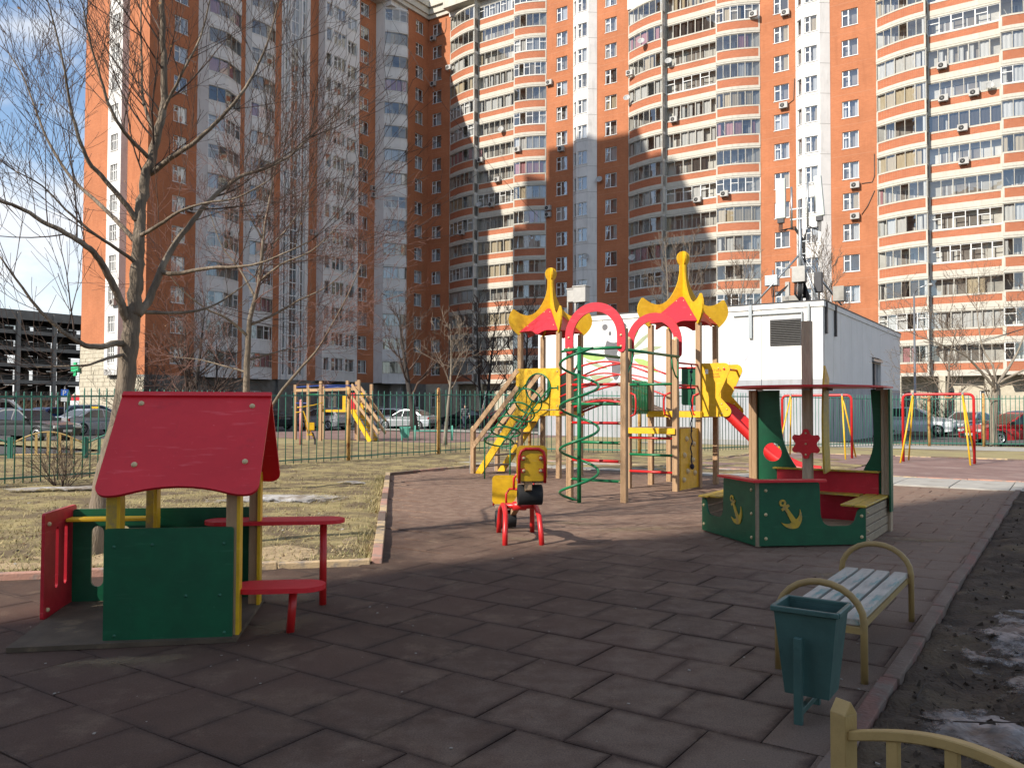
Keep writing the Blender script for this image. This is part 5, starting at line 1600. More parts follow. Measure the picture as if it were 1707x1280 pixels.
b = MB(); b.box((T2['x1'] + .155, T2['y0'] + .02 - .0118, 2.22), (.06, .003, .09)); b.build('maker_badge', X['frame_white'], cheek)
b = MB(); b.tube([(T2['x1'] + .5, T2['y0'] + .0, 2.26), (T2['x1'] + .5, T2['y1'] - .16, 2.26)], .022, 8); b.build('grab_bar', X['redpipe'], PT)
prof = bez((T2['x1'] + .1, 1.47), (T2['x1'] + .45, 1.47), (T2['x1'] + .5, 1.35), (T2['x1'] + .75, 1.12), 8) + bez((T2['x1'] + .75, 1.12), (T2['x1'] + 1.25, .66), (T2['x1'] + 1.45, .3), (T2['x1'] + 2.1, .27), 12)[1:]
yy0, yy1 = T2['y0'] + .05, T2['y1'] - .21
sec = [(yy0 - .02, .17), (yy0, .19), (yy0 + .03, .17), (yy0 + .06, .03), (yy0 + .12, 0), (yy1 - .12, 0), (yy1 - .06, .03), (yy1 - .03, .17), (yy1, .19), (yy1 + .02, .17), (yy1 - .01, -.03), (yy0 + .01, -.03)]
vs_, fs = [], []
for (x, z) in prof:
    for (y, dz) in sec:
        vs_.append((x, y, z + dz))
ns_ = len(sec)
for i in range(len(prof) - 1):
    for k in range(ns_):
        fs.append((i * ns_ + k, (i + 1) * ns_ + k, (i + 1) * ns_ + (k + 1) % ns_, i * ns_ + (k + 1) % ns_))
b = MB(); b.add(vs_, fs, 0, True); b.build('slide_chute', X['redpipe'], PT)
b = MB(); b.tube([(T2['x1'] + 1.95, yy0 + .1, -.02), (T2['x1'] + 1.95, yy0 + .1, .26)], .02, 6); b.tube([(T2['x1'] + 1.95, yy1 - .1, -.02), (T2['x1'] + 1.95, yy1 - .1, .26)], .02, 6); b.build('slide_leg', X['redpipe'], PT)

# ================================================================== seesaw
SS = thing('seesaw', 'red framed seesaw with two yellow backrests and black bumper rolls', 'play equipment', (.09, 9.65, 0), math.atan2(.09, .996))
for s in (-1, 1):
    b = MB(); pts = [(s * .205, -.47, -.02), (s * .2, -.43, .14), (s * .19, -.36, .3)] + [(s * .185, -.36 + .72 * i / 8, .3 + .085 * sin(pi * i / 8)) for i in range(1, 8)] + [(s * .19, .36, .3), (s * .2, .43, .14), (s * .205, .47, -.02)]
    b.tube(pts, .03, 9); b.build('leg_hoop', X['redpipe'], SS)
b = MB(); b.tube([(-.19, 0, .375), (.19, 0, .375)], .034, 10); b.tube([(-.08, 0, .375), (.08, 0, .375)], .052, 12); b.build('axle', X['redpipe'], SS)
tl = radians(-15.5)
def sp(y, z=0.0, x=0.0):
    return Vector((x, y * cos(tl) - z * sin(tl), .43 + y * sin(tl) + z * cos(tl)))
b = MB(); b.beam(sp(-1.02), sp(1.02), .07, .1); b.build('beam', X['timber'], SS, .006)
for s in (-1, 1):
    sx = .03 if s < 0 else -.09
    c = sp(s * .88)
    zb = c.z + .055
    b = MB(); b.box((sx, c.y - s * .02, zb + .02), (.27, .26, .035)); b.build('seat', X['plank'], SS, .01)
    yb_ = c.y + s * .15
    b = MB(); b.plate([rrect(-.16, zb + .03, .16, zb + .40, .055)], (sx, yb_, 0), (1, 0, 0), (0, 0, 1), .022)
    bk = b.build('backrest', X['yellow'], SS, .006)
    b = MB(); ys = yb_ + s * .028
    b.tube([(sx - .135, ys, zb + .01), (sx - .135, ys, zb + .28), (sx - .115, ys, zb + .34), (sx - .07, ys, zb + .365), (sx + .07, ys, zb + .365), (sx + .115, ys, zb + .34), (sx + .135, ys, zb + .28), (sx + .135, ys, zb + .01)], .016, 8)
    for x in (-.085, .085):
        for z in (.14, .27):
            b.box((sx + x * 1.2, ys, zb + z), (.06, .012, .045))
    b.build('back_tube', X['redpipe'], SS)
    bolts(bk, [(sx + x, ys + s * .008, zb + z) for x in (-.088, .088) for z in (.14, .27)], (0, s, 0), .017)
    b = MB(); zc = max(.1, zb - .13)
    b.lathe([(.05, -.13), (.1, -.13), (.108, -.12), (.108, .12), (.1, .13), (.05, .13)], 20, (sx, c.y - s * .02, zc), 0, True, (1, 0, 0)); b.build('bumper_roll', X['rubber'], SS)
    h = sp(s * .52, .05)
    b = MB(); b.tube([h + Vector((-.11, 0, .0)), h + Vector((-.11, s * .01, .12)), h + Vector((-.07, s * .02, .18)), h + Vector((.07, s * .02, .18)), h + Vector((.11, s * .01, .12)), h + Vector((.11, 0, 0)), h + Vector((-.1, 0, 0))], .014, 7); b.build('handle', X['redpipe'], SS)

# ================================================================== ship sandbox
X['timberpale'] = mat('bleached_timber', (.46, .36, .25), (.37, .285, .195), rough=.65, scale=7, stretch=(6, 6, .7), bump=.1, bscale=60)
SH = thing('ship_sandbox', 'green ship-shaped sandbox with red canopy, yellow anchors and ship wheel', 'play equipment', W(-2.86, 10.2), YAW)
BOW = Vector((0, -1.21, 0))
for s in (-1, 1):
    end = Vector((s * .94, -.37, 0))
    d = (end - BOW); ln = d.length; d.normalize()
    out = Vector((d.y, -d.x, 0)) if s > 0 else Vector((-d.y, d.x, 0))
    o_ = BOW + d * .02
    if s < 0:
        pass
    prof = [(0, .02), (ln - .02, .02), (ln - .02, .42), (ln - .06, .42)] + bez((ln - .06, .42), (ln - .1, .42), (ln - .12, .38), (ln - .13, .33), 4)[1:] + bez((ln - .13, .33), (ln - .15, .25), (ln - .19, .225), (ln - .25, .225), 5)[1:] + bez((ln - .42, .225), (ln - .5, .225), (ln - .54, .27), (ln - .55, .36), 5) + [(ln - .56, .66)] + bez((ln - .56, .66), (ln - .56, .7), (ln - .57, .71), (ln - .6, .71), 3)[1:] + [(0, .71)]
    b = MB()
    if s > 0:
        b.plate([prof], o_ + out * .0, d, (0, 0, 1), .022)
    else:
        b.plate([prof], o_, d, (0, 0, 1), .022)
    hp = b.build('hull_panel', X['green'], SH, .005, 1)
    bolts(hp, [tuple(o_ + d * t + out * .011 + Vector((0, 0, z))) for t, z in ((.075, .1), (.075, .36), (.075, .62), (ln - .07, .1), (ln - .07, .33))], out, .019)
    # anchor
    def AN(pts):
        return pts
    ca = o_ + d * (.34 if s > 0 else .42) + out * .0165 + Vector((0, 0, .37))
    rot = radians(33) * 1
    exx = d if s > 0 else -d
    e1 = (exx * cos(rot) + Vector((0, 0, 1)) * sin(rot)); e2 = (-exx * sin(rot) + Vector((0, 0, 1)) * cos(rot))
    fl = bez((-.13, -.03), (-.12, -.13), (-.06, -.17), (0, -.185), 6) + bez((0, -.185), (.06, -.17), (.12, -.13), (.13, -.03), 6)[1:] + bez((.13, -.03), (.11, -.06), (.08, -.1), (.03, -.1), 5)[1:] + [(.018, .06), (.05, .065), (.05, .09), (.016, .095)] + arc(0, .135, .04, -60, 240, 12) + [(-.016, .095), (-.05, .09), (-.05, .065), (-.018, .06)] + bez((-.03, -.1), (-.08, -.1), (-.11, -.06), (-.13, -.03), 5)[:-1]
    b = MB(); b.plate([fl, list(reversed(circle(0, .135, .018, 10)))], ca, e1, e2, .01); b.build('anchor', X['yellowworn'], hp, .002, 1)
    # side of ribbed planks
    pl = MB(); pl.box((0, 0, 0), (.035, 1.50, .092)); pl = pl.mesh('side_plank', [X['timberworn']])
    for k in range(4):
        link('side_plank', pl, SH, loc=(s * .93, .39, .055 + k * .1), bevel=.008, seg=2)
    bolts(SH, [(s * .95, y, .055 + k * .1) for k in (0, 1, 3) for y in (-.28, 1.06)], (s, 0, 0), .012)
    # seats
    for k, (xx, w_) in enumerate(((s * .9, .13), (s * .755, .13))):
        b = MB(); b.span(xx - w_ / 2, xx + w_ / 2, -.46 + .02 * k, 1.1, .425, .45); b.build('seat_board', X['yellowworn'], SH, .008)
    b = MB(); b.plate([[(s * .66, .75), (s * .12, .83), (s * .12, 1.0), (s * .66, 1.08)][::s]], (0, 0, .437), (1, 0, 0), (0, 1, 0), .024); b.build('seat_board', X['yellowworn'], SH, .006)
b = MB(); b.box((0, -1.19, .36), (.05, .05, .70), (0, 0, pi / 4)); b.build('stem_post', X['timberworn'], SH, .005)
b = MB()
cn = [(0, -1.32), (.575, -.80), (.62, -.74), (.6, -.68), (.52, -.66), (0, -1.13), (-.52, -.66), (-.6, -.68), (-.62, -.74), (-.575, -.80)]
b.plate([cn], (0, 0, .725), (1, 0, 0), (0, 1, 0), .024); b.build('counter_top', X['crimson'], SH, .006)
post(SH, -.74, 1.0, 1.76, .11, 'timber'); post(SH, .93, 1.0, 1.76, .11, 'timberpale'); post(SH, .06, .66, 2.63, .115, 'timberpale')
can = [(.99, 1.14), (.99, .7)] + bez((.99, .7), (.95, .1), (.55, -.25), (.07, -.26), 12)[1:] + bez((.07, -.26), (-.45, -.25), (-.82, .1), (-.87, .7), 12)[1:] + [(-.87, 1.14)]
can = list(reversed(can))
b = MB(); b.plate([can], (0, 0, 1.785), (1, 0, 0), (0, 1, 0), .022); cano = b.build('canopy', X['crimson'], SH, .006)
b = MB()
for (x, y) in ((.06, .58), (-.66, 1.0), (.86, 1.0), (.3, .8)):
    b.box((x, y, 1.76), (.09, .05, .03))
b.build('bracket', X['galv'], cano)
# steering wheel
wh = []
for k in range(72):
    t = 2 * pi * k / 72; c6 = cos(6 * t)
    wr_ = .155 + (.034 * c6 ** .5 if c6 > 0 else -.024 * abs(c6))
    wh.append((wr_ * sin(t), wr_ * cos(t)))
b = MB(); b.plate([list(reversed(wh))], (.06, .66 - .085, 1.07), (1, 0, 0), (0, 0, 1), .024)
whl = b.build('ship_wheel', X['crimson'], SH, .005)
bolts(whl, [(.06, .66 - .098, 1.07 + z) for z in (-.135, 0, .135)], (0, -1, 0), .013)
# green flared boards beside the stern posts
lf = [(0, .3), (.62, .3), (.62, .62)] + bez((.62, .62), (.5, .74), (.36, .95), (.33, 1.2), 8)[1:] + bez((.33, 1.2), (.30, 1.45), (.30, 1.6), (.30, 1.76), 4)[1:] + [(0, 1.76)]
b = MB(); b.plate([lf, list(reversed(circle(.2, .93, .125, 24)))], (-.69, 1.0, 0), (1, 0, 0), (0, 0, 1), .02); b.build('stern_board', X['green'], SH, .004, 1)
rf = [(0, .3), (0, 1.76), (-.12, 1.76)] + bez((-.12, 1.76), (-.1, 1.35), (-.05, 1.1), (-.14, .88), 8)[1:] + bez((-.14, .88), (-.2, .78), (-.24, .7), (-.24, .6), 4)[1:] + [(-.24, .3)]
b = MB(); b.plate([rf], (.87, 1.0, 0), (1, 0, 0), (0, 0, 1), .02); b.build('stern_board', X['green'], SH, .004, 1)
b = MB(); b.plate([[(.98, .25), (.98, 1.76), (1.0, 1.76), (1.0, .25)]], (0, .93, 0), (1, 0, 0), (0, 0, 1), .16); b.build('stern_cheek', X['green'], SH)
b = MB(); b.span(-.42, .84, .96, .985, .06, .71); b.build('stern_panel', X['red'], SH, .004, 1)
b = MB(); b.span(-.46, .86, .9, 1.02, .715, .738); b.build('stern_shelf', X['yellowworn'], SH, .006)
sail = bez((.62, .70), (.5, 1.2), (.52, 1.6), (.66, 2.06), 10) + bez((.86, 1.9), (.8, 1.6), (.84, 1.2), (.9, .72), 10)
b = MB(); b.plate([sail], (.27, 0, 0), (0, 1, 0), (0, 0, 1), .024); b.build('sail_board', X['yellowworn'], SH, .005)
b = MB(); b.quad((-.9, -.3, .1), (.9, -.3, .1), (.9, 1.0, .1), (-.9, 1.0, .1)); b.add([(-.9, -.3, .1), (.9, -.3, .1), (0, -1.15, .1)], [(0, 2, 1)]); b.build('sand', X['sand'], SH)

# ================================================================== playhouse
PH = thing('playhouse', 'small green playhouse with crimson pitched roof and outside table', 'play equipment', (-2.2, 5.8, 0), radians(8))
b = MB(); b.plate([[(-.98, -.56), (.37, -.5), (.37, .68), (-1.06, .68)]], (0, 0, .018), (1, 0, 0), (0, 1, 0), .03)
X['ply'] = mat('worn_floor_plywood', (.105, .078, .052), (.068, .052, .036), rough=.85, scale=4, bump=.2, bscale=60, c3=(.19, .14, .085), scale3=3, lo3=.55, hi3=.7)
b.build('floor_board', X['ply'], PH, .004, 1)
for (x, y) in ((-.42, -.4), (.32, -.4), (-.42, .46), (.32, .46)):
    b = MB(); b.span(x - .035, x + .035, y - .035, y + .035, .03, 1.03); b.build('corner_post', [X['yellowworn'] if x < 0 else X['timber']], PH, .004, 1)
for (x, y) in ((.362, -.385), (.362, .44), (-.38, -.385), (-.38, .44)):
    b = MB(); b.span(x - .012, x + .012, y - .05, y + .05, .03, 1.02); b.build('post_trim', X['yellow'], PH, .003, 1)
b = MB(); b.plate([rrect(-.45, .02, .34, .735, .02)], (0, -.46, 0), (1, 0, 0), (0, 0, 1), .02); fp = b.build('front_panel', X['green'], PH, .004, 1)
X['bolt_green'] = mat('green_bolt_cap', (.02, .12, .07), (.015, .09, .05), rough=.5)
for (x, z) in ((-.39, .62), (-.16, .63), (.28, .63), (-.38, .06), (.29, .06), (.05, .3), (.26, .3)):
    b = MB(); b.lathe([(.012, 0), (.01, .005), (.001, .007)], 8, (x, -.47, z), 0, True, (0, -1, 0)); b.build('bolt_cap', X['bolt_green'], fp)
def slot(cx, z0, z1, r):
    return list(reversed(arc(cx, z1 - r, r, 0, 180, 8) + arc(cx, z0 + r, r, 180, 360, 8)))
b = MB(); b.plate([rrect(-1.05, .03, .34, .73, .02)] + [slot(x, .14, .60, .045) for x in (-.87, -.68)] + [slot(-.48, .14, .6, .045)], (0, .68, 0), (1, 0, 0), (0, 0, 1), .02); b.build('back_panel', X['green'], PH, .004, 1)
b = MB(); b.plate([rrect(.16, .02, .74, .76, .02)] + [slot(y, .2, .64, .028) for y in (.38, .54)], (-1.06, 0, 0), (0, 1, 0), (0, 0, 1), .022); rp = b.build('slotted_panel', X['red'], PH, .004, 1)
bolts(rp, [(-1.045, y, z) for y in (.22, .7) for z in (.08, .68)], (1, 0, 0), .016)
b = MB(); b.span(-1.04, -.4, .5, .62, .655, .68); b.build('side_shelf', X['yellow'], PH, .006)
# roof
for s in (-1, 1):
    ey = Vector((0, -s * .56, .655)).normalized()
    ln = math.hypot(.56, .655)
    low = [(-.5, .1)] + arc(-.42, .08, .08, 180, 262, 6) + bez((-.41, .0), (-.3, .0), (-.25, .065), (0, .07), 8) + bez((0, .07), (.25, .065), (.3, .0), (.41, .0), 8)[1:] + arc(.42, .08, .08, 278, 360, 6) + [(.5, .1), (.5, ln + (.012 if s < 0 else -.004)), (-.5, ln + (.012 if s < 0 else -.004))]
    if s > 0:
        low = [(-x, y) for x, y in low]
    b = MB(); ex = Vector((1, 0, 0)) if s < 0 else Vector((-1, 0, 0))
    if s > 0:
        low = low
    b.plate([low], (0, s * .54, .945), ex, ey, .022)
    rb = b.build('roof_board', X['crimson'], PH, .007, 2)
    nrm = ex.cross(ey)
    bolts(rb, [tuple(Vector((0, s * .54, .945)) + ex * x + ey * y + nrm * .011) for x, y in ((-.36, ln - .1), (.38, ln - .12), (-.3, .24), (.39, .26))], nrm, .02)
for x in (-.43, .33):
    b = MB(); b.plate([[(-.43, .98), (.43, .98), (.39, 1.03), (.03, 1.45), (-.03, 1.45), (-.39, 1.03)]], (x, 0, 0), (0, 1, 0), (0, 0, 1), .02); b.build('gable', X['yellow'], PH, .003, 1)
# table and stool outside
def oval(w, d):
    return arc(w / 2 - d / 2, 0, d / 2, -90, 90, 10) + arc(-w / 2 + d / 2, 0, d / 2, 90, 270, 10)
b = MB(); b.plate([oval(1.04, .28)], (.47, .5, .64), (1, 0, 0), (0, 1, 0), .028); b.build('table_top', X['crimson'], PH, .008)
b = MB(); b.tube([(.83, .48, -.02), (.83, .48, .63)], .028, 10); b.build('table_leg', X['redpipe'], PH)
b = MB(); b.plate([oval(.62, .3)], (.6, -.26, .3), (1, 0, 0), (0, 1, 0), .032); b.build('stool_top', X['crimson'], PH, .008)
b = MB(); b.tube([(.68, -.28, -.02), (.7, -.28, .29)], .028, 10); b.build('stool_leg', X['redpipe'], PH)

# ================================================================== swings
def swing(label, a0, a1, b_):
    s = thing('swing_frame', label, 'swing', W((a0 + a1) / 2, b_), YAW, 'empty swing frames on the rubber area')
    h = (a1 - a0) / 2; H = 1.94; r = .14
    b = MB(); b.tube([(-h, 0, -.02), (-h, 0, H - r)] + [(-h + r - r * cos(t), 0, H - r + r * sin(t)) for t in (.3, .6, .9, 1.2)] + [(-h + r, 0, H), (h - r, 0, H)] + [(h - r + r * sin(t), 0, H - r + r * cos(t)) for t in (.3, .6, .9, 1.2)] + [(h, 0, H - r), (h, 0, -.02)], .038, 9)
    b.build('red_frame', X['redpipe'], s)
    for sx in (-1, 1):
        for sy in (-1, 1):
            b = MB(); b.tube([(sx * (h - .27), sy * .03, H - .02), (sx * (h - .03 + .0), sy * .72, -.02)], .024, 8); b.build('brace', X['yellow'], s)
        b = MB(); b.box((sx * (h - .27), 0, H), (.05, .1, .1)); b.build('clamp', X['galv'], s)
    for x in (-.32, .28):
        b = MB(); b.tube([(x - .1, 0, H - .05), (x - .06, 0, H - .1), (x + .06, 0, H - .1), (x + .1, 0, H - .05)], .03, 7); b.build('hanger', X['timber'], s)
    return s
swing('right one of the red and yellow swing frames, nearest the red car', -4.07, -2.27, 26.2)
swing('left one of the red and yellow swing frames, seen through the ship sandbox', -7.72, -5.62, 26.9)

# ================================================================== bench, bin and the low fence
X['slat'] = mat('peeling_teal_paint_over_grey_wood', (.43, .41, .36), (.30, .285, .25), rough=.7, scale=9, stretch=(2, .5, 2), bump=.15, bscale=70, c3=(.1, .24, .235), scale3=5.5, lo3=.54, hi3=.66)
X['creampipe'] = mat('cream_painted_pipe', (.33, .225, .085), (.27, .185, .075), rough=.5, scale=8, bump=.08, bscale=100, c3=(.14, .08, .04), scale3=10, lo3=.66, hi3=.74)
X['teal'] = mat('teal_painted_steel', (.046, .108, .097), (.036, .084, .076), rough=.5, scale=7, bump=.06, bscale=90, c3=(.02, .055, .052), scale3=6, lo3=.58, hi3=.72)
BN = thing('bench', 'low bench with peeling teal slats and cream hoop armrests beside the kerb', 'bench', W(-1.205, 5.7), YAW)
sl = MB(); sl.box((0, 0, 0), (.088, 1.6, .036)); sl = sl.mesh('slat', [X['slat']])
for k in range(4):
    o = link('slat', sl, BN, bevel=.005, seg=2, loc=(-.165 + k * .11, .02 + random.uniform(-.012, .012), .325))
    o.rotation_euler = (0, random.uniform(-.02, .02), random.uniform(-.006, .006))
for y in (-.79, .82):
    b = MB(); b.tube([(-.235, y, -.02), (-.235, y, .33)] + [(.235 * -cos(t), y, .33 + .2 * sin(t)) for t in [pi * i / 12 for i in range(1, 12)]] + [(.235, y, .33), (.235, y, -.02)], .02, 10); b.build('hoop_leg', X['creampipe'], BN)
    b = MB(); b.box((0, y, .285), (.46, .035, .035)); b.build('cross_bar', X['creampipe'], BN)
for x in (-.2, .2):
    b = MB(); b.box((x, .015, .285), (.03, 1.58, .035)); b.build('seat_rail', X['creampipe'], BN)

BI = thing('litter_bin', 'teal tapered steel litter bin on a post frame in front of the bench', 'bin', W(-1.09, 4.27), YAW)
b = MB()
def frustum(b, w0, d0, z0, w1, d1, z1, t):
    o0 = [(-w0, -d0, z0), (w0, -d0, z0), (w0, d0, z0), (-w0, d0, z0)]; o1 = [(-w1, -d1, z1), (w1, -d1, z1), (w1, d1, z1), (-w1, d1, z1)]
    i0 = [(x * (1 - t / abs(x)), y * (1 - t / abs(y)), z0 + t) for x, y, z in o0]; i1 = [(x * (1 - t / abs(x)), y * (1 - t / abs(y)), z1) for x, y, z in o1]
    v = o0 + o1 + i0 + i1; f = [(3, 2, 1, 0), (8, 9, 10, 11)]
    for k in range(4):
        j = (k + 1) % 4
        f += [(k, j, 4 + j, 4 + k), (8 + j, 8 + k, 12 + k, 12 + j), (4 + k, 4 + j, 12 + j, 12 + k)]
    b.add(v, f)
frustum(b, .105, .098, .115, .148, .13, .52, .004); b.build('bin_body', X['teal'], BI, .006, 2)
b = MB()
for (x, y, sx, sy) in ((0, -.137, .32, .022), (0, .137, .32, .022), (-.154, 0, .022, .252), (.154, 0, .022, .252)):
    b.box((x, y, .53), (sx, sy, .026))
b.build('rim', X['teal'], BI, .004, 1)
for y in (-.165, .165):
    b = MB(); b.box((-.02, y, .195), (.04, .03, .43)); b.build('support_post', X['teal'], BI, .004, 1)
b = MB(); b.box((-.02, 0, .05), (.03, .3, .03)); b.build('foot_bar', X['teal'], BI, .003, 1)

LF = thing('low_fence', 'low cream arched lawn fence section at the bottom right corner', 'fence', (1.2, 3.02, 0), radians(-60))
X['creamfence'] = mat('cream_fence_paint', (.42, .29, .11), (.35, .24, .09), rough=.55, scale=9, bump=.1, bscale=90, c3=(.15, .1, .05), scale3=9, lo3=.64, hi3=.74)
for x in (0, 1.02):
    b = MB(); b.box((x, 0, .205), (.066, .066, .43)); b.add([(x - .033, -.033, .42), (x + .033, -.033, .42), (x + .033, .033, .42), (x - .033, .033, .42), (x - .033, 0, .465), (x + .033, 0, .465)], [(0, 1, 5, 4), (2, 3, 4, 5), (1, 2, 5), (3, 0, 4)]); b.build('fence_post', X['creamfence'], LF, .003, 1)
def fz(x): return .335 + .115 * sin(pi * min(1, max(0, x / .98)))
b = MB()
vs_, fs = [], []
n = 24
for k in range(n + 1):
    x = .033 + .954 * k / n
    for (dy, dz) in ((-.02, -.018), (.02, -.018), (.02, .018), (-.02, .018)):
        vs_.append((x, dy, fz(x) + dz))
for k in range(n):
    for j in range(4):
        fs.append((k * 4 + j, k * 4 + (j + 1) % 4, k * 4 + 4 + (j + 1) % 4, k * 4 + 4 + j))
b.add(vs_, fs); b.build('arched_rail', X['creamfence'], LF, .004, 1)
for x in (.2, .41, .62, .83):
    b = MB(); b.box((x, 0, fz(x) / 2 + .03), (.045, .022, fz(x) - .08)); b.build('baluster', X['creamfence'], LF, .003, 1)
b = MB(); b.box((.51, 0, .065), (.95, .03, .03)); b.build('lower_rail', X['creamfence'], LF, .003, 1)
# ================================================================== trees
X['bark'] = mat('grey_brown_bark', (.2, .155, .11), (.12, .095, .07), rough=.9, scale=9, stretch=(2.5, 2.5, .5), bump=.7, bscale=26, c3=(.27, .22, .165), scale3=2.2, lo3=.52, hi3=.68)
X['bark_pale'] = mat('pale_young_bark', (.26, .22, .17), (.19, .16, .125), rough=.85, scale=9, stretch=(2, 2, .6), bump=.3, bscale=40)
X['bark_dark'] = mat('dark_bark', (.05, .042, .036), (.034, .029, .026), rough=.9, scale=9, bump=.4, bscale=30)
X['twig'] = mat('grey_brown_twig', (.095, .062, .046), (.066, .044, .034), rough=.85, scale=4)
X['twig_red'] = mat('reddish_twig', (.19, .095, .075), (.13, .072, .058), rough=.85, scale=4)
X['twig_pale'] = mat('pale_twig', (.2, .155, .115), (.14, .11, .085), rough=.85, scale=4)
X['leaf_dry'] = mat('dry_hanging_leaf', (.36, .2, .08), (.27, .14, .05), rough=.8, scale=6)

def spline(pts, n):
    P = [Vector(p) for p in pts]
    out = []
    m = len(P) - 1
    for i in range(m):
        p0, p1, p2, p3 = P[max(i - 1, 0)], P[i], P[i + 1], P[min(i + 2, m)]
        for k in range(n):
            t = k / n
            out.append(.5 * ((2 * p1) + (p2 - p0) * t + (2 * p0 - 5 * p1 + 4 * p2 - p3) * t * t + (3 * p1 - p0 - 3 * p2 + p3) * t ** 3))
    out.append(P[-1])
    return out

def shoot(mb, p, d, ln, r, rnd, depth, up=.35, kids=(5, 4, 3), wob=.12, ang=(35, 62), minr=.0016, first=.15, leafmb=None):
    """one twig with its side shoots"""
    n = max(3, min(7, int(ln / .12) + 2))
    pts, rs = [p.copy()], [r]
    q = p.copy(); dd = d.copy()
    for i in range(n):
        dd = (dd + Vector((rnd.gauss(0, wob), rnd.gauss(0, wob), rnd.gauss(0, wob) + up * .12))).normalized()
        q = q + dd * (ln / n)
        pts.append(q.copy()); rs.append(max(minr, r * (1 - .8 * (i + 1) / n)))
    mb.tube(pts, rs, 5 if r > .012 else (4 if r > .006 else 3), cap=False)
    if leafmb is not None and rnd.random() < .012:
        s = .016
        e1 = Vector((rnd.gauss(0, 1), rnd.gauss(0, 1), rnd.gauss(0, 1))).normalized() * s
        e2 = Vector((rnd.gauss(0, .3), rnd.gauss(0, .3), -1)).normalized() * s * 1.6
        leafmb.add([q, q + e1 + e2 * .5, q + e2, q - e1 + e2 * .5], [(0, 1, 2, 3)])
    if depth <= 0:
        return
    nk = kids[-depth] if depth <= len(kids) else kids[0]
    for k in range(nk):
        t = first + (1 - first) * (k + rnd.random()) / nk
        i = min(n - 1, int(t * n))
        base = pts[i].lerp(pts[i + 1], t * n - i)
        ax = (pts[i + 1] - pts[i]).normalized()
        s = ax.cross(Vector((rnd.gauss(0, 1), rnd.gauss(0, 1), rnd.gauss(0, 1)))).normalized()
        a = radians(rnd.uniform(*ang))
        nd = (ax * cos(a) + s * sin(a) + Vector((0, 0, up * .5))).normalized()
        shoot(mb, base, nd, ln * rnd.uniform(.42, .68) * (1.05 - .35 * t), max(minr, rs[i] * rnd.uniform(.5, .68)), rnd, depth - 1, up, kids, wob, ang, minr, .15, leafmb)

BIG_TREE['trunk'] = (BIG_TREE['trunk'][0], .118, .078)
BIG_TREE['A'] = (BIG_TREE['A'][0], .074, .022)
BIG_TREE['B'] = (BIG_TREE['B'][0], .045, .011)
BIG_TREE['C'] = (BIG_TREE['C'][0], .045, .011)
def limb_tree(name, label, table, bark, twig, seed, per_m, tl, depth, kids, up=.45, group=None, minr=.0016, scale=1.0, leaves=False, tw_max=.011, trunk_twigs=True, wob=.1, ang=(30, 60), clear=0.0):
    fork = Vector(table['trunk'][0][-1]) - Vector((table['trunk'][0][0][0], table['trunk'][0][0][1], 0))
    rnd = random.Random(seed)
    base = Vector(table['trunk'][0][0])
    root = thing(name, label, 'tree', (base.x, base.y, 0), 0, group)
    off = Vector((base.x, base.y, 0))
    tw = MB(); lv = MB() if leaves else None
    for k, (pts, r0, r1) in table.items():
        sp_ = spline([Vector(p) - off for p in pts], 4)
        n = len(sp_)
        if k == 'trunk':
            sp_[0].z = min(sp_[0].z, -.05)
        jit = .05 if k == 'trunk' else .15
        rs = []
        for i in range(n):
            t = i / (n - 1)
            r = r0 + (r1 - r0) * t ** .85
            if k == 'trunk':
                r *= 1 + .45 * math.exp(-t * 14)
            r *= 1 + (.03 if k == 'trunk' else .06) * noise.noise(Vector((i * .7, seed, ord(k[0]))))
            rs.append(r)
        for i in range(1, n - 1):
            g_ = rs[i] * jit
            sp_[i] += Vector((rnd.gauss(0, g_), rnd.gauss(0, g_), rnd.gauss(0, g_)))
        b = MB(); b.tube(sp_, rs, 12 if r0 > .05 else 8)
        b.build('trunk' if k == 'trunk' else 'limb', X[bark], root)
        L_ = sum((sp_[i + 1] - sp_[i]).length for i in range(n - 1))
        f = .5 if k == 'trunk' else (.42 if r0 > .025 else .2)
        cnt = int(L_ * per_m * (1 - f) + 1)
        if k == 'trunk' and not trunk_twigs:
            cnt = 0
        for j in range(cnt):
            t = f + (1 - f) * (j + rnd.random()) / cnt
            i = min(n - 2, int(t * (n - 1)))
            p = sp_[i]
            if (p - fork).length < clear:
                continue
            ax = (sp_[i + 1] - sp_[i]).normalized()
            s = ax.cross(Vector((rnd.gauss(0, 1), rnd.gauss(0, 1), rnd.gauss(0, .6)))).normalized()
            a = radians(rnd.uniform(32, 68))
            d = (ax * cos(a) + s * sin(a) + Vector((0, 0, up * .6))).normalized()
            shoot(tw, p, d, tl * rnd.uniform(.45, 1.15) * scale, min(tw_max, max(minr * 2, rs[i] * rnd.uniform(.22, .45))), rnd, depth, up, kids, wob, ang, minr, .15, lv)
        # the limb's own tip breaks up too
        for j in range(0 if k == 'trunk' and r1 > .03 else 3):
            d = ((sp_[-1] - sp_[-2]).normalized() + Vector((rnd.gauss(0, .3), rnd.gauss(0, .3), rnd.gauss(0, .3) + .2))).normalized()
            shoot(tw, sp_[-1], d, tl * rnd.uniform(.6, 1.1) * scale, max(minr * 2, r1 * .8), rnd, depth, up, kids, wob, ang, minr, .15, lv)
    tw.build('crown', X[twig], root, kind='stuff')
    if lv is not None and lv.f:
        lv.build('dry_leaves', X['leaf_dry'], root, kind='stuff')
    return root
limb_tree('bare_tree', 'big bare forked tree leaning beside the crimson playhouse', BIG_TREE, 'bark', 'twig', 4, 6.2, 1.45, 2, (6, 3), .5, leaves=True, trunk_twigs=False, wob=.055, ang=(24, 46), minr=.0021, tw_max=.011, clear=.7)
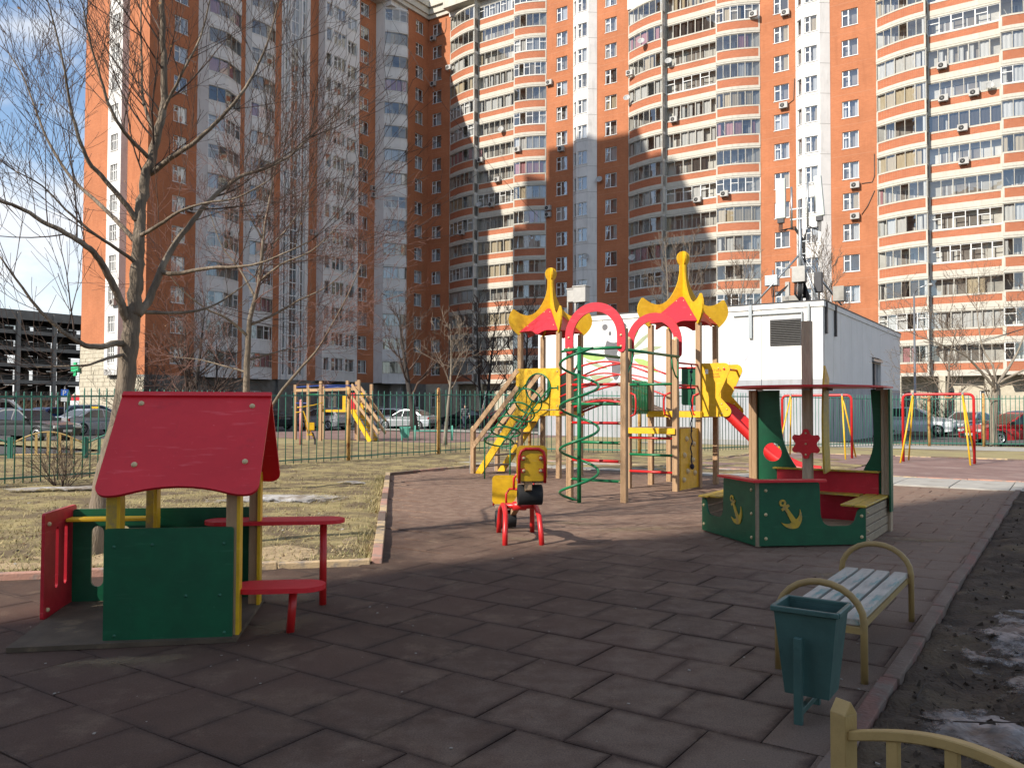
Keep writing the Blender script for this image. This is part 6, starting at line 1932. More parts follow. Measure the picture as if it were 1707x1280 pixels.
limb_tree('bare_tree', 'bare reddish-twigged tree rising behind the playhouse roof', SECOND_TREE, 'bark', 'twig_red', 9, 5.6, 1.3, 2, (6, 4), .25, minr=.003, leaves=True, tw_max=.016)
limb_tree('bare_tree', 'bare spreading tree in front of the red car', RIGHT_TREE, 'bark_pale', 'twig_pale', 12, 2.6, 2.0, 2, (5, 4), .3, minr=.006, tw_max=.04)

def auto_tree(name, label, x, y, H, r, bark, twig, seed, spread=.45, nl=9, first=.3, depth=2, kids=(5, 4), lean=0.0, minr=.006, up=.5, group=None, fork=1):
    rnd = random.Random(seed)
    root = thing(name, label, 'tree', (x, y, 0), 0, group)
    tw = MB()
    for fk in range(fork):
        pts = []
        q = Vector((0, 0, -.05)); d = Vector((lean + (fk - (fork - 1) / 2) * .22, rnd.gauss(0, .03), 1)).normalized()
        n = 12
        for i in range(n + 1):
            pts.append(q.copy())
            d = (d + Vector((rnd.gauss(0, .035), rnd.gauss(0, .035), .06))).normalized()
            q = q + d * (H * (.92 if fork > 1 else .95) / n)
        rs = [max(minr * 1.2, r * (1 - .93 * (i / n) ** .9) * (1 + .35 * math.exp(-i * 1.2))) for i in range(n + 1)]
        b = MB(); b.tube(pts, rs, 9); b.build('trunk', X[bark], root)
        for k in range(nl):
            t = first + (.97 - first) * (k + rnd.random() * .8) / nl
            i = min(n - 1, int(t * n)); p = pts[i].lerp(pts[i + 1], t * n - i)
            an = k * 2.4 + rnd.uniform(-.5, .5)
            el = rnd.uniform(.5, 1.0)
            d = Vector((cos(an), sin(an), el)).normalized()
            shoot(tw, p, d, H * spread * (1.15 - .75 * t) * rnd.uniform(.75, 1.15), rs[i] * .5, rnd, depth, up, kids, .1, (30, 58), minr)
    tw.build('crown', X[twig], root, kind='stuff')
    return root
auto_tree('bare_tree', 'slender pale young tree just behind the rusty fence post', -2.75, 34, 5.3, .085, 'bark_pale', 'twig_pale', 3, .42, 10, .42, 2, (5, 3), .02, .008)
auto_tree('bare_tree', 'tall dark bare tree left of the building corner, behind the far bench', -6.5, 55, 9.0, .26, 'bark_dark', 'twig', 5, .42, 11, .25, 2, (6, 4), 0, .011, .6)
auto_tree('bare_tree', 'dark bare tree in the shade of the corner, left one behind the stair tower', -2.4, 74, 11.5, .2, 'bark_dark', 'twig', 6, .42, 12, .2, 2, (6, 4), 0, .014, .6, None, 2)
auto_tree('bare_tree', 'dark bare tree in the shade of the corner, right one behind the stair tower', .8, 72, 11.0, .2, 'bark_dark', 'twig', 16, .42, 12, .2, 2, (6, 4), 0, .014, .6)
auto_tree('bare_tree', 'thin bare poplar sticking up behind the pavilion above the right pagoda roof', 12.3, 62, 15.5, .17, 'bark_pale', 'twig_pale', 7, .24, 16, .3, 2, (6, 4), 0, .011, .9, None, 2)
auto_tree('bare_tree', 'thin bare poplar behind the pavilion left of the antenna mast', 15.6, 60, 14.0, .15, 'bark_pale', 'twig_pale', 8, .26, 15, .3, 2, (6, 4), .01, .011, .9)
auto_tree('bare_tree', 'thin bare poplar behind the pavilion right of the antenna mast', 23.0, 61, 15.5, .15, 'bark_pale', 'twig_pale', 18, .24, 16, .3, 2, (6, 4), .0, .011, .9, None, 2)
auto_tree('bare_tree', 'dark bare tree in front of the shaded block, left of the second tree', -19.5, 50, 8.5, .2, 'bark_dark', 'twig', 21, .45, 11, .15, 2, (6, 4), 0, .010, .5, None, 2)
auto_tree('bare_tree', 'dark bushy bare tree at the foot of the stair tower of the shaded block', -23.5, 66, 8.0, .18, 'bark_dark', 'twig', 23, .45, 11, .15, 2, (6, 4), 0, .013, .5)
auto_tree('bare_tree', 'grey bare tree at the right end of the right block front', 31.5, 60, 8.5, .16, 'bark_pale', 'twig_pale', 28, .36, 11, .2, 2, (5, 4), 0, .011, .6)

def bush(label, x, y, R_, H, n, twig, seed, minr=.002, depth=2):
    rnd = random.Random(seed)
    root = thing('bare_bush', label, 'bush', (x, y, 0))
    tw = MB()
    for k in range(n):
        an = rnd.uniform(0, 2 * pi); t = rnd.uniform(.15, .8)
        p = Vector((cos(an) * R_ * .2, sin(an) * R_ * .2, -.02))
        d = Vector((cos(an) * t, sin(an) * t, 1)).normalized()
        shoot(tw, p, d, H * rnd.uniform(.7, 1.15), max(minr * 2, .008), rnd, depth, .2, (4, 3), .13, (25, 50), minr)
    tw.build('stems', X[twig], root, kind='stuff')
bush('low bare bush in front of the green fence at the left', -8.5, 15.7, .5, .85, 26, 'twig', 31, .003)
bush('dark bare shrub under the balconies at the right', 27.5, 58, 1.4, 2.2, 26, 'twig', 32, .009)
bush('dark bare shrub beside the lamp post at the right', 30.5, 59, 1.4, 2.4, 26, 'twig', 33, .009)
bush('dark bare shrub behind the parked white van', 26.0, 60, 1.2, 1.8, 20, 'twig', 34, .009)
for k, (x, y, h) in enumerate(((-24.3, 54, 3.4), (-21.6, 52, 3.0), (-18.8, 50, 2.6))):
    bush(('tallest dark bare shrub, right behind the big tree trunk', 'middle one of the dark bare shrubs between big and second tree', 'lowest dark bare shrub, nearest the second tree')[k], x, y, 1.6, h, 30, 'twig', 40 + k, .009)
# brown dry hedge by the car park
rnd = random.Random(51); hd = MB()
for k in range(210):
    x = rnd.uniform(-50, -39); y = 72 + rnd.uniform(-1.5, 1.5) - (x + 44) * .1
    shoot(hd, Vector((x, y, 0)), Vector((rnd.gauss(0, .35), rnd.gauss(0, .35), 1)).normalized(), rnd.uniform(1.3, 2.5), .02, rnd, 1, .2, (5, 4), .12, (25, 50), .012)
X['hedge'] = mat('dry_brown_hedge', (.13, .085, .055), (.09, .06, .04), rough=.9, scale=2)
tag(hd.build('dry_hedge', X['hedge'], kind='stuff'), 'dry brown hedge in front of the parking garage', 'hedge')

# ================================================================== green picket fence
X['fence'] = mat('teal_green_fence_paint', (.045, .19, .135), (.035, .15, .11), rough=.5, scale=5, c3=(.06, .06, .04), scale3=9, lo3=.66, hi3=.76)
X['rust'] = mat('rusty_yellow_post_paint', (.5, .30, .10), (.42, .25, .08), rough=.7, scale=6, bump=.2, bscale=60, c3=(.2, .07, .02), scale3=5, lo3=.5, hi3=.6)
def fence(label, pts, spacing, heights, posts, post_h):
    """pts: world polyline; heights along it; posts: distances along the line"""
    root = thing('picket_fence', label, 'fence', (pts[0][0], pts[0][1], 0))
    o = Vector((pts[0][0], pts[0][1], 0))
    P = [Vector((x, y, 0)) for x, y in pts]
    ds = [0.0]
    for i in range(len(P) - 1):
        ds.append(ds[-1] + (P[i + 1] - P[i]).length)
    def at(s):
        for i in range(len(P) - 1):
            if s <= ds[i + 1] or i == len(P) - 2:
                u = (s - ds[i]) / (ds[i + 1] - ds[i])
                return P[i].lerp(P[i + 1], u) - o, heights[i] + (heights[i + 1] - heights[i]) * u
    me_ = {}
    s = spacing[0][1] / 2
    rnd = random.Random(61)
    while s < ds[-1]:
        p, h = at(s)
        hk = round(h, 1)
        if hk not in me_:
            b = MB(); b.tube([(0, 0, .03), (0, 0, hk - .03), (0, 0, hk)], [.0125, .0125, .004], 6); me_[hk] = b.mesh('picket', [X['fence']])
        k = link('picket', me_[hk], root, loc=p)
        k.rotation_euler = (rnd.gauss(0, .008), rnd.gauss(0, .008), 0)
        sp_ = spacing[0][1]
        for (lim, v) in spacing:
            if s > lim: sp_ = v
        s += sp_
    b = MB()
    for i in range(len(P) - 1):
        m_ = max(1, int((ds[i + 1] - ds[i]) / 4))
        for j in range(m_):
            (p, h0), (q, h1) = at(ds[i] + (ds[i + 1] - ds[i]) * j / m_), at(ds[i] + (ds[i + 1] - ds[i]) * (j + 1) / m_ - .001)
            for r_ in (0, 1):
                z0, z1 = (h0 - .13, h1 - .13) if r_ else (.13, .13)
                b = MB(); b.beam(p + Vector((0, 0, z0)), q + Vector((0, 0, z1)), .022, .034); b.build('rail', X['fence'], root)
    for s in posts:
        p, h = at(s)
        b = MB(); b.tube([p + Vector((0, 0, -.05)), p + Vector((0, 0, h + .06)), p + Vector((0, 0, h + .1))], [.055, .055, .02], 10)
        b.build('fence_post', X['rust'], root)
    return root
def gw(a, b):
    w = W(a, b); return (w.x, w.y)
LFA = gw(-16.9, 3.0)
fence('teal picket fence with rusty yellow posts along the lawn behind the playhouse', [LFA, gw(-16.9, 12), gw(-16.9, 23.4)], [(0, .165), (9.5, .265)], [1.74, 1.9, 2.1], [3.0, 13.76, 17.75], 2.1)
C_ = gw(-16.9, 23.4)
fence('teal picket fence in front of the white pavilion and the parked cars', [C_, (4.4, 27.3), (10.2, 31.5), (16, 34.3), (21, 33.6), (28, 32)], [(0, .16)], [2.1, 2.05, 2.1, 2.05, 2.1, 2.1], [1.55, 5.3, 14.9, 20.3, 22.4], 2.1)
b = MB(); b.tube([(19.0, 33.5, 0), (19.0, 33.5, 2.1)], .02, 6)
for z in (.3, 1.2, 1.9):
    b.tube([(19.0, 33.5, z), (21.2, 33.3, z)], .014, 5)

# ================================================================== white pavilion with antenna mast
X['pav_white'] = mat('whitewashed_panel', (.74, .73, .71), (.69, .68, .655), rough=.75, scale=.8, detail=8, bump=.05, bscale=20, c3=(.6, .585, .54), scale3=.7, lo3=.66, hi3=.85)
X['pav_grey'] = mat('grey_plinth_paint', (.36, .37, .39), (.31, .32, .34), rough=.75, scale=.9, bump=.05, bscale=20)
X['pav_side'] = X['pav_white']
X['dark_metal'] = mat('dark_grey_metal', (.06, .06, .065), (.045, .045, .05), rough=.5, scale=6)
X['louvre'] = mat('weathered_louvre', (.13, .125, .115), (.09, .085, .08), rough=.6, scale=8)
X['door_grey'] = mat('grey_steel_door', (.2, .205, .22), (.17, .175, .19), rough=.5, scale=3)
X['antenna'] = mat('antenna_shell', (.62, .66, .6), (.56, .6, .55), rough=.45, scale=2)
def streaks(m, col, lo=.58, hi=.75, amt=.6, sc=(1.6, 1.6, .09)):
    nt = m.node_tree; N = nt.nodes; K = nt.links.new
    bs = N['Principled BSDF']; src = bs.inputs['Base Color'].links[0].from_socket
    tc = N.new('ShaderNodeTexCoord'); mp = N.new('ShaderNodeMapping'); mp.inputs['Scale'].default_value = sc; K(tc.outputs['Object'], mp.inputs[0])
    nz = N.new('ShaderNodeTexNoise'); nz.inputs['Scale'].default_value = 3; nz.inputs['Detail'].default_value = 4; nz.inputs['Roughness'].default_value = .65; K(mp.outputs[0], nz.inputs['Vector'])
    mr = N.new('ShaderNodeMapRange'); mr.inputs['From Min'].default_value = lo; mr.inputs['From Max'].default_value = hi; mr.inputs['To Max'].default_value = amt; K(nz.outputs['Fac'], mr.inputs['Value'])
    mx = N.new('ShaderNodeMix'); mx.data_type = 'RGBA'; K(mr.outputs[0], mx.inputs['Factor']); K(src, mx.inputs['A']); mx.inputs['B'].default_value = (*col, 1); K(mx.outputs['Result'], bs.inputs['Base Color'])
streaks(X['pav_white'], (.46, .40, .32), .6, .8, .5)
streaks(X['pav_grey'], (.24, .235, .225), .5, .7, .6, (1.2, 1.2, .3))
streaks(X['white_trim'], (.33, .31, .27), .5, .75, .6, (1.2, 1.2, .35))
streaks(X['white_wall'], (.42, .41, .39), .52, .75, .5, (.9, .9, .12))
streaks(X['orange_brick'], (.30, .11, .052), .52, .74, .5, (.7, .7, .1))
PV = thing('pavilion', 'white flat-roofed service pavilion with grey plinth behind the play tower', 'building', W(-9.46, 39.48), YAW)
PW, PD_, PHt = 15.5, 20.5, 6.5
# front panels: each panel an own slab with a recessed joint
xs = [0, -2.05, -2.9, -5.9, -8.9, -11.9, -15.5]
xs = [0, -2.85, -5.7, -8.55, -11.4, -15.5]
for i in range(len(xs) - 1):
    b = MB(); b.span(xs[i + 1] + .012, xs[i] - .012, .0, .25, 2.9, PHt - .25); b.build('wall_panel', X['pav_white'], PV)
    b = MB(); b.span(xs[i + 1] + .012, xs[i] - .012, .0, .25, -.1, 2.897); b.build('plinth_panel', X['pav_grey'], PV)
ys = [.27, 1.95, 3.5, 6.0, 8.6, 11.2, 13.8, 17.0, PD_]
for i in range(len(ys) - 1):
    door = i == 5
    z0 = 4.5 if door else 2.75
    b = MB(); b.span(-.25, .0, ys[i] + .012, ys[i + 1] - .012, z0, PHt - .25); b.build('wall_panel', X['pav_white'], PV)
    if not door:
        b = MB(); b.span(-.25, .0, ys[i] + .012, ys[i + 1] - .012, -.1, 2.747); b.build('plinth_panel', X['pav_grey'], PV)
    else:
        d_ = MB(); d_.span(-.3, -.18, ys[i], ys[i + 1], 0, 4.2); d_ = d_.build('door', X['door_grey'], PV)
        b = MB(); b.span(-.17, -.1, (ys[i] + ys[i + 1]) / 2 - .05, (ys[i] + ys[i + 1]) / 2 + .05, 0, 4.2); b.build('door_stile', X['dark_metal'], d_)
        b = MB(); b.span(-.25, .12, ys[i] - .05, ys[i + 1] + .05, 4.25, 4.4); b.build('door_canopy', X['galv'], PV)
b = MB(); b.span(-PW + .3, -.3, .3, PD_ - .3, 0, PHt - .3); b.build('core', X['dark_metal'], PV)
b = MB(); b.span(-PW - .05, .06, -.06, PD_ + .05, PHt - .25, PHt); rf_ = b.build('roof_edge', X['pav_white'], PV, .01)
b = MB(); b.span(-PW - .08, .09, -.09, PD_ + .08, PHt + .003, PHt + .05); b.build('roof_flashing', X['dark_metal'], rf_)
# louvre
lo = MB(); lo.span(-2.42, -.98, -.05, -.004, 4.5, 5.74); lo = lo.build('louvre_frame', X['dark_metal'], PV)
for k in range(14):
    s_ = MB(); s_.box((-1.7, -.075, 4.57 + k * .082), (1.4, .075, .02), (radians(-38), 0, 0)); s_.build('louvre_slat', X['louvre'], lo)
# pipes and brackets
for (x, z0, z1, w_) in ((-.62, 1.0, PHt - .1, .1), (-3.35, 4.9, PHt, .16)):
    b = MB(); b.span(x - w_ / 2, x + w_ / 2, -.13, -.02, z0, z1); b.build('rain_pipe', X['galv'], PV)
b = MB(); b.span(-.95, -.9, -.12, -.03, 5.2, PHt - .45); b.span(-4.2, -.9, -.1, -.04, PHt - .5, PHt - .44); b.build('cable_duct', X['galv'], PV)
for y in (.4, 2.2):
    b = MB(); b.span(.02, .12, y - .07, y + .07, 5.0, PHt - .02); b.build('roof_bracket', X['dark_metal'], PV)
# mural: bamboo leaves and a panda
X['m_leaf'] = mat('mural_leaf_green', (.36, .55, .16), (.28, .45, .12), rough=.8, scale=3)
X['m_olive'] = mat('mural_leaf_olive', (.34, .38, .24), (.28, .32, .2), rough=.8, scale=3)
X['m_grey'] = mat('mural_dark_grey', (.15, .15, .16), (.12, .12, .13), rough=.8, scale=3)
X['m_stem'] = mat('mural_stem_yellow', (.58, .5, .2), (.5, .44, .18), rough=.8, scale=3)
X['m_pink'] = mat('graffiti_pink', (.62, .22, .3), (.55, .3, .4), rough=.8, scale=6, c3=(.7, .7, .72), scale3=5, lo3=.5, hi3=.6)
X['m_lilac'] = mat('graffiti_lilac', (.55, .55, .68), (.68, .68, .76), rough=.8, scale=6)
X['m_blue'] = mat('mural_pale_blue', (.68, .78, .78), (.78, .83, .81), rough=.8, scale=1.5)
def mural(name, outline, m_, d=.004):
    b = MB(); b.plate([outline], (0, -d, 0), (1, 0, 0), (0, 0, 1), .003); b.build(name, X[m_], PV)
def leaf(x, z, ln, w, an):
    c, s = cos(radians(an)), sin(radians(an))
    pr = bez((0, 0), (ln * .3, w), (ln * .7, w), (ln, 0), 8) + bez((ln, 0), (ln * .7, -w * .4), (ln * .3, -w * .4), (0, 0), 8)[1:-1]
    return [(x + px * c - pz * s, z + px * s + pz * c) for px, pz in pr]
mx = -10.5
mural('mural_wash', [(mx - 2.6 + 5 * (i / 24.0), 3.0) for i in range(1)] + [(mx + 2.5 * cos(t), 3.75 + .75 * sin(t)) for t in [2 * pi * i / 24 for i in range(24)]], 'm_blue', .004)
mural('mural_panda', [(mx - .35 + .42 * cos(t) * (1 + .2 * sin(2 * t)), 4.75 + .75 * sin(t)) for t in [2 * pi * i / 20 for i in range(20)]], 'm_grey', .009)
mural('mural_panda', [(mx - .1 + .26 * cos(t), 3.7 + .7 * sin(t)) for t in [2 * pi * i / 20 for i in range(20)]], 'm_grey', .012)
mural('mural_panda', [(mx - .2 + .62 * cos(t), 5.5 + .5 * sin(t)) for t in [2 * pi * i / 20 for i in range(20)]], 'pav_white', .015)
for (x, z) in ((-.75, 5.85), (.35, 5.85)):
    mural('mural_panda', [(mx + x + .17 * cos(t), z + .17 * sin(t)) for t in [2 * pi * i / 14 for i in range(14)]], 'm_grey', .018)
for (x, z) in ((-.45, 5.5), (.05, 5.5)):
    mural('mural_panda', [(mx + x + .09 * cos(t), z + .12 * sin(t)) for t in [2 * pi * i / 12 for i in range(12)]], 'm_grey', .02)
mural('mural_stem', [(mx + .42, 2.95), (mx + .62, 2.95), (mx + .72, 4.6), (mx + .58, 4.6)], 'm_stem', .021)
for k, (x, z, l_, w_, a_, c_) in enumerate(((-.7, 4.2, 1.7, .38, 168, 'm_leaf'), (-.5, 3.6, 1.6, .2, 160, 'm_olive'), (-.2, 3.05, 1.5, .4, 172, 'm_olive'), (.8, 4.5, 1.5, .2, 40, 'm_olive'), (.8, 4.3, 1.8, .25, 12, 'm_olive'), (.9, 4.1, 1.6, .36, -28, 'm_leaf'), (.8, 5.0, 1.0, .3, 62, 'm_leaf'))):
    mural('mural_leaf', leaf(mx + x, z, l_, w_, a_), c_, .006 + .002 * k)
rg = random.Random(71)
for k in range(15):
    x = -4.9 + k * .085 + rg.uniform(-.05, .05)
    z = 2.98 + rg.uniform(0, .15); l_ = rg.uniform(.4, 1.05); a_ = 80 + rg.uniform(-28, 28)
    mural('graffiti', leaf(x, z, l_, rg.uniform(.03, .06), a_), 'm_pink' if k < 8 else 'm_lilac', .006 + .0008 * k)
for k in range(8):
    mural('graffiti', leaf(-3.6 + rg.uniform(-.4, .5), 3.2 + rg.uniform(-.1, .8), rg.uniform(.3, .6), .05, rg.uniform(0, 170)), 'm_lilac', .02 + .0008 * k)

AM = thing('antenna_mast', 'mobile phone mast with two pale panel antennas on the pavilion roof', 'antenna', W(-9.46 - 1.35, 39.48 + 1.3), YAW)
z0 = PHt + .05
b = MB(); b.tube([(0, 0, z0), (0, 0, 11.6)], .085, 10); b.build('pole', X['galv'], AM)
for (q0) in ((-2.0, -.9, z0), (1.6, 1.3, z0), (1.0, -.9, z0)):
    b = MB(); b.tube([(0, 0, 9.0), q0], .05, 7); b.build('stay', X['galv'], AM)
b = MB(); b.box((0, -.05, 11.2), (.9, .06, .06)); b.box((0, -.05, 10.7), (.9, .06, .06)); b.tube([(.38, -.05, 10.3), (.38, -.05, 12.7)], .05, 8); b.tube([(-.38, -.05, 10.3), (-.38, -.05, 12.3)], .05, 8); b.tube([(.7, .0, 10.9), (.7, .0, 12.5)], .03, 6); b.tube([(.38, -.05, 12.3), (.85, 0, 12.3)], .025, 6); b.build('headframe', X['galv'], AM)
for (x, y, z, tx) in ((-.85, -.2, 11.75, .0), (.95, -.15, 11.65, -.08)):
    b = MB(); b.box((x, y, z), (.46 if x < 0 else .34, .22, 1.95), (0, tx, 0)); an = b.build('antenna_panel', X['antenna'], AM, .04, 3)
    b = MB(); b.box((x, y, z - 1.08), (.3, .2, .22)); b.build('connector', X['dark_metal'], an)
    b = MB(); s = -1 if x < 0 else 1
    for k in range(4):
        b.tube([(x + .05 * k - .08, y, z - 1.15), (x + .05 * k - .1, y, z - 1.55 - .05 * k), (x - s * .3, y + .03 * k, z - 1.5), (x - s * .6, .05, 10.2 + .06 * k), (.1 + .035 * k, .08, 9.6), (.12 + .035 * k, .08, z0 + .3)], .024, 5)
    b.build('feeder_cable', X['cable'], AM)
b = MB()
for z in (9.0, 9.6, 10.2, 8.2):
    b.box((.15, .05, z), (.5, .04, .04))
b.build('cable_bracket', X['galv'], AM)
for (x, y, z, sx, sy, sz, m_) in ((-1.25, -.35, 7.75, .62, .4, .5, 'galv'), (.05, -.35, 7.95, .62, .42, .75, 'ac_white'), (.85, .0, 7.55, .35, .35, .95, 'dark_metal'), (-.55, -.2, 7.2, .2, .2, .9, 'ac_white'), (1.75, .2, 6.95, .5, .5, .7, 'concrete'), (-.35, -.1, 6.85, .9, .4, .25, 'concrete')):
    b = MB(); b.box((x, y, z), (sx, sy, sz)); b.build('equipment_box', X[m_], AM, .015)
b = MB()
for k in range(9):
    b.tube([(-.15 + .05 * k, -.4, 7.6), (-.15 + .05 * k, -.5 - .03 * (k % 3), 7.0), (.05, -.3, 6.7), (.3 + .03 * k, -.1, 6.62), (.2, .05, 7.6)], .022, 5)
for k in range(5):
    b.tube([(-1.3 + .08 * k, -.35, 7.5), (-1.25 + .05 * k, -.4, 6.95), (-.9, -.35, 7.0 + .05 * k), (-.5, -.3, 7.5)], .018, 5)
b.build('cable_loop', X['cable'], AM)
b = MB()
for (x, y) in ((-1.25, -.35), (.05, -.35), (.85, 0)):
    b.tube([(x, y + .15, z0), (x, y + .15, 8.3)], .035, 6)
b.box((-.2, -.15, 8.35), (1.6, .05, .05)); b.build('box_frame', X['galv'], AM)

CB = thing('camera_box', 'two white equipment boxes on a pole above the pavilion roof left of the arches', 'equipment box', W(-9.46 - 13.1, 39.48 + .4), YAW)
for (x, w_, h, y) in ((-.42, .5, .7, .1), (.22, .78, .85, -.1)):
    b = MB(); b.box((x, y, 7.75), (w_, .5, h)); bb = b.build('box', X['ac_white'], CB, .02)
    b = MB(); b.box((x, y, 7.75 + h / 2 + .03), (w_ + .08, .58, .06)); b.build('box_lid', X['ac_white'], bb, .01)
b = MB(); b.tube([(-.2, 0, PHt + .05), (-.2, 0, 7.6)], .07, 8); b.tube([(-.75, .1, PHt + .05), (-.75, .1, 7.9)], .05, 8); b.build('pole', X['ac_white'], CB)
b = MB()
for k in range(6):
    b.tube([(.1 + .07 * k, -.1, 7.35), (.05 + .05 * k, -.15, 7.0), (-.05 + .02 * k, 0, 6.8), (-.15, .05, PHt + .1)], .025, 5)
b.build('cable_loop', X['cable'], CB)
# ================================================================== parked cars
X['tyre'] = mat('tyre_rubber', (.015, .015, .016), (.022, .022, .022), rough=.8, scale=10)
X['rim'] = mat('alloy_rim', (.45, .46, .47), (.36, .37, .38), rough=.3, metal=.7, scale=6)
X['car_glass'] = glass('car_glass', (.1, .11, .12), .22)
X['car_glass'] = mat('tinted_car_glass', (.02, .024, .028), (.03, .034, .038), rough=.08, scale=3, spec=.8, rvar=.02)
X['lamp_clear'] = mat('headlamp_lens', (.6, .6, .58), (.5, .5, .5), rough=.15, scale=8)
X['lamp_red'] = mat('tail_lamp_lens', (.32, .01, .012), (.24, .01, .012), rough=.2, scale=8)
X['plate'] = mat('number_plate_white', (.6, .6, .58), (.55, .55, .54), rough=.4, scale=6)
X['trim'] = mat('black_car_trim', (.02, .02, .021), (.03, .03, .03), rough=.5, scale=6)
def paint(name, c, metal=.25):
    return mat(name, c, tuple(x * .88 for x in c), rough=.28, scale=2, metal=metal, spec=.6, rvar=.06)
PAINT = {'red': paint('red_car_paint', (.42, .015, .02), .1), 'silver': paint('silver_car_paint', (.42, .44, .46), .5), 'white': paint('white_car_paint', (.68, .69, .7), 0), 'grey': paint('dark_grey_car_paint', (.045, .048, .052), .3), 'black': paint('black_car_paint', (.012, .013, .015), .2), 'blue': paint('blue_car_paint', (.03, .07, .22), .2), 'ltblue': paint('pale_blue_car_paint', (.3, .38, .45), .3), 'beige': paint('beige_van_paint', (.5, .46, .38), 0)}
SHAPES = {
    'sedan': dict(L=4.4, top=[(2.17, .48), (2.16, .62), (2.02, .74), (1.55, .84), (.98, .92), (.55, 1.18), (.2, 1.38), (-.1, 1.44), (-.65, 1.43), (-1.05, 1.32), (-1.6, 1.02), (-2.0, 1.0), (-2.16, .94), (-2.2, .72), (-2.17, .45)], win=[[(.88, .93), (.16, 1.35), (-.02, 1.37), (-.02, .95)], [(-.1, .95), (-.1, 1.37), (-.62, 1.36), (-.95, 1.27), (-1.42, 1.0)]], ws=((.98, .93), (.2, 1.37)), rw=((-1.6, 1.03), (-1.02, 1.33)), belt=.95),
    'hatch': dict(L=4.1, top=[(2.0, .5), (1.99, .68), (1.8, .82), (1.2, .95), (.65, 1.25), (.3, 1.44), (-.1, 1.5), (-1.2, 1.48), (-1.6, 1.38), (-1.95, 1.05), (-2.04, .9), (-2.06, .6), (-2.02, .45)], win=[[(1.0, .98), (.27, 1.41), (-.08, 1.43), (-.08, .98)], [(-.16, .98), (-.16, 1.43), (-1.15, 1.41), (-1.5, 1.3), (-1.72, 1.05)]], ws=((1.2, .97), (.32, 1.43)), rw=((-1.93, 1.07), (-1.62, 1.37)), belt=.98),
    'suv': dict(L=4.6, top=[(2.26, .55), (2.26, .82), (2.1, 1.0), (1.25, 1.1), (.6, 1.5), (.3, 1.64), (-.1, 1.7), (-1.6, 1.68), (-1.95, 1.58), (-2.22, 1.15), (-2.28, .95), (-2.28, .6), (-2.25, .5)], win=[[(1.05, 1.13), (.27, 1.6), (-.12, 1.62), (-.12, 1.13)], [(-.2, 1.13), (-.2, 1.62), (-1.55, 1.6), (-1.85, 1.5), (-2.05, 1.18)]], ws=((1.25, 1.12), (.32, 1.63)), rw=((-2.2, 1.2), (-1.97, 1.56)), belt=1.13),
    'van': dict(L=5.0, top=[(2.45, .55), (2.45, .9), (2.3, 1.05), (1.9, 1.2), (1.4, 1.75), (1.1, 2.0), (.6, 2.1), (-2.2, 2.1), (-2.42, 2.02), (-2.48, 1.5), (-2.5, .6), (-2.45, .5)], win=[[(1.75, 1.2), (1.15, 1.85), (.6, 1.85), (.6, 1.2)]], ws=((1.9, 1.22), (1.12, 1.97)), rw=((-2.49, 1.3), (-2.46, 1.85)), belt=1.2)}
